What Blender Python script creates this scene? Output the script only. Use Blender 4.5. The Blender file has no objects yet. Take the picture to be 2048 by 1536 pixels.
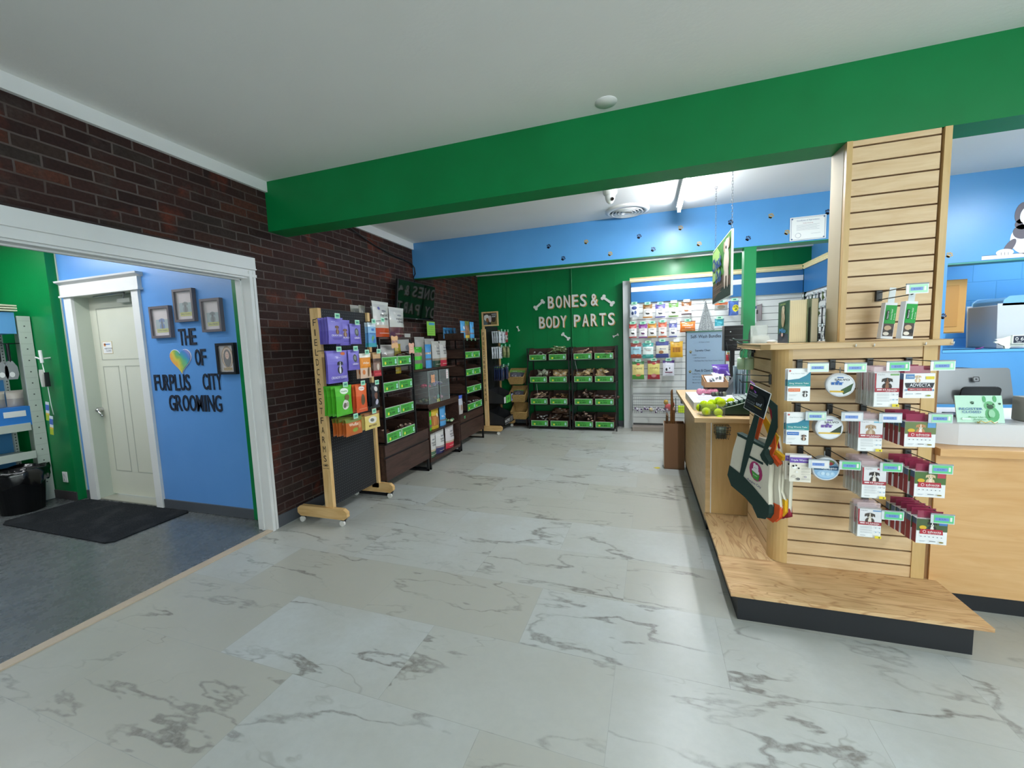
import bpy, math, random
from math import sin, cos, pi, radians
from mathutils import Vector, Matrix
S = bpy.context.scene
C = S.collection
random.seed(7)

# ---------------------------------------------------------------- camera
F_PX, YAW, PITCH, ROLL, CAM_H = 817.35, radians(18.008), radians(5.441), radians(-2.050), 1.5
_f = Vector((-sin(YAW)*cos(PITCH), cos(YAW)*cos(PITCH), -sin(PITCH)))
_r = Vector((cos(YAW), sin(YAW), 0)); _u = _r.cross(_f)
_R = cos(ROLL)*_r + sin(ROLL)*_u; _U = -sin(ROLL)*_r + cos(ROLL)*_u
cd = bpy.data.cameras.new('camera'); cam = bpy.data.objects.new('camera', cd); C.objects.link(cam)
cd.sensor_width = 36; cd.lens = F_PX/2048*36; cd.clip_start = .02; cd.clip_end = 100
cam.matrix_world = Matrix(((_R.x,_U.x,-_f.x,0),(_R.y,_U.y,-_f.y,0),(_R.z,_U.z,-_f.z,CAM_H),(0,0,0,1)))
S.camera = cam

# ---------------------------------------------------------------- world, exposure
w = bpy.data.worlds.new('sky'); S.world = w; w.use_nodes = True
bg = w.node_tree.nodes['Background']; bg.inputs[0].default_value = (.75,.88,1,1); bg.inputs[1].default_value = 2.0
S.view_settings.view_transform = 'Standard'; S.view_settings.look = 'None'
S.view_settings.gamma = 1; S.view_settings.use_curve_mapping = False
S.view_settings.exposure = 0.3
try:
    S.cycles.max_bounces = 8; S.cycles.diffuse_bounces = 5; S.cycles.glossy_bounces = 3
    S.cycles.transparent_max_bounces = 12; S.cycles.sample_clamp_indirect = 4
    S.cycles.use_denoising = True
except Exception: pass

def area(name, loc, sx, sy, power, col=(1,1,1), rot=(0,0,0)):
    l = bpy.data.lights.new(name, 'AREA'); l.shape = 'RECTANGLE'; l.size = sx; l.size_y = sy; l.energy = power; l.color = col
    o = bpy.data.objects.new(name, l); C.objects.link(o); o.location = loc; o.rotation_euler = rot
    return o
# daylight through the shop windows behind the photographer
area('window_daylight', (3.0,-3.05,1.6), 3.4, 1.7, 104, (.88,1,.93), (radians(104),0,radians(8)))
# tube fixtures: (x, y, z, length, along, watts)
TUBES = [(.35,3.86,2.86,1.69,'y',22), (.53,6.38,2.86,1.22,'y',26), (3.5,3.5,2.86,1.22,'y',48),
         (.2,-1.2,2.55,1.22,'y',3), (2.9,.2,2.55,1.22,'y',10),  # both unseen, added behind the photographer to light the front area
         (3.9,5.5,2.5,1.22,'x',3), (-5.5,1.95,2.79,2.4,'x',16), (-5.5,1.2,2.79,2.4,'x',10), (-5.5,.4,2.79,2.4,'x',6)]  # first one added out of sight to brighten the pass-through room
for x,y,z,L,ax,wt in TUBES:
    area('tube_light', (x,y,z-.075), L if ax=='x' else .05, .05 if ax=='x' else L, wt, (.95,.98,1))
# upward fill lamps added over the two unseen fixtures to brighten the ceiling
area('ceiling_fill', (.2,-1.2,2.64), .05, 1.2, 16, (.93,1,.95), (pi,0,0)); area('ceiling_fill', (2.9,.2,2.64), .05, 1.2, 30, (.93,1,.95), (pi,0,0))

# ---------------------------------------------------------------- materials
def lin(c):
    if isinstance(c, str):
        c = [int(c[i:i+2],16)/255 for i in (0,2,4)]
    return tuple(x/12.92 if x <= .04045 else ((x+.055)/1.055)**2.4 for x in c)+(1,)
_M = {}
def M(col, rough=.55, metal=0, spec=.5, emit=0, alpha=1, coat=0):
    k = (col, rough, metal, spec, emit, alpha, coat)
    if k in _M: return _M[k]
    m = bpy.data.materials.new('mat_'+str(col)); m.use_nodes = True
    b = m.node_tree.nodes['Principled BSDF']
    b.inputs['Base Color'].default_value = lin(col); b.inputs['Roughness'].default_value = rough
    b.inputs['Metallic'].default_value = metal; b.inputs['Specular IOR Level'].default_value = spec
    if coat: b.inputs['Coat Weight'].default_value = coat; b.inputs['Coat Roughness'].default_value = .08
    if emit: b.inputs['Emission Color'].default_value = lin(col); b.inputs['Emission Strength'].default_value = emit
    if alpha < 1: b.inputs['Alpha'].default_value = alpha
    _M[k] = m; return m
class NT:
    def __init__(s, name, rough=.5, spec=.5):
        s.m = bpy.data.materials.new(name); s.m.use_nodes = True; s.t = s.m.node_tree; s.b = s.t.nodes['Principled BSDF']
        s.b.inputs['Roughness'].default_value = rough; s.b.inputs['Specular IOR Level'].default_value = spec
    def n(s, typ, **kw):
        x = s.t.nodes.new(typ)
        for k,v in kw.items():
            if k.startswith('i_'): x.inputs[int(k[2:])].default_value = v
            else: setattr(x, k, v)
        return x
    def l(s, a, b): s.t.links.new(a, b)
    def pos(s, rot=(0,0,0), sc=(1,1,1), loc=(0,0,0)):
        g = s.n('ShaderNodeNewGeometry'); mp = s.n('ShaderNodeMapping')
        mp.inputs['Rotation'].default_value = rot; mp.inputs['Scale'].default_value = sc; mp.inputs['Location'].default_value = loc
        s.l(g.outputs['Position'], mp.inputs[0]); return mp.outputs[0]
    def ramp(s, fac, stops):
        r = s.n('ShaderNodeValToRGB'); e = r.color_ramp.elements
        while len(e) < len(stops): e.new(.5)
        for i,(p,c) in enumerate(stops): e[i].position = p; e[i].color = lin(c) if not isinstance(c, float) else (c,c,c,1)
        s.l(fac, r.inputs[0]); return r.outputs[0]
    def noise(s, vec, scale, detail=4, rough=.55, dist=0, w=None):
        x = s.n('ShaderNodeTexNoise'); x.inputs['Scale'].default_value = scale; x.inputs['Detail'].default_value = detail
        x.inputs['Roughness'].default_value = rough; x.inputs['Distortion'].default_value = dist
        if w is not None: x.noise_dimensions = '4D'; s.l(w, x.inputs['W'])
        s.l(vec, x.inputs['Vector']); return x.outputs[0]
    def mix(s, f, a, b, typ='MIX'):
        x = s.n('ShaderNodeMixRGB', blend_type=typ)
        for i,v in ((0,f),(1,a),(2,b)):
            if hasattr(v,'is_output') or hasattr(v,'links'): s.l(v, x.inputs[i])
            else: x.inputs[i].default_value = v if i == 0 else (lin(v) if isinstance(v,str) else v)
        return x.outputs[0]
    def math(s, op, a, b=0.0):
        x = s.n('ShaderNodeMath', operation=op)
        for i,v in ((0,a),(1,b)):
            if hasattr(v,'links'): s.l(v, x.inputs[i])
            else: x.inputs[i].default_value = v
        return x.outputs[0]
    def bump(s, h, strength=.3, dist=.01):
        b = s.n('ShaderNodeBump'); b.inputs['Strength'].default_value = strength; b.inputs['Distance'].default_value = dist
        s.l(h, b.inputs['Height']); s.l(b.outputs[0], s.b.inputs['Normal'])
    def out(s, col): s.l(col, s.b.inputs['Base Color']); return s.m

def wood(name, c1, c2, sc, rough=.45, c3=None, detail=3, ns=3.0, spec=.4):
    """grain runs along the axis whose scale in sc is small"""
    t = NT(name, rough, spec); v = t.pos(sc=sc)
    n = t.noise(v, ns, detail, .6, .6); col = t.ramp(n, [(.32,c1),(.68,c2)])
    if c3:
        n2 = t.noise(v, ns*.45, 2, .5, 2.2)
        wv = t.math('ABSOLUTE', t.math('SUBTRACT', t.math('FRACT', t.math('MULTIPLY', n2, 5.0)), .5))
        k = t.ramp(wv, [(0,.8),(.16,0.)]); col = t.mix(k, col, c3)
    t.bump(n, .05); return t.out(col)
maple  = wood('maple_laminate', 'c9a878','d6b688', (1.2,1.2,9), .38)
mapleX = wood('maple_slat', 'd2b084','dfc29a', (1.4,1.4,10), .42)
mapleV = wood('maple_vertical_grain', 'c8a56c','d4b27c', (9,9,.9), .38)
oak    = wood('counter_laminate', 'cf9f68','dbb07c', (1.0,1.0,7), .4)
plyw   = wood('plywood', 'c7a071','dcb98b', (1.1,7,7), .5, 'a87b50')
plywY  = wood('plywood_side', 'bb9a6e','ceaf82', (7,1.1,7), .5, '9c744c')
pine   = wood('pine', 'c9a066','dfbd88', (8,8,1.2), .5)
pineX  = wood('pine_foot', 'c49a60','dab57e', (1.2,8,8), .5)
dark   = wood('dark_walnut', '2c1c17','46302a', (9,1.1,9), .42)
darkX  = wood('dark_walnut_tray', '33211a','4a332a', (1.5,1.5,8), .5)
wick   = None
def wicker():
    t = NT('seagrass_weave', .8, .2); v = t.pos(sc=(1,1,1))
    n = t.noise(v, 90, 2); n2 = t.noise(t.pos(sc=(20,20,90)), 2, 2, .5)
    col = t.mix(n2, t.ramp(n, [(.3,'7a5a34'),(.7,'caa66c')]), 'a58450'); t.bump(n, .8, .01); return t.out(col)
wick = wicker()
def brick():
    t = NT('old_brick', .8, .25)
    g = t.n('ShaderNodeNewGeometry'); sp = t.n('ShaderNodeSeparateXYZ'); t.l(g.outputs['Position'], sp.inputs[0])
    cb = t.n('ShaderNodeCombineXYZ'); xy = t.math('ADD', sp.outputs[0], sp.outputs[1]); t.l(xy, cb.inputs[0]); t.l(sp.outputs[2], cb.inputs[1])
    nz = t.noise(g.outputs['Position'], 6, 3); vm = t.n('ShaderNodeVectorMath', operation='SCALE'); 
    cv = t.n('ShaderNodeCombineXYZ'); t.l(nz, cv.inputs[0]); t.l(nz, cv.inputs[1]); t.l(cv.outputs[0], vm.inputs[0]); vm.inputs['Scale'].default_value = .012
    ad = t.n('ShaderNodeVectorMath', operation='ADD'); t.l(cb.outputs[0], ad.inputs[0]); t.l(vm.outputs[0], ad.inputs[1])
    br = t.n('ShaderNodeTexBrick'); t.l(ad.outputs[0], br.inputs['Vector'])
    br.inputs['Scale'].default_value = 1; br.inputs['Brick Width'].default_value = .215; br.inputs['Row Height'].default_value = .0665
    br.inputs['Mortar Size'].default_value = .0055; br.inputs['Mortar Smooth'].default_value = .25; br.inputs['Bias'].default_value = 0
    br.inputs['Color1'].default_value = (0,0,0,1); br.inputs['Color2'].default_value = (1,1,1,1); br.inputs['Mortar'].default_value = (.5,.5,.5,1)
    base = t.ramp(br.outputs['Color'], [(0,'2f1f1d'),(.3,'3c2622'),(.55,'432a25'),(.8,'38302b'),(.93,'4e2e24'),(1,'5e3628')])
    n = t.noise(g.outputs['Position'], 7, 5, .65); pale = t.ramp(n, [(.52,0.),(.75,.8)]); base = t.mix(pale, base, '4a423c')
    n3 = t.noise(g.outputs['Position'], 3.2, 3, .5); red = t.ramp(n3, [(.60,0.),(.70,.75)]); base = t.mix(red, base, '7a3722')
    n2 = t.noise(g.outputs['Position'], 60, 4, .7); base = t.mix(t.ramp(n2, [(.35,.55),(.75,0.)]), base, '1f1514')
    col = t.mix(t.math('MULTIPLY', br.outputs['Fac'], t.ramp(t.noise(g.outputs['Position'], 2.2, 4, .6), [(.35,.45),(.6,1.)])), base, '5a504c')
    h = t.math('SUBTRACT', t.math('MULTIPLY', n2, .35), br.outputs['Fac']); t.bump(h, .55, .006)
    return t.out(col)
brickM = brick()
def marble():
    t = NT('marble_laminate', .27, .22)
    v = t.pos(rot=(0,0,radians(1.2)), loc=(.172-.48, .6147-1.9464+.0, 0))
    br = t.n('ShaderNodeTexBrick'); t.l(v, br.inputs['Vector']); br.offset = .5; br.offset_frequency = 2
    br.inputs['Scale'].default_value = 1; br.inputs['Brick Width'].default_value = .957; br.inputs['Row Height'].default_value = .4866
    br.inputs['Mortar Size'].default_value = .0012; br.inputs['Mortar Smooth'].default_value = 0
    br.inputs['Color1'].default_value = (0,0,0,1); br.inputs['Color2'].default_value = (1,1,1,1); br.inputs['Mortar'].default_value = (.5,.5,.5,1)
    rnd = t.math('MULTIPLY', br.outputs['Color'], 23.0)
    p = t.pos(sc=(1,1.15,1), rot=(0,0,radians(-18)))
    cloud = t.noise(p, 2.2, 4, .6, 0, rnd); fine = t.noise(p, 26, 4, .7)
    base = t.mix(br.outputs['Color'], 'b9bfbf', 'abaa9f')
    base = t.mix(t.ramp(cloud, [(.3,0.),(.75,.7)]), base, 'a5a499')
    base = t.mix(t.ramp(fine, [(.4,0.),(.8,.35)]), base, 'a3a6a4')
    # long veins: iso-lines of a stretched noise, broken up by a mask
    pv = t.pos(rot=(0,0,radians(-14)), sc=(.6,1.9,1))
    n1 = t.noise(pv, 1.25, 5, .55, .25, rnd); d1 = t.math('ABSOLUTE', t.math('SUBTRACT', n1, .5))
    mk = t.noise(p, 1.9, 2, .5, 0, rnd)
    fat = t.ramp(mk, [(.38,0.),(.62,1.)])
    w1 = t.math('MULTIPLY', fat, .0075)
    line = t.math('LESS_THAN', d1, w1)
    soft = t.ramp(t.math('SUBTRACT', d1, w1), [(0,.9),(.008,0.)])
    vein = t.math('MULTIPLY', t.math('MAXIMUM', t.math('MULTIPLY', soft, .8), t.math('MULTIPLY', line, .9)), t.ramp(mk, [(.40,.12),(.60,.9)]))
    vein = t.math('MULTIPLY', vein, t.ramp(fine, [(.35,.45),(.6,1.)]))
    col = t.mix(vein, base, '6a6762')
    pv2 = t.pos(rot=(0,0,radians(-55)), sc=(.8,1.6,1))
    n2 = t.noise(pv2, 1.6, 4, .6, .3, rnd); d2 = t.math('ABSOLUTE', t.math('SUBTRACT', n2, .5))
    v2 = t.math('MULTIPLY', t.ramp(d2, [(0,.6),(.007,0.)]), t.ramp(mk, [(.54,0.),(.66,.8)]))
    col = t.mix(v2, col, '78736b')
    col = t.mix(t.math('MULTIPLY', br.outputs['Fac'], .45), col, '8d8f8c')
    t.l(t.math('ADD', t.math('MULTIPLY', fine, .10), .25), t.b.inputs['Roughness'])
    return t.out(col)
floorM = marble()
def concrete():
    t = NT('painted_concrete', .3, .5); v = t.pos(); n = t.noise(v, 1.6, 5, .6); n2 = t.noise(v, 9, 6, .75)
    col = t.ramp(n, [(.3,'55595a'),(.7,'646868')]); col = t.mix(t.ramp(n2, [(.62,0.),(.72,.7)]), col, '55564f')
    t.l(t.math('ADD', t.math('MULTIPLY', n2, .25), .15), t.b.inputs['Roughness']); return t.out(col)
concM = concrete()
def paint(name, c1, c2, rough=.35, spec=.5, sc=2.0, bmp=.05):
    t = NT(name, rough, spec); v = t.pos(); n = t.noise(v, sc, 3); n2 = t.noise(v, 45, 3)
    t.bump(n2, bmp, .01); return t.out(t.ramp(n, [(.3,c1),(.7,c2)]))
greenP = paint('green_wall_paint','02743a','037c40', .33, .35)
beamP  = paint('green_beam_paint','027038','037a40', .45, .25)
blueP  = paint('blue_wall_paint','4f90c8','5596cf', .38)
blue2P = paint('bright_blue_paint','5aa6e0','62ace6', .45)
roomBl = paint('left_room_blue_paint','5b93d4','6198d9', .3)
ceilP  = paint('ceiling_paint','e6e6e3','eaeae7', .7, .3, 1.0, .08)
whiteT = paint('white_trim_paint','dededc','e6e6e4', .4)
doorP  = paint('cream_door_paint','cfd0bf','d6d6c6', .35)
jambP  = paint('door_jamb_paint','bcc4b6','c4cbbd', .4)
baseP  = M('4c5056', .5); blackP = M('16171a', .5)
blackM = M('131417', .4); blackG = M('0c0d10', .18)
chrome = M('c8c8c8', .2, 1); steel = M('9a9c9e', .35, 1)
clearM = M('dfe6e6', .06, 0, .5, 0, .07); clear2 = M('e6ebea', .08, 0, .5, 0, .38)
whiteM = M('e8e8e6', .4); creamM = M('e6dcc0', .5)

# ---------------------------------------------------------------- mesh builder
_TX = {}
def text_geo(s, ext=0.0, off=0.0, res=3):
    k = (s, ext, off, res)
    if k not in _TX:
        cu = bpy.data.curves.new('t', 'FONT'); cu.body = s; cu.size = 1; cu.resolution_u = res; cu.extrude = ext; cu.offset = off
        cu.align_x = 'CENTER'; cu.align_y = 'CENTER'
        o = bpy.data.objects.new('t', cu); C.objects.link(o); bpy.context.view_layer.update()
        me = bpy.data.meshes.new_from_object(o.evaluated_get(bpy.context.evaluated_depsgraph_get()))
        vs = [tuple(v.co) for v in me.vertices]; fs = [tuple(p.vertices) for p in me.polygons]
        if vs:
            x0, x1 = min(v[0] for v in vs), max(v[0] for v in vs); y0, y1 = min(v[1] for v in vs), max(v[1] for v in vs)
            vs = [(v[0]-(x0+x1)/2, v[1]-(y0+y1)/2, v[2]) for v in vs]; dim = (x1-x0, y1-y0)
        else: dim = (1,1)
        bpy.data.objects.remove(o); bpy.data.curves.remove(cu); bpy.data.meshes.remove(me)
        _TX[k] = (vs, fs, dim)
    return _TX[k]
class G:
    def __init__(s): s.v=[]; s.f=[]; s.m=[]; s.ms=[]; s.sm=[]
    def mi(s, m):
        if isinstance(m, str): m = M(m)
        if m not in s.ms: s.ms.append(m)
        return s.ms.index(m)
    def add(s, vs, fs, m, smooth=False):
        b = len(s.v); i = s.mi(m); s.v += [tuple(p) for p in vs]
        for f in fs: s.f.append(tuple(b+k for k in f)); s.m.append(i); s.sm.append(smooth)
        return s
    def box(s, x0,x1,y0,y1,z0,z1, m):
        x0,x1 = sorted((x0,x1)); y0,y1 = sorted((y0,y1)); z0,z1 = sorted((z0,z1))
        return s.add([(x0,y0,z0),(x1,y0,z0),(x1,y1,z0),(x0,y1,z0),(x0,y0,z1),(x1,y0,z1),(x1,y1,z1),(x0,y1,z1)],
              [(0,3,2,1),(4,5,6,7),(0,1,5,4),(1,2,6,5),(2,3,7,6),(3,0,4,7)], m)
    def prism(s, pts, ax, a0, a1, m, smooth=False):
        """pts in the plane of the other two axes; ax 'x': (y,z), 'y': (x,z), 'z': (x,y)"""
        n = len(pts)
        mk = {'x': lambda p,a:(a,p[0],p[1]), 'y': lambda p,a:(p[0],a,p[1]), 'z': lambda p,a:(p[0],p[1],a)}[ax]
        vs = [mk(p,a0) for p in pts]+[mk(p,a1) for p in pts]
        s.add(vs, [tuple(range(n)), tuple(range(2*n-1,n-1,-1))], m)
        b = len(s.v)-2*n; i = s.mi(m)
        for k in range(n): s.f.append((b+k, b+(k+1)%n, b+n+(k+1)%n, b+n+k)); s.m.append(i); s.sm.append(smooth)
        return s
    def cyl(s, p0, p1, r0, r1=None, n=12, m=None, smooth=True):
        r1 = r0 if r1 is None else r1; p0, p1 = Vector(p0), Vector(p1); d = (p1-p0).normalized()
        a = d.orthogonal().normalized(); b = d.cross(a)
        ring = lambda p,r: [p+a*(r*cos(2*pi*k/n))+b*(r*sin(2*pi*k/n)) for k in range(n)]
        s.add(ring(p0,r0)+ring(p1,r1), [(k,(k+1)%n,n+(k+1)%n,n+k) for k in range(n)], m, smooth)
        s.add(ring(p0,r0)+ring(p1,r1), [tuple(range(n-1,-1,-1)), tuple(range(n,2*n))], m)
        return s
    def tube(s, pts, r, m, n=6, closed=False):
        P = [Vector(p) for p in pts]; N = len(P); rings = []; a = None
        for i,p in enumerate(P):
            d = ((P[(i+1)%N] if closed or i<N-1 else p)-(P[i-1] if closed or i>0 else p)).normalized()
            a = d.orthogonal().normalized() if a is None else (a-d*a.dot(d)).normalized(); b = d.cross(a)
            rr = r(i/(N-1)) if callable(r) else r
            rings += [p+a*(rr*cos(2*pi*k/n))+b*(rr*sin(2*pi*k/n)) for k in range(n)]
        fs = []
        for i in range(N if closed else N-1):
            j = (i+1)%N
            for k in range(n): fs.append((i*n+k, i*n+(k+1)%n, j*n+(k+1)%n, j*n+k))
        if not closed: fs += [tuple(range(n-1,-1,-1)), tuple((N-1)*n+k for k in range(n))]
        return s.add(rings, fs, m, True)
    def sph(s, c, r, m, sc=(1,1,1), n=12, h=8):
        vs = [(c[0], c[1], c[2]-r*sc[2])]
        for i in range(1,h):
            a = -pi/2+pi*i/h
            for k in range(n): vs.append((c[0]+r*sc[0]*cos(a)*cos(2*pi*k/n), c[1]+r*sc[1]*cos(a)*sin(2*pi*k/n), c[2]+r*sc[2]*sin(a)))
        vs.append((c[0], c[1], c[2]+r*sc[2])); fs = []
        for k in range(n): fs.append((0, 1+(k+1)%n, 1+k)); fs.append((len(vs)-1, 1+(h-2)*n+k, 1+(h-2)*n+(k+1)%n))
        for i in range(h-2):
            for k in range(n): fs.append((1+i*n+k, 1+i*n+(k+1)%n, 1+(i+1)*n+(k+1)%n, 1+(i+1)*n+k))
        return s.add(vs, fs, m, True)
    def lathe(s, c, prof, m, n=20, smooth=True):
        vs = []; fs = []
        for r,z in prof:
            for k in range(n): vs.append((c[0]+r*cos(2*pi*k/n), c[1]+r*sin(2*pi*k/n), c[2]+z))
        for i in range(len(prof)-1):
            for k in range(n): fs.append((i*n+k, i*n+(k+1)%n, (i+1)*n+(k+1)%n, (i+1)*n+k))
        return s.add(vs, fs, m, smooth)
    def text(s, txt, o, xd, yd, h, m, w=None, ext=0.0, off=0.0, xs=1.0, res=3):
        """text of cap height h (or fitted to width w) centred at o, running along xd, up along yd"""
        vs, fs, dim = text_geo(txt, ext, off, res); o = Vector(o); xd = Vector(xd); yd = Vector(yd); nd = xd.cross(yd)
        sy = h/max(dim[1], .5); sx = sy*xs if w is None else w/dim[0]
        return s.add([o+xd*(v[0]*sx)+yd*(v[1]*sy)+nd*(v[2]) for v in vs], fs, m)
    def xf(s, mat):
        s.v = [tuple(mat @ Vector(p)) for p in s.v]; return s
    def obj(s, name, parent=None, loc=None, rz=0, world=False, bevel=0, rot=None):
        vs = s.v
        if world:
            if parent is not None: off = parent.location
            elif loc is not None: off = Vector(loc)
            else:
                xs, ys, zs = zip(*vs); off = Vector(((min(xs)+max(xs))/2, (min(ys)+max(ys))/2, min(zs)))
            vs = [(p[0]-off[0], p[1]-off[1], p[2]-off[2]) for p in vs]
            if parent is None: loc = off
        me = bpy.data.meshes.new(name); me.from_pydata(vs, [], s.f)
        for m in s.ms: me.materials.append(m)
        me.polygons.foreach_set('material_index', s.m); me.polygons.foreach_set('use_smooth', s.sm); me.update()
        o = bpy.data.objects.new(name, me); C.objects.link(o)
        if parent is not None: o.parent = parent
        if loc is not None: o.location = loc
        o.rotation_euler = rot if rot else (0,0,rz)
        if bevel:
            b = o.modifiers.new('bevel','BEVEL'); b.width = bevel; b.segments = 2; b.limit_method = 'ANGLE'; b.angle_limit = radians(40)
        return o
def tag(o, label, cat, group=None, kind=None):
    o['label'] = label; o['category'] = cat
    if group: o['group'] = group
    if kind: o['kind'] = kind
    return o
def thing(name, label, cat, loc=(0,0,0), rz=0, group=None):
    o = bpy.data.objects.new(name, None); C.objects.link(o); o.location = loc; o.rotation_euler = (0,0,rz)
    o.empty_display_size = .1
    return tag(o, label, cat, group)
KIDS = {}
def dup(o, loc=None, rz=None, label=None, parent=None, group=None, rot=None):
    c = o.copy(); C.objects.link(c)
    if parent is not None: c.parent = parent
    if loc is not None: c.location = loc
    if rot is not None: c.rotation_euler = rot
    elif rz is not None: c.rotation_euler = (0,0,rz)
    if label: c['label'] = label
    if group: c['group'] = group
    for ch in [x for x in bpy.data.objects if x.parent == o]: dup(ch, parent=c)
    return c
def struct(o, label=None):
    o['kind'] = 'structure'
    if label: o['label'] = label
    return o
SX, SY, SZ = Vector((1,0,0)), Vector((0,1,0)), Vector((0,0,1))

# printed artwork laid on a surface P(u, v, lift) -> point ; W, H the panel size in metres
def art(g, elems, P, W, H):
    for n, e in enumerate(elems):
        L = .0009+.0005*n; k = e[0]
        if k == 'e':
            _,cu,cv,ru,rv,c = e; vs=[P(cu,cv,L)]; fs=[]; R,Nn=2,14
            for r in range(1,R+1):
                for q in range(Nn): vs.append(P(cu+ru*r/R*cos(2*pi*q/Nn), cv+rv*r/R*sin(2*pi*q/Nn), L))
            for q in range(Nn):
                fs.append((0,1+q,1+(q+1)%Nn))
                for r in range(R-1): fs.append((1+r*Nn+q,1+(r+1)*Nn+q,1+(r+1)*Nn+(q+1)%Nn,1+r*Nn+(q+1)%Nn))
            g.add(vs, fs, c)
        elif k == 'r':
            _,u0,v0,u1,v1,c = e; n1,n2 = max(1,int((u1-u0)*8)), max(1,int((v1-v0)*8)); vs=[]; fs=[]
            for j in range(n2+1):
                for i in range(n1+1): vs.append(P(u0+(u1-u0)*i/n1, v0+(v1-v0)*j/n2, L))
            for j in range(n2):
                for i in range(n1): a=j*(n1+1)+i; fs.append((a,a+1,a+n1+2,a+n1+1))
            g.add(vs, fs, c)
        elif k == 't':
            _,u,v,hh,txt,c = e[:6]; wmax = e[6] if len(e) > 6 else None
            vs, fs, dim = text_geo(txt, 0, .012, 2); sc = hh*H/max(dim[1],.5); sx = (wmax*W/dim[0]) if wmax else sc*.85
            g.add([P(u+p[0]*sx/W, v+p[1]*sc/H, L+.0004) for p in vs], fs, c)
        elif k == 'p':
            g.add([P(u,v,L) for u,v in e[1]], [tuple(range(len(e[1])))], e[2])
        elif k == 'd':   # a dog's head and chest
            _,cu,cv,s_,c1,c2 = e; a = s_; b = s_*W/H
            sub = [('e',cu,cv-.78*b,.6*a,.58*b,c1),('e',cu,cv-.8*b,.22*a,.5*b,c2),('e',cu,cv+.12*b,.4*a,.42*b,c1),
                   ('p',[(cu-.22*a,cv+.5*b),(cu-.62*a,cv+.34*b),(cu-.66*a,cv-.12*b),(cu-.46*a,cv-.02*b),(cu-.34*a,cv+.3*b)],c1),('p',[(cu+.22*a,cv+.5*b),(cu+.62*a,cv+.34*b),(cu+.66*a,cv-.12*b),(cu+.46*a,cv-.02*b),(cu+.34*a,cv+.3*b)],c1),
                   ('e',cu,cv+.2*b,.07*a,.3*b,c2),('e',cu,cv-.2*b,.2*a,.24*b,c2),('e',cu,cv-.12*b,.075*a,.055*b,'15110f'),('r',cu-.1*a,cv-.31*b,cu+.1*a,cv-.295*b,'2a1d1a'),
                   ('e',cu-.17*a,cv+.14*b,.045*a,.05*b,'15110f'),('e',cu+.17*a,cv+.14*b,.045*a,.05*b,'15110f')]
            for q, se in enumerate(sub): art(g, [se], lambda u,v,l,q=q,L=L: P(u,v,l+L-.0009+.0003*q), W, H)
def bag(w, h, d, bands, elems=(), rough=.35, stand=False, wr=.004, seed=0, clear=None, coat=.3):
    """a filled pouch, front facing -y, bottom at z=0; bands [(v0,colour)...] upward"""
    g = G(); nu, nv = 8, 12
    def surf(u, v, side=-1, lift=0):
        pu = 1-abs(2*u-1)**2.4
        pv = 0 if v > .9 else sin(pi*(v/.9 if not stand else .22+.78*v/.9))**.55
        x = (u-.5)*w*(1-.05*sin(pi*v)+(.03 if v > .93 else 0)); z = v*h
        y = side*(d/2*pu*pv+.0012)+side*wr*pv*pu*sin(7*u+5*v+seed)*cos(9*v-3*u+seed*1.7)
        return Vector((x, y+side*lift, z))
    mm = []
    for j in range(nv):
        vc = (j+.5)/nv; c = bands[0][1]
        for b0, bc in bands:
            if vc >= b0: c = bc
        mm.append(c if not isinstance(c, str) else M(c, rough, 0, .5, 0, 1, coat))
    for side in (-1, 1):
        vs = [surf(i/nu, j/nv, side) for j in range(nv+1) for i in range(nu+1)]
        for j in range(nv):
            fs = []
            for i in range(nu):
                a = j*(nu+1)+i; q = (a,a+1,a+nu+2,a+nu+1); fs.append(q if side < 0 else q[::-1])
            g.add(vs[j*(nu+1):(j+2)*(nu+1)], [tuple(k-j*(nu+1) for k in f) for f in fs], mm[j], True)
    edge = [(0,j/nv) for j in range(nv+1)]
    for u0 in (0,1):
        vs = []; fs = []
        for j in range(nv+1): vs += [surf(u0,j/nv,-1), surf(u0,j/nv,1)]
        for j in range(nv): fs.append((2*j,2*j+1,2*j+3,2*j+2) if u0 == 0 else (2*j,2*j+2,2*j+3,2*j+1))
        g.add(vs, fs, mm[nv//2])
    for v0 in (0,1):
        vs = []
        for i in range(nu+1): vs += [surf(i/nu,v0,-1), surf(i/nu,v0,1)]
        fs = [(2*i,2*i+2,2*i+3,2*i+1) for i in range(nu)]
        g.add(vs, fs, mm[0] if v0 == 0 else mm[-1])
    art(g, elems, lambda u,v,l: surf(u,v,-1,l), w, h)
    return g
def carton(w, h, d, body, elems=(), front=None, top=None):
    """box, front facing -y, bottom at z=0, front at y=0"""
    g = G(); g.box(-w/2,w/2,0,d,0,h, body)
    if front: g.add([(-w/2,-.0006,0),(w/2,-.0006,0),(w/2,-.0006,h),(-w/2,-.0006,h)], [(0,1,2,3)], front)
    art(g, elems, lambda u,v,l: Vector(((u-.5)*w, -l-.0003, v*h)), w, h)
    return g
# ================================================================ SETTING
XL, YB, ZC = -3.02, 7.38, 2.93
def slab(name, *b, label=None):
    mat = b[-1]; return struct(G().box(*b[:6], mat).obj(name, world=True), label)
slab('floor', XL,6.2,-3.2,YB,-.1,0, floorM, label='white and beige marble-look tile floor with grey veins')
slab('floor', -8.2,XL-.03,-3.2,2.95,-.1,-.004, concM, label='blue-grey painted concrete floor of the left room')
slab('ceiling', XL-.3,6.2,-3.3,YB+.15,ZC,ZC+.1, ceilP, label='smooth pale ceiling')
slab('ceiling', -8.2,XL-.3,-3.2,3.2,2.84,2.94, ceilP, label='ceiling of the left room')
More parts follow.
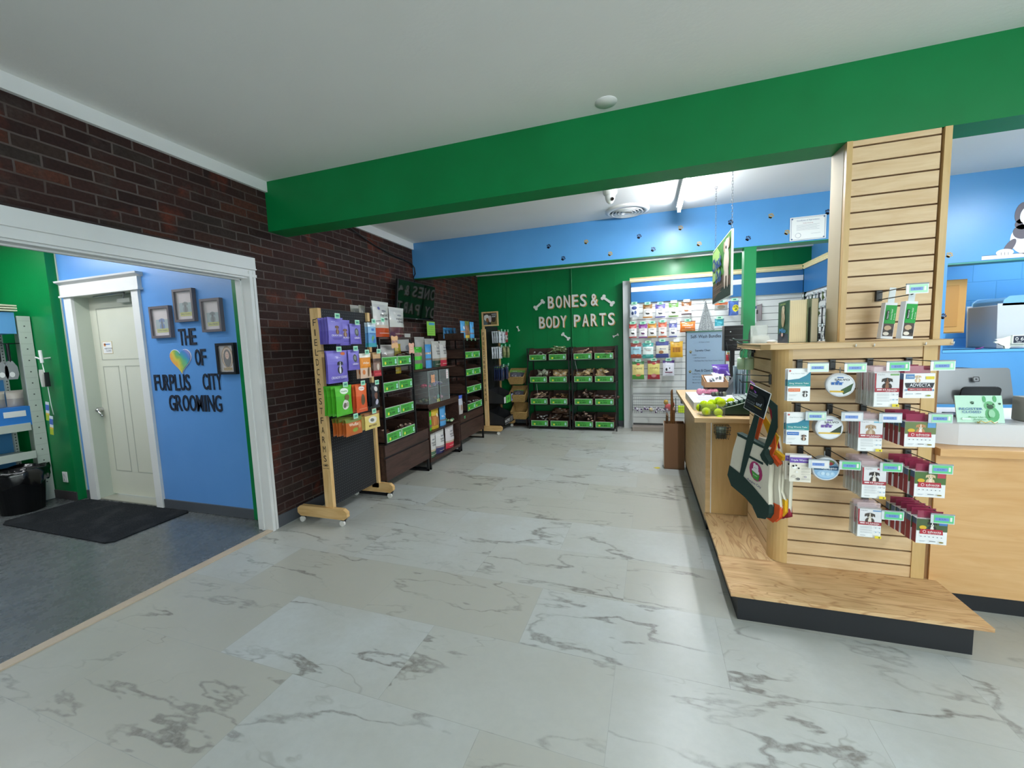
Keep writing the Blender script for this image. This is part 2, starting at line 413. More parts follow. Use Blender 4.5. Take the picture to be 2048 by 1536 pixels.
# brick wall with the wide cased opening to the grooming room
g = G(); g.box(-3.155,XL,2.555,YB,0,ZC, brickM); g.box(-3.155,XL,-1.6,2.555,2.125,ZC, brickM); g.box(-3.155,XL,-3.2,-1.6,0,ZC, brickM)
struct(g.obj('wall_left', world=True), 'dark old red brick wall')
g = G(); g.box(-3.27,-3.156,2.625,YB,0,2.84, greenP); g.box(-3.27,-3.156,-3.2,2.625,2.125,2.84, greenP); struct(g.obj('wall_left', world=True), 'green painted room side of the brick wall')
slab('wall_back', XL,2.55,YB,YB+.12,0,ZC, greenP, label='green painted back wall')
# raised joints of the painted wall panels and the conduit
g = G()
for x in (-2.45,-1.95,-1.677,-.93,-.476,.006,.413,.9,1.4,1.9): g.box(x-.003,x+.003,YB-.003,YB+.01,.1,2.8, greenP)
for z in (1.42,1.0): g.box(-2.6,-.4,YB-.002,YB+.01,z-.002,z+.002, greenP)
struct(g.obj('trim_1', world=True), 'green joint lines of the back wall panels')
struct(G().cyl((-1.222,YB-.016,.1),(-1.222,YB-.016,2.8),.011,m=greenP).obj('trim_2', world=True), 'green painted conduit running up the back wall')
slab('baseboard_back', XL,-.35,YB-.012,YB,0,.1, baseP)
slab('trim_3', XL,2.4,YB-.06,YB,2.81,2.93, whiteT, label='white crown strip above the green back wall')
slab("wall_right", 2.4,2.55,5.215,YB-.001,0,ZC, blueP, label='blue side wall behind the slatwall')
# right part: blue wall with a pass-through
g = G(); y0,y1 = 5.067,5.22
g.box(2.4,2.755,y0,y1,0,ZC, blueP); g.box(2.755,5.2,y0,y1,0,1.30, blueP); g.box(2.755,5.2,y0,y1,2.125,ZC, blueP); g.box(5.2,6.2,y0,y1,0,ZC, blueP)
struct(g.obj('wall_right', world=True), 'bright blue wall with a pass-through opening behind the register')
slab('wall_right', 6.1,6.2,-3.2,5.1,0,ZC, blueP, label='blue wall at the far right')
def block():
    t = NT('painted_block', .5, .4); g_ = t.n('ShaderNodeNewGeometry'); sp = t.n('ShaderNodeSeparateXYZ'); t.l(g_.outputs['Position'], sp.inputs[0])
    cb = t.n('ShaderNodeCombineXYZ'); t.l(sp.outputs[0], cb.inputs[0]); t.l(sp.outputs[2], cb.inputs[1])
    br = t.n('ShaderNodeTexBrick'); t.l(cb.outputs[0], br.inputs['Vector']); br.inputs['Scale'].default_value = 1
    br.inputs['Brick Width'].default_value = .40; br.inputs['Row Height'].default_value = .2; br.inputs['Mortar Size'].default_value = .006; br.inputs['Mortar Smooth'].default_value = .6
    br.inputs['Color1'].default_value = lin('6cb8ec'); br.inputs['Color2'].default_value = lin('66b2e8'); br.inputs['Mortar'].default_value = lin('5ca8dc')
    t.bump(t.math('SUBTRACT', 1.0, br.outputs['Fac']), .4, .005); return t.out(br.outputs['Color'])
blockM = block()
slab('ceiling', 2.4,5.4,5.22,5.95,2.7,2.75, ceilP, label='ceiling of the room beyond the pass-through')
slab('wall_recess', 2.4,5.4,5.85,5.95,.9,2.7, blockM, label='painted block wall seen through the pass-through')
slab('trim_4', 2.755,5.2,5.062,5.85,1.275,1.30, blue2P, label='blue sill of the pass-through')
slab('trim_5', 2.755,5.2,5.07,5.225,2.11,2.128, M('3f8f8a'), label='teal edge over the pass-through')
slab('wall_recess', 2.655,2.755,5.22,5.85,.9,2.7, blue2P)
# beams
slab('beam', XL,6.15,2.775,2.965,2.527,ZC, beamP, label='deep green painted beam across the ceiling')
g = G(); g.box(XL,2.4,5.067,5.22,2.458,ZC, blueP); struct(g.obj('beam', world=True), 'blue painted beam dotted with paw prints')
slab('trim_6', XL,2.4,5.069,5.225,2.45,2.459, greenP, label='green underside of the blue beam')
# left ceiling trims along the brick wall
for a,b in ((-3.2,2.775),(2.965,5.067),(5.22,YB)):
    slab('trim_7', XL,XL+.028,a,b,2.845,ZC, whiteT, label='white ceiling trim along the brick wall')
slab('baseboard_left', XL,XL+.012,2.605,YB,0,.105, baseP)
# cased opening
g = G()
for x1,a,b in ((.012,2.55,2.602),(.026,2.535,2.56),(.020,2.575,2.59)): g.box(XL,XL+x1,a,b,0,2.165, whiteT)
for x1,a,b in ((.024,2.118,2.14),(.014,2.14,2.185)): g.box(XL,XL+x1,-1.7,2.602,a,b, whiteT)
g.box(XL,XL+.03,-1.7,2.595,2.18,2.272, whiteT); g.box(XL,XL+.036,-1.7,2.597,2.176,2.186, whiteT); g.box(XL,XL+.02,-1.7,2.60,2.272,2.287, M('2e1e1a'))
struct(g.obj('trim_8', world=True), 'white painted casing around the opening in the brick wall')
g = G(); g.box(-3.16,XL,2.538,2.556,0,2.12, whiteT); g.box(-3.16,XL,-1.6,2.54,2.105,2.125, whiteT); g.box(-3.11,-3.09,2.528,2.54,0,2.11, whiteT); g.box(-3.11,-3.09,-1.6,2.54,2.096,2.106, whiteT)
g.box(-3.16,-3.155,2.555,2.62,0,2.12, whiteT)
struct(g.obj('trim_9', world=True), 'white jamb of the opening')
slab('trim_10', XL-.045,XL+.02,-3.2,2.538,-.004,.008, M('b9a893',.5), label='beige threshold strip between tile and concrete')
# left room
g = G(); g.box(-5.80,-5.62,2.70,2.80,0,2.84, roomBl); g.box(-4.66,-3.156,2.70,2.80,0,2.84, roomBl); g.box(-5.62,-4.66,2.70,2.80,2.16,2.84, roomBl)
struct(g.obj('wall_far', world=True), 'blue wall with the grooming lettering')
slab('wall_far', -8.2,-5.82,2.62,2.8,0,2.84, greenP, label='glossy green wall of the left room')
slab('trim_11', -5.82,-5.80,2.695,2.71,0,2.84, M('b9c2b4'), label='pale corner strip between green and blue')
slab('wall_end', -8.2,-8.1,-3.2,2.7,0,2.84, greenP, label='green end wall of the left room')
slab('trim_12', -3.385,-3.27,2.685,2.705,0,2.84, greenP, label='green edge beside the opening')
slab('baseboard_far', -4.57,-3.385,2.685,2.70,0,.092, baseP)
slab('baseboard_far', -5.80,-5.72,2.685,2.70,0,.092, baseP)
slab('baseboard_far', -8.1,-5.82,2.607,2.62,0,.092, M('3f3a3c'))
# walls behind the photographer, with shop windows
g = G(); yw=-3.2
g.box(-8.2,6.2,yw-.1,yw,0,.75, ceilP); g.box(-8.2,6.2,yw-.1,yw,2.45,ZC, ceilP)
for a,b in ((-8.2,-.3),(2.1,2.3),(4.7,6.2)): g.box(a,b,yw-.1,yw,.75,2.45, ceilP)
struct(g.obj('wall_front', world=True), 'front wall with shop windows')
for i,(a,b) in enumerate(((-.3,2.1),(2.3,4.7))):
    g = G()
    for q in (a,(a+b)/2,b): g.box(q-.025,q+.025,yw-.06,yw-.01,.75,2.45, whiteT)
    for q in (.75,2.45): g.box(a,b,yw-.06,yw-.01,q-.025,q+.025, whiteT)
    struct(g.obj('window_%d'%(i+1), world=True), 'white framed shop window behind the photographer')
# door of the left room
d = thing('door_1', 'cream three panel door in a deep white casing', 'door', (-5.14,2.70,0)); del d['category']; struct(d)
g = G(); yf=2.815; P3=[(-5.49,-4.80,1.50,2.03),(-5.49,-5.245,.296,1.425),(-5.135,-4.89,.296,1.425)]
g.box(-5.62,-4.62,yf,yf+.04,.03,2.15, doorP)
for a,b,z0,z1 in P3:
    g.box(a-.006,b+.006,yf-.002,yf,z0-.006,z0+.004, M('aeb0a2')); g.box(a-.006,b+.006,yf-.002,yf,z1-.004,z1+.006, M('aeb0a2'))
    g.box(a-.006,a+.004,yf-.002,yf,z0,z1, M('aeb0a2')); g.box(b-.004,b+.006,yf-.002,yf,z0,z1, M('aeb0a2'))
leaf = g.obj('door_leaf', d, world=True)
g = G(); g.box(-5.72,-5.60,2.675,2.70,0,2.165, whiteT); g.box(-4.67,-4.575,2.675,2.70,0,2.165, whiteT)
g.box(-5.74,-4.545,2.665,2.70,2.165,2.275, whiteT)
g.prism([(2.70,2.275),(2.64,2.30),(2.635,2.315),(2.70,2.315)], 'x', -5.77,-4.515, whiteT); g.box(-5.755,-4.53,2.655,2.70,2.150,2.168, whiteT)
g.obj('door_casing', d, world=True)
g = G(); g.box(-5.62,-5.60,2.70,2.86,0,2.16, jambP); g.box(-4.66,-4.64,2.70,2.86,0,2.16, jambP); g.box(-5.62,-4.64,2.70,2.86,2.15,2.165, jambP); g.box(-5.62,-4.64,2.70,2.9,0,.012, M('9a9a8c'))
g.obj('door_jamb', d, world=True)
g = G(); g.cyl((-5.60,yf,.965),(-5.60,yf-.05,.965),.026,n=14,m=chrome); g.tube([(-5.60,yf-.045,.965),(-5.57,yf-.055,.955),(-5.50,yf-.055,.90)],.010,chrome); g.sph((-5.575,yf-.05,.962),.024,chrome)
g.obj('door_handle', d, world=True)['label'] = 'chrome lever handle'
g = G(); g.box(-5.05,-4.86,yf-.05,yf,2.065,2.105, M('c9cbc2',.3)); g.tube([(-4.95,yf-.05,2.11),(-4.80,yf-.12,2.14),(-5.3,2.71,2.135)],.008,steel)
g.obj('door_closer', d, world=True)['label'] = 'pale door closer'
g = G(); g.box(-5.455,-5.30,yf-.003,yf-.001,1.56,1.69, M('d9c7a0')); g.box(-5.448,-5.307,yf-.0038,yf-.002,1.566,1.684, whiteM)
for k,(s_,z) in enumerate((('KEEP DOOR',1.615),('CLOSED',1.59))): g.text(s_, (-5.36,yf-.0045,z), SX, SZ, .016, M('23304a'))
g.box(-5.42,-5.33,yf-.0044,yf-.003,1.655,1.664, M('4a78b8')); g.box(-5.43,-5.40,yf-.0044,yf-.003,1.64,1.67, M('d98a4a'))
tag(g.obj('door_notice', world=True), 'small white paper notice with tan border taped to the cream door', 'sign')

# ---- light fixtures (bare tube battens)
glow = M('f4f8ff', .5, 0, .5, 120); glowP = M('f4f8fd', .5, 0, .5, 7); glowL = M('f4f8fe', .5, 0, .5, 17)
for i,(x,y,z,L,ax,wt) in enumerate(TUBES):
    lab = ['white batten light with one bare tube between the green beam and the blue beam','white tube batten light behind the blue beam, near the green wall',
           'white tube batten light above the register area','unseen white tube batten light added behind the photographer','unseen white tube batten light added right of the photographer','unseen tube batten light added in the room beyond the pass-through',
           'tube batten light nearest the blue wall of the left room','tube batten light in the middle of the left room ceiling','tube batten light farthest from the blue wall of the left room'][i]
    zc = ZC if ax=='y' else (2.7 if x > 0 else 2.84)
    t = thing('batten_light', lab, 'light', (x,y,zc)); h = L/2
    def bx(x0,x1,y0,y1,z0,z1,m): return (G().box(x0,x1,y0,y1,z0,z1,m) if ax=='y' else G().box(y0,y1,x0,x1,z0,z1,m))
    dz = z-zc
    bx(-.025,.025,-h,h,dz-.005,dz+.045,whiteM).obj('housing', t)
    if z < 2.65: bx(-.004,.004,-h*.6,-h*.6+.008,dz+.045,0,steel).obj('hanger',t); bx(-.004,.004,h*.6,h*.6+.008,dz+.045,0,steel).obj('hanger',t)
    a,b = ((0,-h+.02,dz-.045),(0,h-.02,dz-.045)) if ax=='y' else ((-h+.02,0,dz-.045),(h-.02,0,dz-.045))
    G().cyl(a,b,.014,m=glow if ax=='y' and i!=3 else (glowL if i!=5 else glowP)).obj('tube', t)['label'] = 'glowing white tube'
    bx(-.015,.015,-h,-h+.02,dz-.06,dz-.004,whiteM).obj('socket', t); bx(-.015,.015,h-.02,h,dz-.06,dz-.004,whiteM).obj('socket', t)
# ---- ceiling things
vx,vy = -.17,4.83; t = thing('ceiling_vent', 'round white ceiling air diffuser with concentric rings near the blue beam', 'vent', (vx,vy,ZC))
G().lathe((0,0,0), [(.235,0),(.235,-.012),(.19,-.03),(.185,-.012),(.185,0)], whiteM, 32).obj('rim', t)
G().lathe((0,0,0), [(.185,-.006),(.001,-.006)], blackM, 32).obj('throat', t)['label'] = 'dark opening'
g = G()
for r in (.155,.12,.085,.05): g.lathe((0,0,0), [(r,-.008),(r+.014,-.034),(r+.008,-.034),(r-.006,-.008)], whiteM, 32)
g.lathe((0,0,0), [(.034,-.045),(.001,-.045)], whiteM, 24); g.obj('ring', t)
t = thing('security_camera', 'white dome security camera just behind the green beam', 'camera', (-.30,4.15,ZC))
G().lathe((0,0,0), [(.065,0),(.065,-.03),(.05,-.05)], whiteM).obj('mount', t); G().sph((0,0,-.055),.048,whiteM,(1,1,1.5)).obj('housing', t)
G().cyl((.02,-.035,-.09),(.024,-.044,-.096),.016,m=blackG).obj('lens', t)['label']='black lens'
tag(G().lathe((-.21,2.665,ZC), [(.065,0),(.065,-.004),(.001,-.004)], ceilP, 28).obj('cover_plate', world=True), 'round painted-over cover plate on the ceiling in front of the green beam', 'plate')
t = thing('spotlight', 'tiny white ceiling fitting at the left end of the blue beam', 'light', (-2.1,5.5,ZC)); G().lathe((0,0,0),[(.03,0),(.03,-.03),(.001,-.035)],whiteM,14).obj('housing',t)

# ---- paws painted on the blue beam
def paw_geo(g, x, y, z, s, m, tilt=0):
    T = Matrix.Rotation(tilt, 2)
    def q(dx,dz,rx,rz):
        pts = []
        for k in range(14):
            v = T @ Vector((dx+rx*cos(2*pi*k/14), dz+rz*sin(2*pi*k/14))); pts.append((x+v.x*s, z+v.y*s))
        g.prism(pts, 'y', y-.0016, y, m)
    q(0,-.22,.42,.32); q(-.17,-.36,.2,.2); q(.17,-.36,.2,.2); q(-.48,.22,.15,.24); q(-.17,.48,.15,.25); q(.17,.48,.15,.25); q(.48,.22,.15,.24)
navy, gold = M('1c2a4a',.5), M('b0975e',.5)
for i,(x,z,c) in enumerate(((-1.11,2.688,0),(-.934,2.527,0),(-.653,2.692,1),(-.376,2.525,1),(-.049,2.688,0),(.103,2.527,0),(.393,2.73,1),(.583,2.537,1),(.892,2.729,0),(1.062,2.542,0),(1.272,2.748,1),(1.421,2.563,1),(1.775,2.723,0),(2.76,2.20,1),(2.742,1.626,0))):
    g = G(); paw_geo(g, x, 5.066, z, .042, gold if c else navy, radians(-35 if i%2 else -20))
    where = 'on the blue beam' if z > 2.4 else 'beside the pillar on the blue wall'
    struct(g.obj('trim_%d'%(13+i), world=True), '%s paw print decal %s' % ('tan' if c else 'navy', where))
# french bulldog mural
g = G(); W_ = M('e6e8f0',.5); D_ = M('5b5560',.5); y=5.066
def el(cx,cz,rx,rz,m,l,ro=0):
    pts=[]
    for k in range(24):
        a=2*pi*k/24; u,v=rx*cos(a),rz*sin(a); pts.append((cx+u*cos(ro)-v*sin(ro), cz+u*sin(ro)+v*cos(ro)))
    g.prism(pts,'y',y-l,y,m)
g.prism([(3.0,2.133),(3.9,2.133),(3.9,2.168),(3.0,2.168)],'y',y-.001,y,W_); g.prism([(3.0,2.166),(3.9,2.166),(3.9,2.170),(3.0,2.170)],'y',y-.0014,y,D_)
sh=-.06
for q in ((3.40,2.30,.15,.15,W_,.001),(3.25,2.235,.03,.075,D_,.0012,-.5),(3.42,2.40,.14,.125,W_,.0014),(3.335,2.36,.07,.065,D_,.0016),(3.33,2.43,.055,.05,D_,.0016,.3),
          (3.32,2.525,.05,.095,D_,.0016,-.12),(3.345,2.505,.038,.07,W_,.0018,-.15),(3.53,2.53,.05,.095,D_,.0016,.12),(3.505,2.505,.036,.07,W_,.0018,.15),
          (3.43,2.34,.085,.055,W_,.002),(3.43,2.365,.028,.018,M('1d1b20'),.0022),(3.355,2.435,.026,.022,W_,.002),(3.358,2.435,.014,.014,M('1d1b20'),.0022),(3.49,2.435,.026,.022,D_,.002),(3.40,2.31,.05,.006,D_,.0023,.2)):
    el(q[0]+sh,*q[1:])
el(3.16,2.185,.062,.032,W_,.0024)
for q in (3.135,3.16,3.185): el(q,2.175,.002,.016,D_,.0026)
struct(g.obj('trim_40', world=True), 'white and grey bulldog mural leaning on a painted ledge')
# certificate
t = thing('certificate', 'white certificate with ornate border hanging on the blue beam beside the slatwall pillar', 'certificate', (1.605,5.062,2.47))
G().box(-.158,.158,-.004,0,0,.235,whiteM).obj('sheet', t)
g = G(); bl = M('5b6f94')
for a,b,c_,d_ in ((-.148,.148,.008,.0105),(-.148,.148,.2235,.226)): g.box(a,b,-.0055,-.004,c_,d_,bl)
for a in (-.148,.1455): g.box(a,a+.0025,-.0055,-.004,.008,.226,bl)
for a,z in ((-.14,.016),(.14,.016),(-.14,.217),(.14,.217)): g.cyl((a,-.0055,z),(a,-.004,z),.008,n=8,m=bl)
g.text('Certificate of Appreciation', (0,-.0055,.195), SX, SZ, .017, bl); g.text('Furplus Grooming', (0,-.0055,.168), SX, SZ, .011, M('a05060'))
for k in range(5): g.box(-.10,.10-(k%2)*.02,-.0055,-.004,.15-k*.012,.1515-k*.012,M('8a8f9c'))
g.tube([(-.085+.024*cos(a*pi/8),-.005,.05+.024*sin(a*pi/8)) for a in range(16)],.0012,bl,4,True); g.box(.03,.11,-.0055,-.004,.06,.0615,M('8a8f9c'))
g.obj('print', t)

# ================================================================ LEFT ROOM THINGS
def frame(x0,x1,z0,z1,label,fc,art_=None):
    w_,h_ = x1-x0, z1-z0; t = thing('picture_frame', label, 'picture', ((x0+x1)/2,2.70,z0))
    g = G(); b=.022
    for a in ((-w_/2,w_/2,0,b),(-w_/2,w_/2,h_-b,h_),(-w_/2,-w_/2+b,b,h_-b),(w_/2-b,w_/2,b,h_-b)): g.box(a[0],a[1],-.035,0,a[2],a[3],fc)
    g.obj('frame', t)
    g = G(); g.box(-w_/2+b,w_/2-b,-.012,0,b,h_-b, M('cbbfc0'))
    art(g, art_, lambda u,v,l: Vector(((u-.5)*(w_-2*b),-.0125-l,b+v*(h_-2*b))), w_-2*b, h_-2*b); g.obj('picture', t)
    G().box(-w_/2+b,w_/2-b,-.0225,-.0215,b,h_-b, M('ffffff',.03,0,.9,0,.12)).obj('glass', t)
fg = M('6c6468',.35); fb = M('1f1c1e',.35)
sub = lambda nm,c: [('r',.12,.24,.88,.6,'8d9ea0'),('d',.5,.52,.26,c,'3a3a40'),('r',.15,.12,.85,.26,'b5b23c'),('t',.5,.19,.06,nm,'3c3a18',.55)]
frame(-4.437,-4.17,1.683,1.978,'grey framed pet photo, lowest of the three grouped above THE on the blue wall',fg,sub('Kelly Camille','355c9c'))
frame(-4.10,-3.846,1.817,2.112,'grey framed pet photo, highest on the blue wall',fg,sub('Meg Annette','6a6f70'))
frame(-3.765,-3.526,1.712,2.004,'grey framed pet photo right of the highest one, near the white casing',fg,sub('Ellison Maddie','5c6468'))
frame(-3.63,-3.41,1.331,1.608,'black framed oval portrait of a person with long dark hair on the blue wall',fb,
  [('e',.5,.56,.4,.42,'9a7648'),('e',.5,.56,.34,.37,'d8b8a0'),('e',.5,.52,.27,.34,'3a2420'),('e',.5,.63,.13,.15,'e0b6a0'),('e',.45,.66,.02,.012,'3a2420'),('e',.55,.66,.02,.012,'3a2420'),('e',.5,.585,.04,.014,'b05050'),('e',.5,.36,.2,.12,'2a2224'),('r',.22,.06,.8,.16,'b08a30'),('t',.51,.11,.05,'Kristen Margot','2c2010',.5)])
ltr = M('1f2230',.45)
def wallword(s_, x0, x1, z0, z1, label, y=2.70, m=ltr, th=.0035, off=.009, xs=None, nm='wall_letter', grp=None):
    """each cut-out letter is its own object"""
    W = sum(.55 if c=='I' else 1 for c in s_); x = x0; tot = x1-x0
    for i,c in enumerate(s_):
        cw = tot*(.55 if c=='I' else 1)/W
        g = G(); g.text(c, (0,0,(z1-z0)/2), SX, SZ, z1-z0, m, w=cw*(.90 if c!='I' else .55), ext=th, off=off)
        g.v = [(a,b,c2) for a,b,c2 in g.v]
        mn = max(v[1] for v in g.v); g.v = [(a,b-mn,c2) for a,b,c2 in g.v]
        o = g.obj(nm, loc=(x+cw/2, y-.001, z0)); tag(o, label % (c, ['first','second','third','fourth','fifth','sixth','seventh','eighth'][i]), 'letter', grp)
        x += cw
gl = 'black letters on the blue wall'
wallword('THE',-4.12,-3.89,1.605,1.758,'black cut-out letter %s, %s of the word THE on the blue wall',grp=gl)
wallword('OF',-3.937,-3.79,1.415,1.565,'black cut-out letter %s, %s of the word OF on the blue wall',grp=gl)
wallword('FURPLUS',-4.525,-4.032,1.183,1.337,'black cut-out letter %s, %s of the word FURPLUS on the blue wall',grp=gl)
wallword('CITY',-3.872,-3.63,1.19,1.34,'black cut-out letter %s, %s of the word CITY on the blue wall',grp=gl)
wallword('GROOMING',-4.352,-3.655,.987,1.141,'black cut-out letter %s, %s of the word GROOMING on the blue wall',grp=gl)
def tie():
    t = NT('tie_dye_print', .5, .4); g_ = t.n('ShaderNodeNewGeometry'); sp = t.n('ShaderNodeSeparateXYZ'); t.l(g_.outputs['Position'], sp.inputs[0])
    n = t.noise(g_.outputs['Position'], 14, 3)
    dx = t.math('MULTIPLY', t.math('ADD', sp.outputs[0], 4.26), 2.2); dz = t.math('MULTIPLY', t.math('ADD', sp.outputs[2], -1.35), 1.6)
    a = t.math('ADD', t.math('ADD', dx, dz), t.math('MULTIPLY', t.math('SUBTRACT', n, .5), .35))
    return t.out(t.ramp(a, [(.1,'e0705a'),(.24,'e8a050'),(.36,'dcc850'),(.48,'8ab85a'),(.6,'4aa89a'),(.74,'4a86cc'),(.92,'a890cc')]))
g = G(); pts=[]
for k in range(40):
    a=2*pi*k/40; pts.append((-4.125+.0084*16*sin(a)**3, 1.475+.0076*(13*cos(a)-5*cos(2*a)-2*cos(3*a)-cos(4*a))*1.0))
g.prism(pts,'y',2.69,2.6985,tie())
g2=G(); g2.prism([(-4.125+(x+4.125)*1.06,1.47+(z-1.47)*1.06) for x,z in pts],'y',2.695,2.6995,M('e8e4f0'))
t = thing('heart_sign','rainbow tie-dye heart cut-out on the blue wall left of OF','sign',(-4.125,2.70,1.35)); g2.obj('backing',t,world=True); g.obj('heart',t,world=True)
# mat
def matm():
    t = NT('mat_fibre', .95, .1); v = t.pos(); n = t.noise(v, 120, 3, .8); n2 = t.noise(v, 5, 3); t.bump(n, .9, .01)
    return t.out(t.mix(t.ramp(n2,[(.5,0.),(.75,.5)]), t.ramp(n,[(.35,'17191c'),(.7,'34373a')]), '45474a'))
g = G(); mt = matm(); cs = [(-5.80,2.08),(-5.70,2.025),(-4.22,2.02),(-4.17,2.06),(-4.20,2.66),(-4.26,2.69),(-5.72,2.665),(-5.78,2.62)]
g.prism(cs,'z',-.004,.006,mt); tag(g.obj('door_mat', world=True), 'dark charcoal fibre mat on the concrete in front of the cream door', 'mat')
# trash can with bag
t = thing('trash_can', 'round black trash can lined with a black plastic bag beside the shelving', 'trash can', (-6.04,2.30,-.004))
G().lathe((0,0,0), [(.001,0),(.15,0),(.185,.40),(.192,.40),(.195,.415),(.175,.415),(.145,.02),(.001,.02)], M('111215',.45), 28).obj('bin', t)
bagM = M('0d0d0f',.18,0,.6); g = G(); random.seed(3); vs=[]; fs=[]; n_=44
for j,(r,z) in enumerate(((.165,.36),(.19,.44),(.205,.44),(.212,.40),(.208,.33),(.20,.29))):
    for k in range(n_):
        a=2*pi*k/n_; w_=.006*sin(9*a+j)+.006*sin(17*a+2*j)+.004*sin(31*a)
        vs.append(((r+w_)*cos(a),(r+w_)*sin(a),z+.014*sin(5*a+j*.7)*(.4+.2*j)))
for j in range(5):
    for k in range(n_): fs.append((j*n_+k,j*n_+(k+1)%n_,(j+1)*n_+(k+1)%n_,(j+1)*n_+k))
g.add(vs,fs,bagM,True); g.obj('bin_liner', t)['label'] = 'glossy black plastic bag'
# outlet
t = thing('wall_outlet','white wall outlet low on the green wall beside the trash can','outlet',(-5.985,2.619,.19)); G().box(-.04,.04,-.008,0,0,.115,whiteM).obj('cover_plate',t,bevel=.003)
g=G()
for z in (.03,.085):
    g.box(-.012,.012,-.011,-.006,z-.014,z+.014,M('c9c9c9'))
g.obj('socket',t)
# shelving unit of the left room
sg = M('c0c7bd',.4,0,.5); t = thing('shelving_unit','pale green metal store shelving with blue back panel and two shelves at the far left','shelf',(-6.35,2.0,0))
G().box(-6.52,-6.50,.6,2.50,.05,2.0,M('3d7fb0',.5)).obj('back_panel',t,world=True)['label']='blue slatted back panel'
for y in (.62,2.50):
    g=G(); g.box(-6.50,-6.47,y-.03,y,0,2.03,sg)
    for z in range(60): g.box(-6.469,-6.468,y-.022,y-.012,.05+z*.032,.065+z*.032,M('5a605a'))
    g.obj('upright',t,world=True)
g=G(); g.box(-6.215,-6.20,2.515,2.612,0,1.985,sg); g.box(-6.50,-6.215,2.60,2.612,0,1.985,sg)
for z in range(15): g.cyl((-6.2005,2.562,.2+z*.12),(-6.199,2.562,.2+z*.12),.007,n=8,m=M('4a4f4a')); g.box(-6.2,-6.1992,2.52,2.605,.255+z*.12,.257+z*.12,M('8f978c'))
g.obj('end_post',t,world=True)
for z,dx in ((.82,-6.19),(.52,-6.17)):
    g=G(); g.box(-6.50,dx-.006,.65,2.50,z,z+.02,sg); g.box(dx-.012,dx,.65,2.50,z-.035,z+.045,sg)
    g.obj('shelf',t,world=True)
g=G(); g.box(-6.50,-6.2,.65,2.5,1.80,2.02,M('5d9bd0')); g.obj('header_box',t,world=True)['label']='ribbed blue header box'
g=G()
for k in range(3): g.box(-6.5,-6.18,.65,2.52,2.03+k*.025,2.045+k*.025,M('d8d3b8'))
g.obj('cornice',t,world=True)['label']='cream stepped cornice'
G().box(-6.5,-6.32,.65,2.5,0,.14,M('6b5f52')).obj('base',t,world=True)
# scoops on hooks
for i,y in enumerate((2.37,2.44)):
    s_ = thing('litter_scoop', ['grey litter scoop with black handle, left one hanging on the blue shelving panel','grey litter scoop with black handle, right one hanging on the blue shelving panel'][i],'scoop',(-6.25,y,1.33),group='litter scoops')
    g=G(); g.prism([(-.035,0),(.035,0),(.05,.05),(.045,.13),(.015,.19),(-.015,.19),(-.045,.13),(-.05,.05)],'x',-.012,.012,M('8d9092',.4)); g.obj('scoop_head',s_)
    G().cyl((0,0,.18),(0,0,.37),.013,m=blackM).obj('handle',s_); G().prism([(.02*cos(k*pi/6),.05+.028*sin(k*pi/6)) for k in range(12)],'x',.012,.0135,whiteM).obj('sticker',s_)
tag(G().tube([(-6.49,2.33,1.70),(-6.2,2.33,1.70),(-6.18,2.5,1.70),(-6.48,2.5,1.70)],.004,blackM).obj('shelf_hook',world=True),'black wire bar holding the litter scoops','hook')
g=bag(.24,.28,.16,[(0,'3c8fd8'),(.5,'6bb6e6'),(.75,'2a78c8')],[('r',.2,.6,.8,.85,'e8eef4')],stand=True,seed=2); tag(g.obj('litter_bag',loc=(-6.28,2.14,.84),rz=pi/2),'blue bag standing on the middle shelf at the far left','bag')
g=G().box(-.1,.1,-.12,.12,0,.2,M('2a78c8',.4)); g.box(.101,.102,-.08,.08,.1,.16,whiteM); tag(g.obj('litter_box',loc=(-6.30,2.40,.96-.12),bevel=.01),'blue plastic box with white sticker on the middle shelf at the far left','box')
g=G().lathe((0,0,0),[(.001,0),(.07,0),(.085,.09),(.075,.09),(.06,.01),(.001,.01)],M('b9aea6',.4)); tag(g.obj('pet_bowl',loc=(-6.24,1.92,.84)),'pale grey bowl on the middle shelf edge at the far left','bowl')
for k in range(3):
    g=bag(.13,.17,.08,[(0,'9a938c'),(.5,'b8b0a4')],stand=True,seed=k); tag(g.obj('crumpled_bag',loc=(-6.33,2.20+.135*k,1.042+(.10 if k==0 else 0)),rz=pi/2+.1*k,rot=(0,0,pi/2)),['grey crumpled packet heaped on the blue bag, left','grey crumpled packet heaped over the blue box, middle','grey crumpled packet heaped over the blue box, right'][k],'packet')
for k in range(2):
    g=bag(.36,.2,.16,[(0,'a9adaf'),(.6,'8c8f92')],stand=True,seed=k+9); tag(g.obj('folded_bag',loc=(-6.30,1.9,.142+.21*k),rz=pi/2),['grey folded bag low behind the trash can, bottom one','grey folded bag low behind the trash can, top one'][k],'bag')
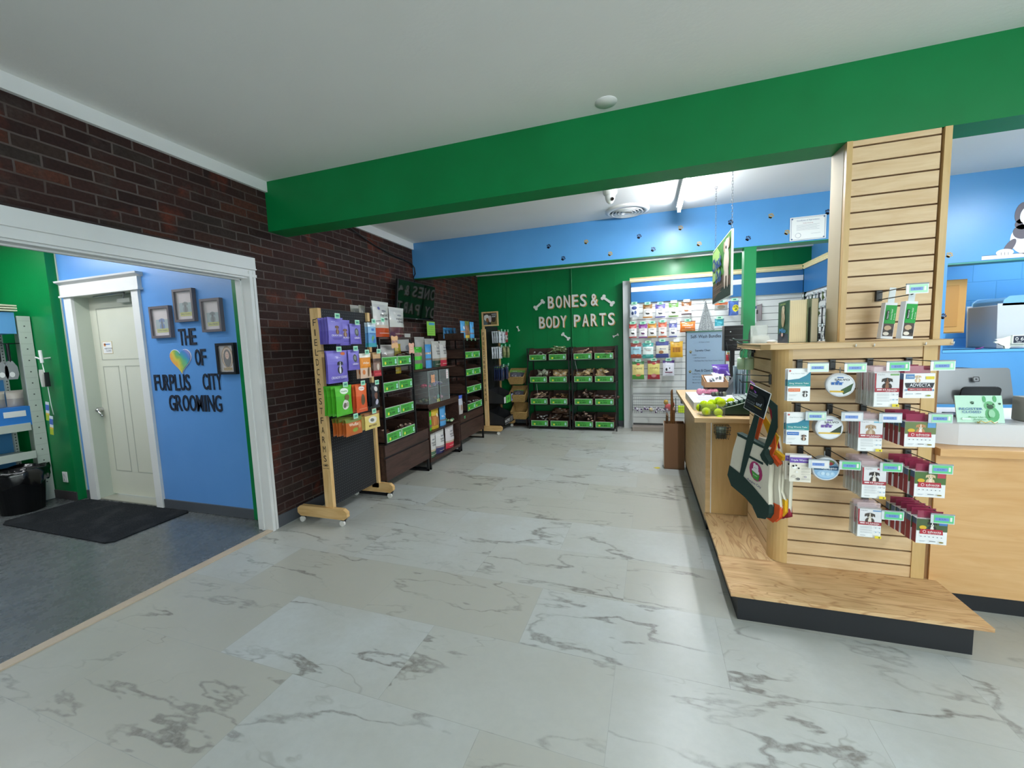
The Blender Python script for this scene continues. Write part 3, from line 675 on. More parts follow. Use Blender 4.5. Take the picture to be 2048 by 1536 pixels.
# leash items hanging on the green wall
t = thing('hook_strip','white hook with hanging price cards on the glossy green wall','hook',(-5.95,2.60,.74))
g=G().cyl((0,-.05,.75),(-.01,-.05,.88),.014,m=whiteM); g.tube([(0,.02,.80),(-.03,-.05,.79),(-.06,-.07,.81)],.008,whiteM); g.obj('hook',t)
G().tube([(-.005,-.05,.76),(-.01,-.03,.5),(-.02,-.02,.3),(0,-.02,.2)],.004,whiteM).obj('strap',t)
t2 = thing('leash_pack','white and black packaged clip hanging on the green wall','pack',(-5.985,2.60,1.24)); G().prism([(-.02,.18),(-.03,.13),(-.012,0),(.012,0),(.025,.13),(.015,.18)],'y',-.06,-.045,M('c9c9bf')).obj('card',t2); G().box(-.0,.035,-.045,-.01,0,.15,blackM).obj('clip',t2)
for k,(x,z) in enumerate(((-6.01,.88),(-5.93,.735))):
    g=G(); g.box(-.028,.028,-.004,0,0,.2,M('dfe6ea',.3)); g.box(-.028,.028,-.0045,0,.11,.17,M('4a6ec0')); g.box(-.028,.028,-.0045,0,0,.06,M('b7c832')); g.box(-.028,.028,-.0045,0,.06,.08,M('e7c44a'))
    tag(g.obj('toy_card',loc=(x,2.56-.02*k,z),rot=(0,radians(8),0)),['blue and yellow toy card hanging on the green wall, upper one','blue and yellow toy card hanging on the green wall, lower one'][k],'card')
# ================================================================ RIGHT SIDE: platform, slatwall pillar, counters
slot = M('6b4a2c',.7)
t = thing('display_platform', 'low plywood-topped platform with black base under the slatwall pillar', 'platform', (.95,2.6,0))
g=G(); g.prism([(.468,2.31),(1.435,2.31),(1.435,2.69),(.80,2.69),(.80,3.36),(.47,3.36)],'z',0,.131,M('15171c',.55)); g.obj('base',t,world=True)
g=G(); g.box(.432,1.50,2.296,2.705,.131,.15,plyw); g.obj('front_board',t,world=True,bevel=.0015)
g=G(); g.box(.436,.76,2.708,3.37,.131,.15,plywY); g.obj('side_board',t,world=True,bevel=.0015)
t = thing('slatwall_pillar', 'maple slatwall display pillar rising to the green beam', 'display', (1.1,2.9,.15)); struct(t); t['kind']='thing'
def planks(g, ax, a0, a1, f, z0, pitch, n, m, gap=.009, th=.014, ztop=None):
    """slat planks on a face: ax 'x' planks run along x at y=f (facing -y); ax 'y' run along y at x=f (facing -x)"""
    for k in range(n):
        lo = z0+k*pitch+gap/2; hi = z0+(k+1)*pitch-gap/2
        if ztop and lo >= ztop: break
        hi = min(hi, ztop or hi)
        if ax=='x': g.box(a0,a1,f,f+th,lo,hi,m)
        else: g.box(f,f+th,a0,a1,lo,hi,m)
g=G(); g.prism([(.80,2.706),(1.44,2.706),(1.44,3.29),(.738,3.29),(.738,2.79),(.76,2.79)],'z',.152,1.42,slot); g.obj('core',t,world=True)['label']='dark slots'
g=G(); planks(g,'x',.80,1.385,2.69,.135,.0815,15,mapleX,ztop=1.362); g.box(.80,1.385,2.69,2.706,1.362,1.42,maple); g.v=[(a,b,max(c,.152)) for a,b,c in g.v]; g.obj('front_slats',t,world=True)
g=G(); planks(g,'y',2.76,3.29,.722,.135,.0815,15,mapleX,ztop=1.362); g.box(.722,.738,2.76,3.29,1.362,1.42,maple); g.v=[(a,b,max(c,.152)) for a,b,c in g.v]; g.obj('side_slats',t,world=True)
def rnd_post(x,y,r,z0,z1,sx,m):
    pts=[(x,y)]+[(x+sx*r*cos(a),y-r*sin(a)) for a in [k*pi/2/6 for k in range(7)]]
    return pts
g=G(); pts=[(.80,2.76),(.80,2.688)]+[(.80-.082*sin(a),2.77-.082*cos(a)) for a in [k*pi/2/7 for k in range(8)]]+[(.718,2.79),(.80,2.79)]
g.prism(pts[1:],'z',.152,1.42,mapleV); g.obj('corner_post',t,world=True)
G().box(1.385,1.442,2.684,2.72,.152,1.42,mapleV).obj('corner_post',t,world=True)
G().box(1.442,1.46,2.70,2.76,.152,1.42,M('8a6238',.6)).obj('edge_strip',t,world=True)
g=G(); g.prism([(.64,2.70),(.68,2.655),(1.478,2.655),(1.50,2.68),(1.50,3.32),(.64,3.32)],'z',1.42,1.452,maple); g.obj('ledge',t,world=True,bevel=.003)
g=G(); g.box(1.062,1.476,2.795,2.955,1.452,2.527,slot); g.obj('upper_core',t,world=True)['label']='dark slots'
g=G(); planks(g,'x',1.075,1.452,2.778,1.465-.0855,.0858,14,mapleX,ztop=2.527); g.v=[(a,b,max(c,1.453)) for a,b,c in g.v]; g.obj('upper_slats',t,world=True)
G().box(1.048,1.074,2.77,2.80,1.452,2.526,mapleV).obj('trim_strip',t,world=True)
G().box(1.462,1.492,2.768,2.96,1.452,2.526,mapleV).obj('trim_strip',t,world=True)
G().box(1.046,1.062,2.80,2.96,1.452,2.526,M('b3a588',.6)).obj('side_panel',t,world=True)['label']='greyish raw wood side board'
for i,x in enumerate((1.075,1.155,1.37,1.48)):
    g=G(); g.tube([(0,0,.0),(0,-.012,0),(0,-.014,.012)],.003,whiteM,5); tag(g.obj('cup_hook',loc=(x,2.655,1.427)),['tiny white hook under the ledge, leftmost','tiny white hook under the ledge, second from left','tiny white hook under the ledge, third from left','tiny white hook at the right end of the ledge'][i],'hook')

# ---- hooks with price tags
tagPl = M('cfd8dd',.12,0,.6,0,1); tagG = [M('62c887',.4),M('c6e6cf',.25),M('e6e6ea',.2),M('9fdbb4',.3)]
def peg_hook(x, z, L, label, up=.0, shade=0, side=0, y=2.69, tw=.09, dropt=0):
    t = thing('peg_hook', label, 'hook', (x,y,z), group='tagged slatwall hooks on the pillar')
    G().box(-.014,.014,-.018,0,-.052,.006,blackM).obj('bracket', t, bevel=.002)
    G().tube([(0,-.012,-.045),(0,-L+.03,-.045+dropt),(0,-L+.005,-.03+dropt),],.0028,blackM).obj('lower_arm', t)
    G().tube([(0,-.012,-.006),(0,-L,-.004+up)],.0024,blackM).obj('upper_arm', t)
    g=G(); g.box(-tw/2,tw/2,-L-.004,-L-.001,-.045+up,.002+up,tagPl); g.cyl((-tw/2,-L-.002,.0+up),(tw/2,-L-.002,.0+up),.0035,n=8,m=M('8c9298',.3)); h=g.obj('tag_holder', t)
    g=G(); g.box(-tw/2+.012,tw/2-.004,-L-.0052,-L-.004,-.041+up,-.004+up,tagG[shade]); g.box(-tw/2+.016,tw/2-.022,-L-.0058,-L-.005,-.031+up,-.016+up,M('6f8fd0',.4)); g.box(tw/2-.018,tw/2-.010,-L-.0058,-L-.005,-.032+up,-.012+up,whiteM)
    g.text('$14.99',(-.002,-L-.0062,-.0235+up),SX,SZ,.008,M('3d56a0'))
    g.obj('price_paper', h)
    return t
HK = [(.835,1.356,.27,1,'first of the top row, holding dog wormer cards'),(.975,1.352,.27,3,'second of the top row, holding a round collar tin'),
 (1.145,1.356,.27,0,'third of the top row, holding puppy flea cards'),(1.305,1.356,.27,3,'rightmost of the top row, over the terrier box'),
 (.825,1.109,.27,1,'first hook of the second row on the pillar front'),(.978,1.109,.27,2,'second hook of the second row, over the black-labelled round tin'),
 (1.128,1.106,.27,2,'third hook of the second row, over the small terrier card'),(1.315,1.108,.27,3,'rightmost hook of the second row, over the beagle box'),
 (.84,.861,.27,2,'first hook of the third row, over the purple wormer card'),(.97,.861,.27,0,'second hook of the third row, over the blue collar tin'),
 (1.135,.861,.27,0,'third hook of the third row, over the spaniel card'),(1.325,.863,.27,0,'rightmost hook of the third row, over the labrador box'),
 (1.155,.618,.27,0,'left hook of the bottom row, over the shepherd dog card'),(1.345,.62,.27,0,'right hook of the bottom row, over the mountain dog box')]
TX = [.83,.985,1.153,1.32,.828,.98,1.134,1.324,.848,.98,1.147,1.338,1.163,1.356]
for (x,z,L,sh,lab),tx in zip(HK,TX):
    peg_hook(tx-.0, z, L, 'black price-tag hook, '+lab, shade=sh)
peg_hook(1.218,1.718,.34,'black hook on the upper slatwall pillar carrying two slim boxes',shade=3,y=2.778,tw=.084)

# ---- products on the pillar front
def hangcards(x, zb, mesh, n, dy, front_y, label_front, label_back, cat, name, grp, dx=-.004, jit=.004, card=None):
    """front product at front_y, copies behind it towards the wall"""
    o = mesh.obj(name, loc=(x,front_y,zb)); tag(o, label_front, cat, grp)
    rr = random.Random(int(x*1000+zb*100))
    for k in range(1,n):
        dup(o, loc=(x+dx*k+rr.uniform(-jit,jit), front_y+dy*k, zb+rr.uniform(-jit,jit)*.6), rot=(0,0,rr.uniform(-.05,.05)), label=label_back)
    return o
wh='f0f1f2'; teal='2a7f92'; teal2='1f8a86'
def worm(c_pill, c1, c2, h=.166):
    g=carton(.10,h,.003,M(wh,.35),[('p',[(0,.60),(1,.60),(1,.92),(.8,.80),(.5,.70),(0,.66)],'2a8099'),('r',0,.46,1,.60,'2b8f92'),('t',.5,.55,.055,'Dog Worm Tabs',wh,.84),('r',.08,.485,.8,.492,'cfe6e6'),
        ('r',.04,.30,.56,.40,c_pill),('t',.3,.35,.035,'Broad Spectrum',wh,.44),('d',.78,.27,.17,c1,c2),('e',.09,.945,.045,.03,'c0504a'),('t',.42,.86,.028,'Dog Worm Tabs','7c8a92',.6),('r',.05,.2,.42,.206,'b0b4b8'),('r',.05,.17,.36,.176,'b0b4b8'),('t',.15,.07,.025,'6 tabs','8c9298',.2)])
    return g
hangcards(.755,1.16,worm('e8743a','3a3432','f0ece8'),3,.016,2.435,'white and teal Dog Worm Tabs card with orange pill shape, frontmost on the top row','white and teal Dog Worm Tabs card hanging behind the orange pill one','card','wormer_card','dog worm tab cards top row',dx=-.002)
hangcards(.755,.932,worm('2a6fc0','4a3a34','d8b8a0',.167),3,.016,2.435,'white and teal Dog Worm Tabs card with blue pill shape, frontmost on the second row','white and teal Dog Worm Tabs card hanging behind the blue pill one','card','wormer_card','dog worm tab cards second row',dx=-.003)
g=carton(.097,.143,.004,M('e9e2d4',.4),[('r',0,.93,1,1,'ece8e8'),('r',0,.72,1,.9,'6a4ba8'),('t',.5,.81,.09,'Triple Wormer',wh,.9),('r',0,.9,1,.92,'8a6cc0'),('e',.22,.56,.12,.07,'f4f2ee'),('e',.17,.6,.05,.04,'22201f'),('e',.3,.62,.04,.03,'22201f'),('e',.42,.52,.04,.03,'2c2a2a'),('e',.33,.38,.06,.04,'f2efea'),('e',.2,.2,.1,.05,'d0c8bc'),('e',.4,.12,.09,.05,'6a6866')]+[('r',.52,z,.92,z+.008,'9a948c') for z in (.64,.6,.53,.49,.42,.38,.31,.14,.11)]+[('e',.72,.22,.05,.035,'7a6a9a'),('e',.72,.22,.03,.022,'e9e2d4')])
hangcards(.773,.733,g,2,.03,2.435,'cream card with purple Triple Wormer band and spotted puppies','cream and purple wormer card just behind the frontmost one','card','wormer_card','purple wormer cards',dx=-.008)
def tin(x, z, r, top, brand, c_em, band, label, rz=.35, scene_c='3c4a30'):
    t = thing('collar_tin', label, 'tin', (x,2.47,z), rz=0)
    g=G(); g.cyl((0,0,0),(0,.042,0),r,n=36,m=M('b6bbc2',.35,.2)); g.cyl((0,-.004,0),(0,.0,0),r*.95,r,n=36,m=M('d5d8dd',.3)); g.obj('tin_body', t)
    g=G(); P=lambda u,v,l: Vector(((u-.5)*2*r,-.0045-l,(v-.5)*2*r))
    art(g, [('e',.5,.5,.44,.44,top)]+band+[('t',.56,.74,.075,brand,'2a2a34',.5),('r',.4,.81,.6,.85,c_em)]+[('r',.2+.13*k,.52,.3+.13*k,.6,c_em) for k in range(3)]+[('r',.2,.6,.6,.63,c_em),('e',.42,.66,.05,.04,c_em)], P, 2*r, 2*r); g.obj('tin_label', t)
    G().tube([(0,.02,r*.95),(0,.02,r+.03)],.0025,M('8a8a88')).obj('hang_loop', t)
    t.rotation_euler=(0,0,rz); return t
tin(.945,1.238,.06,'eceef2','SALVO','3d6fb8',[('p',[(.52,.3),(.93,.6),(.86,.28),(.62,.12)],'3d5a38'),('r',.16,.2,.62,.27,'e0b840')],'round grey tin with SALVO collar print tilted on the top row hook',-.25)
tin(.905,1.018,.062,'eceef2','SALVO','6a4a9a',[('p',[(.5,.3),(.92,.62),(.9,.3),(.7,.3)],'2a3a2a'),('r',.12,.25,.88,.31,'e0b840')],'round grey tin with SALVO collar print and purple emblem on the second row hook',.0)
t = thing('collar_tin','round grey tin with Seresto blue band on the third row hook','tin',(.897,2.47,.80))
g=G(); g.cyl((0,0,0),(0,.042,0),.062,n=36,m=M('b6bbc2',.35,.2)); g.cyl((0,-.004,0),(0,0,0),.059,.062,n=36,m=M('d5d8dd',.3)); g.obj('tin_body',t)
g=G(); art(g,[('e',.5,.5,.44,.44,'8fb8dc'),('e',.5,.78,.3,.14,'6a7a4a'),('e',.66,.74,.08,.07,'9a2e36'),('e',.5,.3,.32,.17,'a9cdea'),('r',.07,.47,.93,.64,'1f4a70'),('t',.6,.56,.09,'Seresto','f2f4f6',.55),('r',.14,.53,.3,.59,'e8ecf0'),('t',.55,.49,.04,'Large Dog','c8d8e8',.3),('e',.38,.32,.07,.07,'c8e0f2'),('e',.55,.3,.07,.07,'c8e0f2'),('e',.7,.33,.05,.05,'c8e0f2')],lambda u,v,l: Vector(((u-.5)*.124,-.0045-l,(v-.5)*.124)),.124,.124); g.obj('tin_label',t)
G().tube([(0,.02,.058),(0,.02,.09)],.0025,M('8a8a88')).obj('hang_loop',t)
# flea cards: white card in a clear tray
def k9(c1,c2,acc,h,sub):
    w_=.096
    g=carton(w_,h,.004,M(wh,.35),[('r',0,.55,.06,1,'a02a38'),('r',.06,.55,1,1,'dfdde0'),('d',.5,.76,.34,c1,c2),('r',.62,.93,.98,.98,acc),('t',.25,.955,.03,'dog flea','8a8a92',.3),
      ('r',0,.44,1,.555,'a02a38'),('t',.62,.51,.055,'K9 Advantix','f2ecec',.58),('t',.64,.465,.035,sub,'e8c8cc',.4),('r',.08,.49,.28,.53,'f0e0e2'),
      ]+[('r',.08,z,.6,z+.006,'8c9096') for z in (.39,.36,.33,.28,.25,.2,.17)]+[('e',.74,.37,.035,.025,'b8bcc2'),('e',.9,.37,.035,.025,'b8bcc2'),('e',.74,.22,.035,.025,'9fb8cc'),('e',.9,.22,.035,.025,'9fb8cc'),('r',.08,.08,.3,.09,'55585c'),('r',.7,.005,.98,.09,'e6cf2a'),('t',.88,.045,.05,'4','3a3410',.08)])
    g.box(-w_/2-.002,w_/2+.002,.004,.028,-.004,h+.006,clear2)
    g.box(-w_/2+.004,w_/2-.004,.006,.024,.004,h*.42,M('b9c4b6',.3)); g.box(-w_/2+.004,w_/2-.004,.006,.024,h*.45,h*.99,M('a86a78',.4))
    g.box(-w_/2,w_/2,.012,.014,h,h+.03,M('e0c8cc',.1,0,.5,0,.35))
    return g
for (x,z,h,n,c1,c2,acc,sub,l) in ((1.114,1.138,.163,6,'2a1f1c','8a5a3c','7aa86a','Small Dog','black puppy'),(1.058,.916,.152,4,'a88a6c','c8b49c','7ab0c8','Medium Dog','big-eared terrier'),
      (1.082,.678,.155,6,'2c2422','e8e0d8','b04a58','Large Dog','tricolour spaniel'),(1.072,.474,.145,3,'4a4038','e6ddd0','7a9ac0','Extra Large','shepherd dog')):
    hangcards(x,z,k9(c1,c2,acc,h,sub),n,.029,2.42,'white and red K9 Advantix card showing a %s, frontmost on its hook'%l,'clear-trayed flea treatment card queued behind the %s card'%l,'card','flea_card','flea cards behind the %s card'%l,dx=-.001)
def advect(kind,h):
    w_=.118; bd='8c2438'
    if kind=='A':
        el=[('d',.45,.84,.16,'d8b890','f0e4d4'),('r',.06,.78,.34,.97,'5a86b8'),('t',.2,.87,.06,'2 months',wh,.22),('r',.7,.76,.97,.88,'e0c838'),('p',[(.04,.62),(.98,.62),(.93,.42),(.09,.42)],'2c2c34'),('t',.52,.53,.13,'ADVECTA','e8e8ec',.66),('r',.14,.3,.9,.41,'a82a3a'),('t',.52,.355,.05,'SMALL DOGS 11-20 lb','f0dcdc',.66),('e',.08,.33,.03,.04,'6a86b0'),('e',.94,.33,.03,.04,'6a86b0'),('r',.1,.16,.3,.2,'c0c8d0'),('r',.4,.17,.56,.2,'9a9ca0'),('e',.8,.11,.07,.035,'9aa03a')]
    else:
        bgc,c1,c2,ac=kind
        el=[('r',0,.52,1,1,bgc),('d',.5,.80,.24,c1,c2),('r',.72,.78,.98,.97,ac),('e',.2,.66,.12,.08,'d8b02a'),('p',[(.12,.60),(.84,.60),(.86,.40),(.10,.40)],'b02a3a'),('e',.25,.5,.055,.06,'f0dada'),('e',.25,.5,.038,.042,'b02a3a'),('t',.57,.51,.085,'advecta','f4eaea',.44),('t',.57,.44,.03,'flea and tick','e8c8cc',.4)]+[('r',.12+.13*k,.29,.16+.13*k,.32,'6a6e78') for k in range(6)]+[('r',.08,.13,.28,.14,'9aa6b4'),('r',.08,.1,.24,.11,'9aa6b4'),('r',.4,.12,.6,.15,'8a8c90'),('e',.78,.12,.08,.03,'8a7a30')]
    g=carton(w_,h,.034,M(wh,.35),el); g.box(-w_/2-.0006,-w_/2,.002,.034,.0,h*.75,M('a03a48')); g.box(-w_/2-.0006,-w_/2,.002,.034,h*.75,h,M('5a7498'))
    g.box(-w_/2+.01,w_/2-.01,.016,.018,h,h+.035,M('a03a58',.15,0,.5,0,.75)); return g
for (x,z,h,n,kd,l) in ((1.24,1.18,.118,3,'A','white terrier'),(1.255,.943,.122,5,('6a7a4a','c08a5a','efe4d8','5f9ad0'),'beagle'),(1.304,.698,.124,6,('4a6a34','d8c09a','efe0c8','b83a4c'),'labrador'),(1.322,.465,.124,6,('465a38','2a2624','efeae4','4a7ac0'),'mountain dog')):
    hangcards(x,z,advect(kd,h),n,.037,2.425,'white and red advecta box showing a %s, frontmost on its hook'%l,'dark red sided flea box queued behind the %s box'%l,'box','flea_box','flea boxes behind the %s box'%l,dx=-.004,jit=.003)
for i,(x,rz) in enumerate(((1.212,.12),(1.205,.2))):
    g=carton(.052,.178,.03,M('e8e8ea',.35),[('r',.08,.42,1,.93,'1f9a3c'),('r',.0,.0,1,.07,'eceaea'),('r',.1,.07,.95,.42,'4a3c34'),('e',.45,.3,.3,.07,'c8a888'),('e',.7,.2,.22,.06,'22201e'),('e',.35,.14,.25,.05,'e8dccc'),('r',.18,.53,.4,.78,'17281a')],None)
    for k,(s_,ww) in enumerate((('Anxiety Relief',.004),('for calm dogs',.0))): g.text(s_, (.006+.012*k,-.0045,.12-.01*k), SZ, -SX, .0085-.003*k, M('e8f4e8'))
    g.text('Naturvet',(-.011,-.0045,.117),SZ,-SX,.007,M('e8f4e8')); g.box(-.014,.014,.005,.007,.178,.252,M('dfe4e4',.3))
    o=g.obj('slim_box',loc=(x,2.66 if i==0 else 2.47,1.463),rot=(0,radians(5),rz)); o.scale=(1.05,1,1.05) if i==0 else (1,1,1); tag(o,['green and white slim dog supplement box hanging on the upper pillar, left one','green and white slim dog supplement box hanging on the upper pillar, right one'][i],'box')

# ---- books and sign holder on the ledge
t = thing('book','thick green hardcover book with a pale dog on its cover standing on the ledge','book',(.89,2.92,1.452))
g=G(); g.box(-.045,.045,-.0,.19,.003,.257,M('e6d6b0',.7))
for k in range(9): g.box(-.043+.01*k,-.0425+.01*k,-.0004,0,.004,.256,M('c2ac80',.7))
g.obj('page_block',t)
g=G(); g.box(-.05,-.045,-.006,.195,0,.26,M('1c4a2c',.4)); g.box(.045,.05,-.006,.195,0,.26,M('5c6a3c',.5)); g.box(-.05,.05,.195,.2,0,.26,M('1c4a2c',.4)); g.obj('cover',t)
g=G(); P=lambda u,v,l: Vector((-.0503-l,.195-.2*u,v*.26))
art(g,[('r',0,0,1,.22,'16283c'),('e',.5,.58,.17,.2,'b8a88c'),('e',.5,.8,.14,.1,'cdbf9f'),('e',.38,.72,.05,.08,'a8977a'),('e',.56,.83,.02,.012,'1a1614'),('e',.52,.5,.12,.12,'a89878'),('t',.5,.3,.11,'Milo','4a9ad8',.62),('t',.5,.93,.035,'LARRY SPARKS','b8c86a',.5),('e',.5,.2,.1,.045,'c8a8a0')],P,.2,.26); g.obj('cover_print',t)
t = thing('book','olive-backed book standing right behind the green hardcover','book',(.985,2.95,1.452)); G().box(-.02,.02,0,.19,0,.265,M('5c6848',.5)).obj('cover',t); G().box(-.016,.016,-.001,.18,.003,.262,M('d8ccb0')).obj('page_block',t)
t = thing('sign_holder','clear acrylic brochure holder with pale cards on the left end of the ledge','holder',(.735,3.12,1.452)); G().box(-.05,.05,-.03,.03,0,.006,clear2).obj('base',t); G().box(-.05,.05,.02,.023,0,.12,clear2).obj('back_plate',t); G().box(-.05,.05,-.03,-.027,0,.05,clear2).obj('front_pocket',t)
g=G(); g.sph((0,-.01,.012),.03,whiteM,(1,.8,.35)); tag(g.obj('soap_dish',loc=(.76,2.95,1.4525)),'small white oval dish on the ledge left of the green book','dish')
g=G(); g.box(-.013,.013,-.001,0,0,.028,M('2f8a58',.4)); g.box(-.011,.011,-.0016,-.001,.01,.022,M('20324a')); tag(g.obj('price_sticker',loc=(.70,2.66,1.424),world=False),'small green price sticker on the ledge edge near its left corner','sticker')

# ---- side hooks, diamond card, totes, mint holders
def side_hook(y,z,L,label,tilt=0):
    t=thing('peg_hook',label,'hook',(.722,y,z)); G().box(-.012,0,-.014,.014,-.05,.01,blackM).obj('bracket',t)
    G().tube([(-.01,0,0),(-L,0,.012+tilt)],.0028,blackM).obj('upper_arm',t); G().tube([(-.01,0,-.036),(-L+.03,0,-.036+tilt),(-L+.02,0,-.02+tilt)],.003,blackM).obj('lower_arm',t); return t
side_hook(2.78,1.262,.19,'black double-wire hook on the left side of the pillar carrying the tote bags')
side_hook(3.18,1.44,.16,'black double-wire hook high on the left side of the pillar, above the mint holders',.03)
side_hook(3.22,1.41,.04,'black short hook on the left side of the pillar holding the mint dispensers')
for i,(x,y) in enumerate(((.715-.055,3.26),(.70,3.22))):
    t=thing('waste_bag_holder',['mint green waste bag holder with cord loop, left one beside the pillar','mint green waste bag holder with cord loop, right one beside the pillar'][i],'holder',(x,y,1.27))
    g=G(); g.lathe((0,0,0),[(.001,0),(.024,0),(.03,.008),(.03,.075),(.024,.083),(.001,.084)],M('b5d3ae',.4),20); g.obj('holder_body',t); G().tube([(-.008,0,.08),(-.014,0,.11),(-.008,0,.14),(.006,0,.148),(.014,0,.13),(.006,0,.1),(.004,0,.08)],.003,M('a9cfa6'),6).obj('cord_loop',t)
TRZ=radians(-60)
t=thing('hang_card','black square card with white edge hung cornerwise over the tote bags','card',(.56+.097*.5,2.70-.097*.866,1.134),rz=TRZ)
hc=.078; RM=Matrix.Rotation(radians(17),4,'Y')
g=G(); g.box(-hc,hc,0,.003,-hc,hc,M('e8eaec')); g.xf(RM); g.obj('card_back',t); g=G(); P=lambda u,v,l: Vector(((u-.5)*.15,-.0008-l,(v-.5)*.15))
g.box(-hc+.003,hc-.003,-.0006,0,-hc+.003,hc-.003,M('101a22',.4)); art(g,[('r',.06,.84,.2,.95,'b03a50'),('t',.28,.72,.05,'WHY CHOOSE','aab4bc',.42),('t',.28,.64,.05,'A STOCKING','aab4bc',.42),('t',.25,.5,.035,'Furplus City','5c7a6c',.4),('t',.28,.38,.045,'FILL YOUR','8c989f',.4),('t',.28,.3,.045,'FAVORITE','8c989f',.4),('t',.3,.12,.035,'grooming shop','5c7a6c',.5),('e',.68,.5,.23,.3,'0c1218'),('t',.68,.44,.14,'unf','b8c4d8',.26),('e',.66,.3,.2,.02,'b09a4a')],P,.15,.15); g.xf(RM); g.obj('card_print',t)
tag(G().tube([(.60,2.73,1.235),(.605,2.66,1.225),(.60,2.64,1.20),(.603,2.62,1.18)],.0035,M('7a3aa0')).obj('ribbon',world=True),'purple ribbon tying the black square card to its hook','ribbon')
can = M('ddd8c8',.85)
def tote(label,p0,c,body,bottom,straps,lips=(),logo=False,T=.03):
    t=thing('tote_bag',label,'bag',(p0[0],p0[1],.44),rz=TRZ,group='canvas tote bags on the side hook'); z0=.44
    def pr_(P,y0,y1,m):
        g=G(); g.prism([(a,b-z0) for a,b in P],'y',y0,y1,m); return g
    pr_(body,0,T,can).obj('body',t,bevel=.007); pr_(bottom,-.003,T+.003,c).obj('bottom_panel',t,bevel=.007)
    for P_ in straps: pr_(P_,-.005,-.0005,c).obj('strap',t)
    for P_ in lips: pr_(P_,-.0045,T+.003,c).obj('rim_band',t)
    if logo:
        g=G(); P=lambda u,v,l: Vector((.046+(u-.5)*.10,-.001-l,.695-z0+(v-.5)*.15-(u-.5)*.02))
        art(g,[('e',.5,.6,.48,.38,'a82a6a'),('e',.5,.72,.2,.14,'efe8ee'),('e',.42,.84,.1,.07,'efe8ee'),('e',.6,.82,.1,.07,'efe8ee'),('e',.5,.6,.28,.1,'efe8ee'),('p',[(.22,.58),(.8,.52),(.72,.28),(.32,.30)],'3f9a3a'),('t',.5,.44,.06,'Furplus','e8f0e0',.3),('e',.46,.75,.02,.014,'222222'),('e',.56,.74,.02,.014,'222222'),('t',.45,.10,.13,'Furplus City','2c2a6a',1.0)],P,.10,.15)
        g.obj('logo',t)
    return t
dg,og,yl,mr=M('16332e',.8),M('d8551f',.8),M('dfae1a',.8),M('8c1f38',.8)
tote('cream canvas tote with maroon trim, rearmost on the side hook',(.67,2.74),mr,[(.05,.92),(.10,.92),(.131,.777),(.202,.716),(.19,.69),(.186,.51),(.15,.46),(.06,.55)],[(.10,.52),(.186,.535),(.19,.487),(.13,.45),(.09,.47)],[[(.03,1.15),(.045,1.15),(.13,.86),(.11,.86)]],[[(.128,.775),(.136,.79),(.235,.748),(.226,.726)]],T=.022)
tote('cream canvas tote with yellow trim, third on the side hook',(.65,2.73),yl,[(.03,.90),(.10,.90),(.119,.847),(.165,.80),(.158,.62),(.183,.575),(.163,.49),(.08,.52)],[(.10,.56),(.187,.579),(.188,.514),(.164,.480),(.10,.49)],[[(.03,1.18),(.045,1.18),(.05,1.03),(.145,.93),(.12,.83),(.10,.88),(.03,1.0)]],[[(.112,.826),(.119,.850),(.174,.826),(.165,.80)]],T=.016)
tote('cream canvas tote with orange trim, second on the side hook',(.63,2.72),og,[(.0,.90),(.08,.90),(.11,.82),(.167,.778),(.162,.65),(.178,.54),(.15,.46),(.05,.50)],[(.08,.545),(.179,.545),(.176,.479),(.14,.440),(.085,.452)],[[(.035,1.15),(.062,1.15),(.061,1.03),(.017,.88),(-.004,.885),(.03,1.02)],[(.142,.945),(.150,.88),(.112,.78),(.080,.835)]],[[(.113,.805),(.133,.825),(.175,.79),(.164,.768)]],T=.016)
tote('large cream canvas tote with dark green trim and pink round logo, frontmost on the hook',(.60,2.70),dg,[(-.098,.896),(.02,.881),(.109,.863),(.085,.82),(.135,.77),(.128,.65),(.135,.535),(.06,.53),(-.06,.60),(-.158,.675),(-.137,.781)],
     [(-.160,.680),(-.051,.648),(.03,.607),(.085,.573),(.140,.538),(.138,.49),(.12,.458),(.069,.444),(.03,.50),(-.031,.532),(-.142,.565),(-.174,.62)],
     [[(.035,1.17),(.055,1.17),(.066,1.05),(.022,.875),(-.049,.650),(-.076,.656),(-.024,.89),(.038,1.07)],[(.058,1.17),(.068,1.19),(.185,1.12),(.19,1.0),(.150,.90),(.108,.845),(.100,.860),(.122,.93),(.155,1.05),(.15,1.09)]],
     [[(-.104,.912),(.101,.876),(.107,.860),(-.097,.893)],[(-.010,.793),(.096,.777),(.096,.765),(-.013,.781)],[(.105,.866),(.076,.818),(.089,.794),(.130,.767),(.137,.796),(.110,.826)]],logo=True)
# small wire basket behind the tote
g=G(); 
for z in (.845,.82,.79): g.tube([(.50,3.365,z),(.60,3.365,z),(.60,3.28,z),(.50,3.28,z)],.002,blackM,4,True)
for k in range(6): g.tube([(.50+.02*k,3.28,.845),(.51+.016*k,3.30,.75)],.0016,blackM,4)
for k in range(6): g.tube([(.50+.02*k,3.365,.845),(.51+.016*k,3.35,.75),(.51+.016*k,3.30,.75)],.0016,blackM,4)
tag(g.obj('wire_basket',world=True),'small black wire basket on the counter end behind the green-trimmed tote','basket')
tag(bag(.07,.09,.04,[(0,'3a4036'),(.5,'5c6a5a')],stand=True).obj('toy_packet',loc=(.545,3.325,.752)),'dark packet inside the small wire basket','packet')

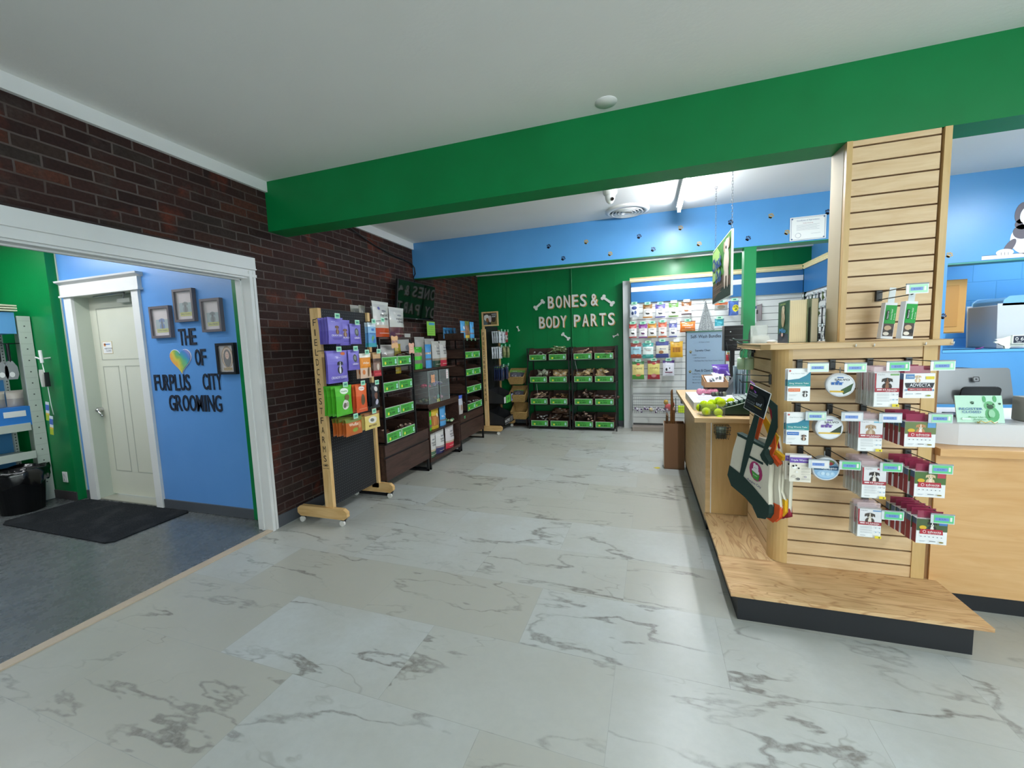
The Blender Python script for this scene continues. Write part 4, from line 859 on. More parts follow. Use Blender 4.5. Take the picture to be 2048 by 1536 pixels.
# ---- checkout counter
t=thing('checkout_counter','maple checkout counter with black plinth beside the pillar','counter',(.7,4.2,0))
G().box(.452,1.0,3.375,5.10,.11,.865,M('cfc0a0',.4)).obj('carcass',t,world=True)
G().box(.446,.452,3.375,5.10,.085,.865,maple).obj('side_panel',t,world=True)
G().box(.484,.745,3.368,3.375,.152,.865,mapleV).obj('end_panel',t,world=True)
G().box(.446,.484,3.366,3.375,.152,.865,maple).obj('end_stile',t,world=True)
G().box(.480,.486,3.362,3.368,.152,.865,M('e6e6e6',.3,.3)).obj('corner_strip',t,world=True)['label']='white metal edge strip'
G().box(.458,1.0,3.40,5.09,0,.11,M('14161b',.5)).obj('plinth',t,world=True)
G().box(.362,1.025,3.335,5.20,.865,.90,maple).obj('worktop',t,world=True,bevel=.002)
G().box(1.03,1.145,5.06,5.17,0,2.45,M('047c43',.45)).obj('wooden_post',world=True)
o=bpy.data.objects['wooden_post']; tag(o,'bright green square wooden post standing behind the checkout counter up to the blue beam','post')
# cardboard box with chews
t=thing('cardboard_box','tall brown cardboard box beside the checkout counter end','box',(.33,5.05,0))
g=G(); cb=M('7d5b40',.8); h=.535
for a in ((-.112,.108,-.09,-.085),(-.112,.108,.085,.09)): g.box(a[0],a[1],a[2],a[3],0,h,cb)
for a in ((-.112,-.107),(.103,.108)): g.box(a[0],a[1],-.085,.085,0,h,cb)
g.box(-.112,.108,-.09,.09,0,.006,cb); g.obj('box_walls',t)
G().box(-.1165,-.113,-.085,.085,.02,.52,M('d9cfc4',.5)).obj('side_label',t)['label']='pale printed side'
for i,(x,y,rz,L) in enumerate(((.30,5.02,.01,.90),(.32,5.0,.02,.70),(.27,5.06,-.02,.62))):
    g=G(); n=14; vs=[]; fs=[]
    for k in range(n+1):
        f=k/n; wd=(.020+.016*sin(pi*min(1,.25+f*.8))+.004*sin(11*f+i*2))*(1 if k<n else .75); th=.010+.003*sin(7*f+i); a=.9*f+.5*i; cx_=.008*sin(4*f+i)
        for (u,v) in ((-1,-.4),(-.3,-1),(.5,-.8),(1,-.1),(.6,.9),(-.5,1)): vs.append((cx_+wd*u*cos(a)-th*v*sin(a),wd*u*sin(a)+th*v*cos(a),f*L+(.02*u if k==n else 0)))
    for k in range(n):
        for q in range(6): fs.append((k*6+q,k*6+(q+1)%6,(k+1)*6+(q+1)%6,(k+1)*6+q))
    fs+=[(5,4,3,2,1,0),tuple(n*6+q for q in range(6))]; g.add(vs,fs,wood('dried_skin','4e3216','8a5f34',(14,14,3),.5) if i==0 else M(['','6f4a28','573818'][i],.6),False)
    tag(g.obj('dried_chew',loc=(x,y,.007),rot=(0,rz,0)),['long brown dried chew standing in the cardboard box, tallest','long brown dried chew leaning right in the cardboard box','long brown dried chew at the left in the cardboard box'][i],'chew')
g=G(); g.prism([(.03*cos(a*pi/5)*(1+.4*(a%2)),.025*sin(a*pi/5)*(1+.3*(a%3))) for a in range(10)],'z',0,.0012,M('c0b030',.6)); tag(g.obj('floor_stain',loc=(.14,4.98,0)),'small yellow scuff mark on the tiles left of the cardboard box','stain',kind='thing')

# ---- things on the counter
t=thing('flat_box','white flat printed carton lying on the counter behind the tennis balls','box',(.62,4.07,.90)); G().box(-.225,.30,-.37,.36,0,.068,M('e9eaec',.4)).obj('carton',t,bevel=.003)
g=G(); g.box(-.2,.27,-.33,.32,.068,.0695,M('eceef4',.4)); 
for k in range(4): g.box(-.17,.02,-.28+.07*k,-.245+.07*k,.0695,.070,M('9aa0b8'))
for k in range(3): g.tube([(.06+.02*k,-.28,.0705),(.03+.02*k,-.1,.0705)],.002,M('6a6e80'),4)
g.box(.12,.24,-.25,-.1,.0695,.070,M('7a7ea8')); g.text('TREATS', (-.08,.05,.0702), SX, SY, .04, M('6a70a0')); g.obj('top_sheet',t)
t=thing('ball_bin','clear plastic bin with dark green label holding tennis balls at the counter corner','bin',(.50,3.50,.90))
g=G(); a,b,c_,d_,h=-.085,.085,-.085,.10,.095
g.box(a,b,c_,c_+.003,0,h,clearM); g.box(a,b,d_-.003,d_,0,h,clearM); g.box(a,a+.003,c_,d_,0,h,clearM); g.box(b-.003,b,c_,d_,0,h,clearM); g.box(a,b,c_,d_,0,.003,clearM); g.obj('bin_walls',t)
g=G(); g.box(a-.0012,a,-.05,.05,.03,.08,M('1f4a30')); g.obj('bin_label',t)
ballM=NT('tennis_felt',.95,.1); _n=ballM.noise(ballM.pos(),300,2); ballM.bump(_n,.6,.005); ballM=ballM.out(ballM.ramp(_n,[(.3,'b4cf12'),(.7,'d2ea2a')]))
def ball_mesh():
    g=G(); g.sph((0,0,.032),.032,ballM,n=20,h=14); R_=.0322; pts=[]
    for k in range(32):
        a=2*pi*k/32; x=.72*cos(a)+.28*cos(3*a); y=.72*sin(a)-.28*sin(3*a); z=.9*sin(2*a)*.75; L=math.sqrt(x*x+y*y+z*z); pts.append((R_*x/L,R_*y/L,.032+R_*z/L))
    g.tube(pts,.0007,M('c9d68a',.8),4,True); return g
bp=[(.447,3.45,.903,'tennis ball in the clear bin, front left at the bottom'),(.52,3.452,.903,'tennis ball in the clear bin, front middle at the bottom'),(.45,3.52,.903,'tennis ball in the clear bin, left side of the bottom layer'),(.52,3.52,.903,'tennis ball in the clear bin, middle of the bottom layer'),(.49,3.565,.925,'tennis ball in the clear bin, back of the bottom layer'),
    (.443,3.455,.968,'tennis ball at the left front of the upper layer in the bin'),(.485,3.44,.965,'tennis ball nearest the aisle in the upper layer of the bin'),(.53,3.49,.962,'tennis ball at the right front of the upper layer in the bin'),(.445,3.53,.975,'tennis ball at the left back of the upper layer in the bin'),(.49,3.56,.988,'tennis ball in the middle back of the upper layer in the bin'),(.505,3.505,1.0,'tennis ball on the very top of the heap in the bin'),
    (.60,3.475,1.0,'tennis ball on the dark green tray, left one'),(.56,3.57,1.004,'tennis ball highest on the heap beside the green tray'),(.615,3.53,1.01,'tennis ball resting at the back of the dark green tray'),(.555,3.40,.901,'loose tennis ball on the counter in front of the dark green tray')]
b0=None
for i,(x,y,z,l) in enumerate(bp):
    if b0 is None: b0=ball_mesh().obj('tennis_ball',loc=(x,y,z),rot=(.3,.2,.5)); tag(b0,'yellow-green '+l,'ball','tennis balls on the counter')
    else: dup(b0,loc=(x,y,z),rot=(.7*i,.4*i,i),label='yellow-green '+l)
# green counter display
dgr=M('123a2a',.35); t=thing('tube_display','dark green tiered counter display with rows of tubes and a tall rounded header','display',(.69,3.56,.90))
g=G(); g.prism([(-.11,.012),(.12,.012),(.12,.13),(-.02,.08),(-.11,.055)],'y',-.10,.13,dgr); g.obj('tray_body',t); G().box(-.09,.14,-.08,.12,0,.012,blackM).obj('base',t)
g=G(); g.tube([(-.112,-.10,.057),(-.022,-.10,.083),(.12,-.10,.132)],.0025,M('c8dcd0')); g.tube([(-.112,-.10,.057),(-.112,.13,.057)],.0025,M('c8dcd0')); g.obj('edge_line',t)['label']='pale edge line'
for i in range(6):
    for j in range(5):
        x=-.09+.036*i; z=.066+.0085*i+(.0 if i<3 else .004); y=-.07+.042*j
        q=G(); q.cyl((-.014,0,0),(.014,0,.008),.0155,n=10,m=M('1c4a38',.3)); q.cyl((-.006,0,.0012),(.008,0,.0055),.0160,n=10,m=M('a9c4b4',.3))
        if i==0 and j==0: tb=q.obj('treat_tube',loc=(.69+x,3.56+y,.90+z+.012)); tag(tb,'short dark green tube with pale band lying in the green counter tray','tube','tubes in the green counter tray')
        else: dup(tb,loc=(.69+x,3.56+y,.90+z+.012))
g=G(); pts=[(-.10,.10),(-.10,.60)]+[(-.10+.115-.115*cos(a),.60+.07*sin(a)) for a in [k*pi/8 for k in range(1,8)]]+[(.13,.60),(.13,.10)]
g.prism(pts,'x',.10,.115,M('0f3a28',.35)); g.prism([(.02+(a-.02)*.9,.36+(b-.36)*.94) for a,b in pts],'x',.098,.10,M('123322',.3)); g.box(.115,.16,-.09,.12,.10,.55,blackM); g.obj('header_board',t)
g=G(); lt=M('5a9a5a',.4)
g.cyl((.097,.012,.60),(.098,.012,.60),.022,n=16,m=lt)
for k,s_ in enumerate(('FUEL','EARN','FOR','YOUR')): g.text(s_,(.0965,.012,.54-.045*k),-SY,SZ,.03,lt,w=.10)
g.box(.0965,.098,-.04,.06,.36,.362,lt); g.box(.0965,.098,-.05,.07,.30,.305,M('c0b890')); g.obj('header_print',t)
# cup of sticks
t=thing('stick_cup','clear square cup full of grey-blue sticks on the counter','cup',(.80,4.05,.90)); g=G()
for a in ((-.045,.045,-.04,-.037),(-.045,.045,.037,.04)): g.box(a[0],a[1],a[2],a[3],0,.10,clear2)
g.box(-.045,-.042,-.04,.04,0,.10,clear2); g.box(.042,.045,-.04,.04,0,.10,clear2); g.box(-.045,.045,-.04,.04,0,.004,clear2); g.obj('cup_walls',t)
sM=M('5f7078',.25); q=G().tube([(0,0,0),(0,0,.33)],.009,sM,8); q.sph((0,0,.335),.010,M('8fa0a4',.3),n=8,h=6); s0=None
for i in range(12):
    x=.80-.035+.023*(i%4); y=4.05-.026+.026*(i//4); rt=(.02*((i*7)%5-2),.03*((i*3)%5-1.5)*.6,0)
    if s0 is None: s0=q.obj('chew_stick',loc=(x,y,.905),rot=rt); tag(s0,'slim grey-blue wrapped stick standing in the clear cup','stick','grey-blue sticks in the clear cup')
    else: dup(s0,loc=(x,y,.905),rot=rt)
# cardboard tray with packets, purple pack, pink bone, terminal
t=thing('cardboard_tray','open shallow cardboard tray raised behind the pink bone toy','tray',(.645,4.30,1.04)); g=G(); cb2=M('b98f68',.8)
g.box(-.10,.09,-.12,.12,0,.005,cb2); g.prism([(-.12,0),(-.12,.055),(.12,.10),(.12,0)],'x',-.105,-.10,cb2); g.prism([(-.12,0),(-.12,.05),(.12,.09),(.12,0)],'x',.09,.095,cb2); g.box(-.10,.09,-.125,-.12,0,.05,cb2); g.box(-.10,.09,.12,.125,0,.10,cb2); g.obj('tray_walls',t)
tag(G().box(.56,.74,4.2,4.42,.968,1.04,M('2c2c2e',.6)).obj('riser_block',world=True),'dark block under the cardboard tray','block')
for i,(x,y,rz,c) in enumerate(((.62,4.24,.3,'e8e6ee'),(.67,4.28,-.2,'eae8f0'),(.705,4.33,.5,'e4e2ec'))):
    g=bag(.09,.12,.03,[(0,c)],[('r',.2,.2,.5,.5,'3a3844'),('t',.5,.7,.08,'CHICKEN','5a4a7a',.7),('r',.55,.25,.8,.6,'4a5a5a')],seed=i); tag(g.obj('treat_packet',loc=(x,y,1.06+.012*i),rot=(radians(-50),0,rz)),['white printed treat packet in the cardboard tray, left','white printed treat packet in the cardboard tray, middle','white printed treat packet in the cardboard tray, right'][i],'packet')
g=bag(.15,.13,.05,[(0,'4a2a86'),(.8,'5a3a98')],[('r',.2,.5,.8,.6,'6a4aa8')]); tag(g.obj('treat_pouch',loc=(.72,4.40,1.13),rot=(radians(-35),0,.1)),'purple pouch leaning over the back of the cardboard tray','pouch')
g=G(); g.tube([(0,0,.03),(.03,0,.034),(.06,0,.03),(.09,0,.034),(.13,0,.03)],lambda f: .024+.004*sin(20*f),M('e08aa6',.4),10); g.sph((0,0,.03),.03,M('e08aa6',.4)); g.sph((.13,0,.03),.03,M('e08aa6',.4))
for k in range(4): g.tube([(.01+.035*k,-.025,.03),(.02+.035*k,-.018,.05),(.03+.035*k,0,.058)],.003,M('f2c8d4',.3),5)
tag(g.obj('rope_toy',loc=(.50,4.20,.969)),'pink bumpy bone toy lying on the white flat carton','toy')
g=G(); g.prism([(-.05,0),(.03,0),(.09,.19),(.07,.20),(.04,.17),(-.05,.03)],'y',-.035,.035,M('55595c',.4)); g.prism([(-.03,.05),(.045,.16),(.043,.165),(-.032,.055)],'y',-.028,.028,M('3f5a4c',.3)); tag(g.obj('card_terminal',loc=(.76,4.22,.968),rz=.2,bevel=.004),'grey payment terminal tilted on the white carton','terminal')
g=G(); g.box(0,.17,0,.10,0,.004,whiteM); tag(g.obj('price_flag',loc=(.68,4.5,1.20),rot=(0,radians(35),0)),'pale tilted tablet edge behind the payment terminal','tablet')
g=G()
for k in range(4): g.sph((.03*k,.01*(k%2),.02),.022,M(['3a3a34','5c6a4a','2c2c2a','6a6a58'][k],.5))
tag(g.obj('cord_tangle',loc=(.60,4.08,.969)),'dark tangled clump of toys beside the terminal on the white carton','toys')
g=G(); g.box(-.07,.07,-.10,.10,0,.005,whiteM); g.box(-.06,.06,-.09,.09,.005,.01,M('dcdcea')); tag(g.obj('paper_stack',loc=(.865,3.95,.968),rz=.3),'white loose papers on the right end of the white carton','papers')
# black printer box on post side and pamphlets
t=thing('receipt_printer','black boxy machine standing behind the green post','machine',(.87,4.75,.90)); G().box(-.02,.02,-.02,.02,0,.46,blackM).obj('stand',t); G().box(-.085,.085,-.07,.07,.46,.72,M('17181b',.3)).obj('housing',t,bevel=.006)
g=G(); 
for z in (.52,.58,.62,.68): g.box(-.08,.08,-.073,-.07,z,z+.004,M('4a4d52'))
g.box(-.085,.085,-.074,-.07,.715,.722,M('c8cacc')); g.sph((-.03,-.072,.655),.006,whiteM,n=8,h=6); g.obj('front_panel',t)
tag(G().tube([(.80,4.66,1.45),(.84,4.655,1.2),(.86,4.66,.97)],.0035,blackM).obj('cable',world=True),'thin black cable hanging in front of the red packs','cable')
for k in range(2):
    g=G(); g.tube([(0,0,0),(.02,0,-.012),(.09,0,-.016),(.16,0,-.012)],.006,M('3c4a44',.4)); tag(g.obj('leash_hook_end',loc=(.585+.02*k,3.18-.03*k,1.49-.025*k)),['dark green leash end on the high side hook, upper','dark green leash end on the high side hook, lower'][k],'leash')

# ---- hanging checkout sign
t=thing('hanging_sign','green photographic Check Out sign hanging on two chains','sign',(.66,4.10,1.83))
g=G(); g.prism([(-.45,0),(.45,.0),(.45,.51),(-.45,.51)],'x',-.008,.008,M('e8ece8',.4)); g.obj('sign_board',t)
def signm():
    t_=NT('sign_photo',.7,.15); v=t_.pos(); n=t_.noise(v,5,4)
    return t_.out(t_.ramp(n,[(.3,'1f4a1c'),(.5,'3d6a2c'),(.62,'17481f'),(.78,'7a8a54')]))
g=G(); P=lambda u,v,l: Vector((-.0083-l,.445-.89*u,.005+.5*v)); mt_=lambda c: M(c,.7,0,.15)
g.add([P(0,0,0),P(1,0,0),P(1,1,0),P(0,1,0)],[(0,1,2,3)],signm())
art(g,[('p',[(0,0),(1,0),(1,.16),(.6,.2),(0,.04)],mt_('1d2a22')),('p',[(0,.04),(.6,.2),(1,.16),(1,.3),(.7,.42),(0,.34)],mt_('4c4032')),('r',.05,.14,.55,.15,mt_('6a5844')),('r',.1,.2,.6,.21,mt_('3a3026')),('r',.02,.26,.55,.27,mt_('6a5844')),('p',[(0,.4),(.42,.42),(.5,.8),(.3,.98),(0,.95)],mt_('7c9a58')),
  ('e',.80,.58,.13,.24,mt_('b4a89a')),('e',.82,.84,.11,.10,mt_('c0b4a6')),('e',.74,.34,.04,.2,mt_('a89c8e')),('e',.88,.34,.04,.2,mt_('a89c8e')),('e',.71,.84,.04,.09,mt_('94826e')),('e',.93,.84,.04,.09,mt_('94826e')),('e',.80,.81,.03,.025,mt_('1c1816'))],P,.89,.5)
for tx,u,v,hh,ww in (('Check',.32,.70,.24,.56),('Out',.42,.44,.24,.34)):
    vs,fs,dm=text_geo(tx,0,.035,2); sc=hh*.5/dm[1]; sx=ww*.89/dm[0]; g.add([P(u+q[0]*sx/.89,v+q[1]*sc/.5,.011) for q in vs],fs,mt_('14305e'))
g.obj('sign_face',t)
for y,zb in ((-.42,.51),(.36,.51)):
    g=G(); n=26; z1=ZC-1.83
    for k in range(n):
        z=zb+(z1-zb)*(k+.5)/n; hh=(z1-zb)/n*.62; w1,w2=((.005,0) if k%2 else (0,.005))
        g.tube([(-w1,y-w2,z-hh),(-w1,y-w2,z+hh),(w1,y+w2,z+hh),(w1,y+w2,z-hh)],.0013,M('55595c',.35,.8),4,True)
    g.tube([(.012*cos(a),y,z1-.012+.012*sin(a)) for a in [k*pi/5 for k in range(10)]],.002,M('55595c',.35,.8),4,True)
    g.obj('chain',t)

# ---- register counter
t=thing('register_counter','oak laminate register counter with black plinth at the right edge','counter',(2.1,3.0,0))
G().box(1.466,3.0,2.69,3.35,.09,.845,oak).obj('front_panel',t,world=True); G().box(1.46,1.466,2.70,3.35,.09,.845,M('8a6440',.5)).obj('side_panel',t,world=True); G().box(1.50,3.0,2.70,3.3,0,.09,M('15171c',.5)).obj('plinth',t,world=True)  # side panel brown is darkened to stand for shade next to the pillar
G().box(1.463,3.0,2.655,3.36,.845,.885,oak).obj('worktop',t,world=True,bevel=.002)
t=thing('white_riser','white box-shaped riser under the register on the oak counter','riser',(2.0,3.0,.885)); G().prism([(1.585,2.75),(3.0,2.75),(3.0,3.34),(1.466,3.34),(1.466,2.80)],'z',.886,1.0,M('d9d8da',.4)).obj('riser_body',t,world=True,bevel=.002)
t=thing('register_screen','grey tablet register seen from behind with square rounded logo','register',(1.77,3.02,1.0))
g=G(); rr=.018; gr=M('7d8083',.3,.4)
def rrect(w_,h,r,n=5):
    P=[]
    for cx_,cz_,a0 in ((w_/2-r,h/2-r,0),(-w_/2+r,h/2-r,pi/2),(-w_/2+r,-h/2+r,pi),(w_/2-r,-h/2+r,1.5*pi)):
        for k in range(n+1): P.append((cx_+r*cos(a0+k*pi/2/n),cz_+r*sin(a0+k*pi/2/n)))
    return P
g.prism([(x,z) for x,z in rrect(.365,.205,.014)],'y',-.006,.006,gr); T=Matrix.Translation((-.02,-.035,.175))@Matrix.Rotation(radians(-14),4,'X'); g.xf(T); g.obj('screen',t)
g=G(); ink=M('26282b',.4)
for a,r_,m_,l in ((.030,.006,ink,.0063),(.021,.004,gr,.0066),(.0095,.002,ink,.0069)): g.prism(rrect(a,a,r_),'y',-l,-.0061,m_)
g.xf(Matrix.Translation((-.005,-.035,.185+.03))@Matrix.Rotation(radians(-14),4,'X')); g.xf(Matrix.Translation((.008,-.0085,.0))); g.obj('logo',t)
g=G(); g.prism(rrect(.165,.16,.02),'y',-.01,.0,M('2a2c2f',.3)); g.xf(Matrix.Translation((.0,-.075,.10))@Matrix.Rotation(radians(12),4,'X')); g.box(-.08,.10,-.10,.06,.001,.012,M('2a2c2f',.35)); g.obj('stand',t,bevel=.002)
t=thing('register_sign','green and white REGISTER CLOSED card with a bulldog propped on a small easel','sign',(1.695,2.79,1.002))
g=G(); g.box(-.097,.097,-.002,.002,0,.145,M('d9efe2',.3)); P=lambda u,v,l: Vector(((u-.5)*.194,-.0022-l,v*.145)); gd='5fae72'
art(g,[('r',0,0,1,1,'c4ead4'),('e',.76,.3,.15,.28,gd),('e',.72,.62,.12,.17,'6fb880'),('e',.62,.86,.04,.12,gd),('e',.84,.87,.04,.12,gd),('e',.73,.58,.07,.08,'2c4a34'),('e',.68,.67,.02,.025,'203428'),('e',.79,.67,.02,.025,'203428'),('e',.74,.33,.07,.15,'9ad0a8'),('t',.31,.5,.085,'REGISTER','2c5f9a',.50),('t',.32,.385,.085,'CLOSED','2c5f9a',.40),('t',.5,.2,.06,'Please Use Other','4f9a5c',.52),('t',.48,.11,.06,'Register','4f9a5c',.26),('p',[(.08,.13),(.13,.19),(.13,.16),(.28,.16),(.28,.1),(.13,.1),(.13,.07)],'e4f4ea')],P,.194,.145)
g2=G(); 
for (u,v,s_) in ((.36,.72,.012),(.93,.69,.008)):
    paw_geo(g2,(u-.5)*.194,0,v*.145,s_,M('27553a'),.3)
g2.v=[(a,b-.0058,c) for a,b,c in g2.v]; g.add(g2.v,g2.f,M('27553a'))
g.xf(Matrix.Rotation(radians(-14),4,'X')); g.obj('sign_card',t)
g=G(); br=M('c8b87a',.25,.7)
g.tube([(-.03,-.03,.004),(-.02,-.035,.016),(0,-.036,.006),(.02,-.035,.016),(.035,-.034,.004),(.05,-.03,.01)],.003,br); g.tube([(-.02,-.03,.004),(0,.05,.004),(0,.06,.10)],.003,br); g.obj('easel',t)['label']='small pale brass easel'
tag(G().box(1.905,2.0,2.83,2.93,1.001,1.13,M('8f9088',.4)).obj('card_reader_box',world=True,bevel=.004),'small grey machine at the right edge of the white riser','machine')

# ---- recess things
t=thing('wall_cabinet','oak wall cabinet with a panelled door seen through the pass-through','cabinet',(2.8,5.6,1.46)); o_=M('cf9a55',.4); G().box(2.50,3.10,5.40,5.845,1.46,2.0,M('c8934f',.4)).obj('carcass',t,world=True)
g=G(); g.box(2.51,3.092,5.385,5.40,1.47,1.995,o_); d2=g.obj('door',t,world=True,bevel=.003); g=G(); g.box(2.57,3.03,5.378,5.386,1.525,1.94,M('c48d49',.4)); 
pn=g.obj('door_panel',world=True,bevel=.004); pn.parent=d2; pn.location=pn.location-t.location-(d2.location)
t=thing('storage_bin','large pale grey bin with blue lid standing on the pass-through sill','bin',(3.5,5.45,1.30)); G().prism([(-.22,0),(.3,0),(.3,.42),(-.235,.42)],'y',-.2,.2,M('c9ced2',.4)).obj('bin_body',t,bevel=.012); G().prism([(-.20,.42),(.3,.42),(.3,.50),(-.16,.49),(-.195,.46)],'y',-.2,.2,M('7fb6de',.35)).obj('lid',t,bevel=.01)
t=thing('pig_calendar','white wooden pig-shaped block calendar reading 06 MAY on the pass-through sill','calendar',(3.32,5.13,1.30))
g=G(); pts=[(-.12,.05),(-.145,.055),(-.15,.065),(-.125,.075),(-.14,.09),(-.12,.095),(-.09,.10),(-.05,.115),(0,.12),(.07,.12),(.13,.10),(.155,.07),(.15,.04),(.12,.03),(.11,.0),(.08,.0),(.08,.02),(-.03,.02),(-.04,0),(-.07,0),(-.075,.025),(-.10,.035)]
g.prism(pts,'y',-.01,.01,M('e9efe6',.5)); g.obj('pig_body',t)
G().box(-.035,.06,-.03,-.01,.045,.125,M('e9eee8',.5)).obj('number_blocks',t); g=G(); g.box(-.028,.054,-.0315,-.03,.052,.117,M('2a2e3c',.5)); g.text('0 6',(.013,-.032,.09),SX,SZ,.032,whiteM,w=.058); g.text('MAY',(.013,-.032,.061),SX,SZ,.012,whiteM,w=.035); g.obj('date_face',t)
tag(G().tube([(3.05,5.15,1.303),(3.08,5.14,1.308),(3.11,5.15,1.318)],.006,M('7a3a8a')).obj('pen',world=True),'small purple pen on the pass-through sill left of the pig calendar','pen')
tag(G().box(2.62,2.90,4.9,5.04,1.12,1.135,M('3c4044',.5)).obj('dark_shelf',world=True),'thin dark shelf edge on the blue wall right of the pillar','shelf')
# ================================================================ LEFT WALL DISPLAYS
RZ = pi/2      # things on the left wall face +x
greenTag = M('74c49a',.4)
lblG = M('46a03c',.4); lblB = M('bcd8bc',.4)
def price_label(w_, h_, txt, name='price_label', parent=None, at=(0,0,0), lab=None):
    g=G(); g.box(-w_/2,w_/2,-.002,0,0,h_,lblB); e=.006
    P=lambda u,v,l: Vector(((u-.5)*w_,-.002-l,v*h_))
    art(g,[('r',.02,.06,.98,.94,'3f9c38'),('t',.36,.72,.17,txt[0],'173a16',.5),('t',.46,.34,.28,txt[1],'173a16',.34),('e',.2,.34,.055,.16,'d8d43a'),('e',.88,.6,.05,.13,'a8d8d0'),('e',.88,.35,.06,.15,'a8d8d0'),('r',.8,.1,.97,.16,'1f5a3a')],P,w_,h_)
    o=g.obj(name,parent,loc=at); return o
names=[('Chicken Feet','2.79'),('Duck Neck','5.17'),('Liver Bites','3.99'),('Collagen Roll','4.25'),('Sweet Potato','3.49'),('Trachea','2.99'),('Lamb Ear','1.99'),('Beef Tail','8.99'),('Pig Ear','3.25'),('Bully Bites','9.49'),('Cow Ear','2.49'),('Cod Skin','6.99'),('Knee Cap','4.99'),('Marrow','7.99'),('Antler','11.99'),('Hoof','1.79')]
def tray_rack(label, loc, rz, W, D, zs, H, ncol, h_front=.105, h_back=.20, gap=.02, feet=True, pick=0):
    """black metal frame with tilted walnut trays; local front is -y, x across"""
    t=thing('tray_rack',label,'rack',loc,rz=rz)
    g=G(); r=.009
    for sx in (-1,1):
        for y in (-D/2,D/2): g.box(sx*W/2-r,sx*W/2+r,y-r,y+r,0,H,blackM)
        for z in zs: g.box(sx*W/2-r*.7,sx*W/2+r*.7,-D/2,D/2,z-.012,z-.002,blackM)
        g.box(sx*W/2-r,sx*W/2+r,-D/2,D/2,H-.01,H,blackM)
    for z in zs: g.box(-W/2,W/2,-D/2-.004,-D/2+.004,z-.014,z-.004,blackM); g.box(-W/2,W/2,D/2-.006,D/2+.002,z-.014,z-.004,blackM)
    g.obj('frame',t); k=pick; cw=(W-.03)/ncol
    for z in zs:
        for c in range(ncol):
            x0=-W/2+.012+c*cw+.003; x1=x0+cw-.004; g=G()
            g.box(x0,x1,-D/2+.002,D/2-.01,z,z+.008,darkX); g.box(x0,x1,-D/2+.002,-D/2+.012,z,z+h_front,darkX); g.box(x0,x1,D/2-.02,D/2-.01,z,z+h_back,darkX)
            for xx in (x0,x1-.008): g.prism([(-D/2+.002,z),(D/2-.01,z),(D/2-.01,z+h_back),(-D/2+.09,z+h_back),(-D/2+.002,z+h_front)],'x',xx,xx+.008,darkX)
            tr=g.obj('tray',t); w_=min(x1-x0-.01,.30) if ncol==2 else (x1-x0)-.01
            price_label(w_*(.99 if ncol==2 else .49),h_front*.92,names[k%16],parent=tr,at=((x0+x1)/2-.004 if ncol==2 else (x0*.75+x1*.25),-D/2+.0015,z+.004)); k+=1
            if ncol==1: price_label(w_*.49,h_front*.92,names[k%16],parent=tr,at=(x0*.25+x1*.75,-D/2+.0015,z+.004)); k+=1
    return t
# --- chews (one of each kind, then copies)
def chew(kind):
    g=G()
    if kind=='bone':
        g.tube([(-.05,0,.016),(0,.004,.018),(.05,0,.016)],.012,M('8a6a48',.5),7)
        for s_ in (-1,1): g.sph((s_*.055,.010,.016),.015,M('96744e',.5),n=7,h=5); g.sph((s_*.055,-.010,.016),.015,M('96744e',.5),n=7,h=5)
    elif kind=='stick': g.tube([(-.07,0,.01),(-.02,.004,.013),(.03,-.003,.011),(.075,0,.01)],.0095,M('c8a68a',.4),6); g.cyl((.01,0,.0),(.04,0,.0225),.004,m=M('d8d4cc'),n=6)
    elif kind=='ear':
        g.add([(-.05,-.03,.005),(0,-.04,.02),(.05,-.01,.012),(.06,.02,.02),(0,.04,.008),(-.05,.03,.018)],[(0,1,2,3,4,5),(5,4,3,2,1,0)],M('5a3a26',.5)); g.tube([(-.05,-.03,.005),(0,-.04,.02),(.05,-.01,.012),(.06,.02,.02),(0,.04,.008),(-.05,.03,.018)],.004,M('6a4630',.5),5,True)
    elif kind=='pack': return bag(.085,.10,.022,[(0,'c8a878'),(.3,'d8bc8c'),(.8,'b8945c')],[('r',.3,.3,.65,.6,'e8e0d4')],stand=False,rough=.2)
    elif kind=='foil': return bag(.075,.085,.022,[(0,'a9aa90'),(.4,'c2c4aa')],[('r',.2,.4,.5,.7,'e8e8e0')],rough=.15)
    elif kind=='twist':
        g.tube([(.05*math.sin(k*.9)*.3-.06+.012*k,.012*cos(k*1.6),.014+.004*sin(k*2)) for k in range(11)],.0085,M('7a8a5a',.4),6); g.box(-.01,.012,-.012,.012,.02,.022,M('dfe8dc'))
    elif kind=='hoof': g.lathe((0,0,0),[(.001,0),(.03,0),(.026,.035),(.018,.04),(.001,.04)],M('4a3a30',.4),9); g.sph((.01,.0,.035),.02,M('b89a86',.4),(1.2,.8,.6),7,5)
    elif kind=='slab': g.tube([(-.10,0,.02),(-.05,.006,.026),(0,-.004,.022),(.05,.006,.026),(.10,0,.02)],lambda f: .02+.006*sin(8*f),M('4f3626',.45),7); g.box(-.02,.02,-.018,.012,.044,.047,M('dcdcd8'))
    elif kind=='chip': g.sph((0,0,.02),.022,M('8c8684',.35),(1.3,.9,.6),7,5); g.sph((.018,.008,.022),.012,M('d8d4d2',.3),n=6,h=4)
    return g
CH={}
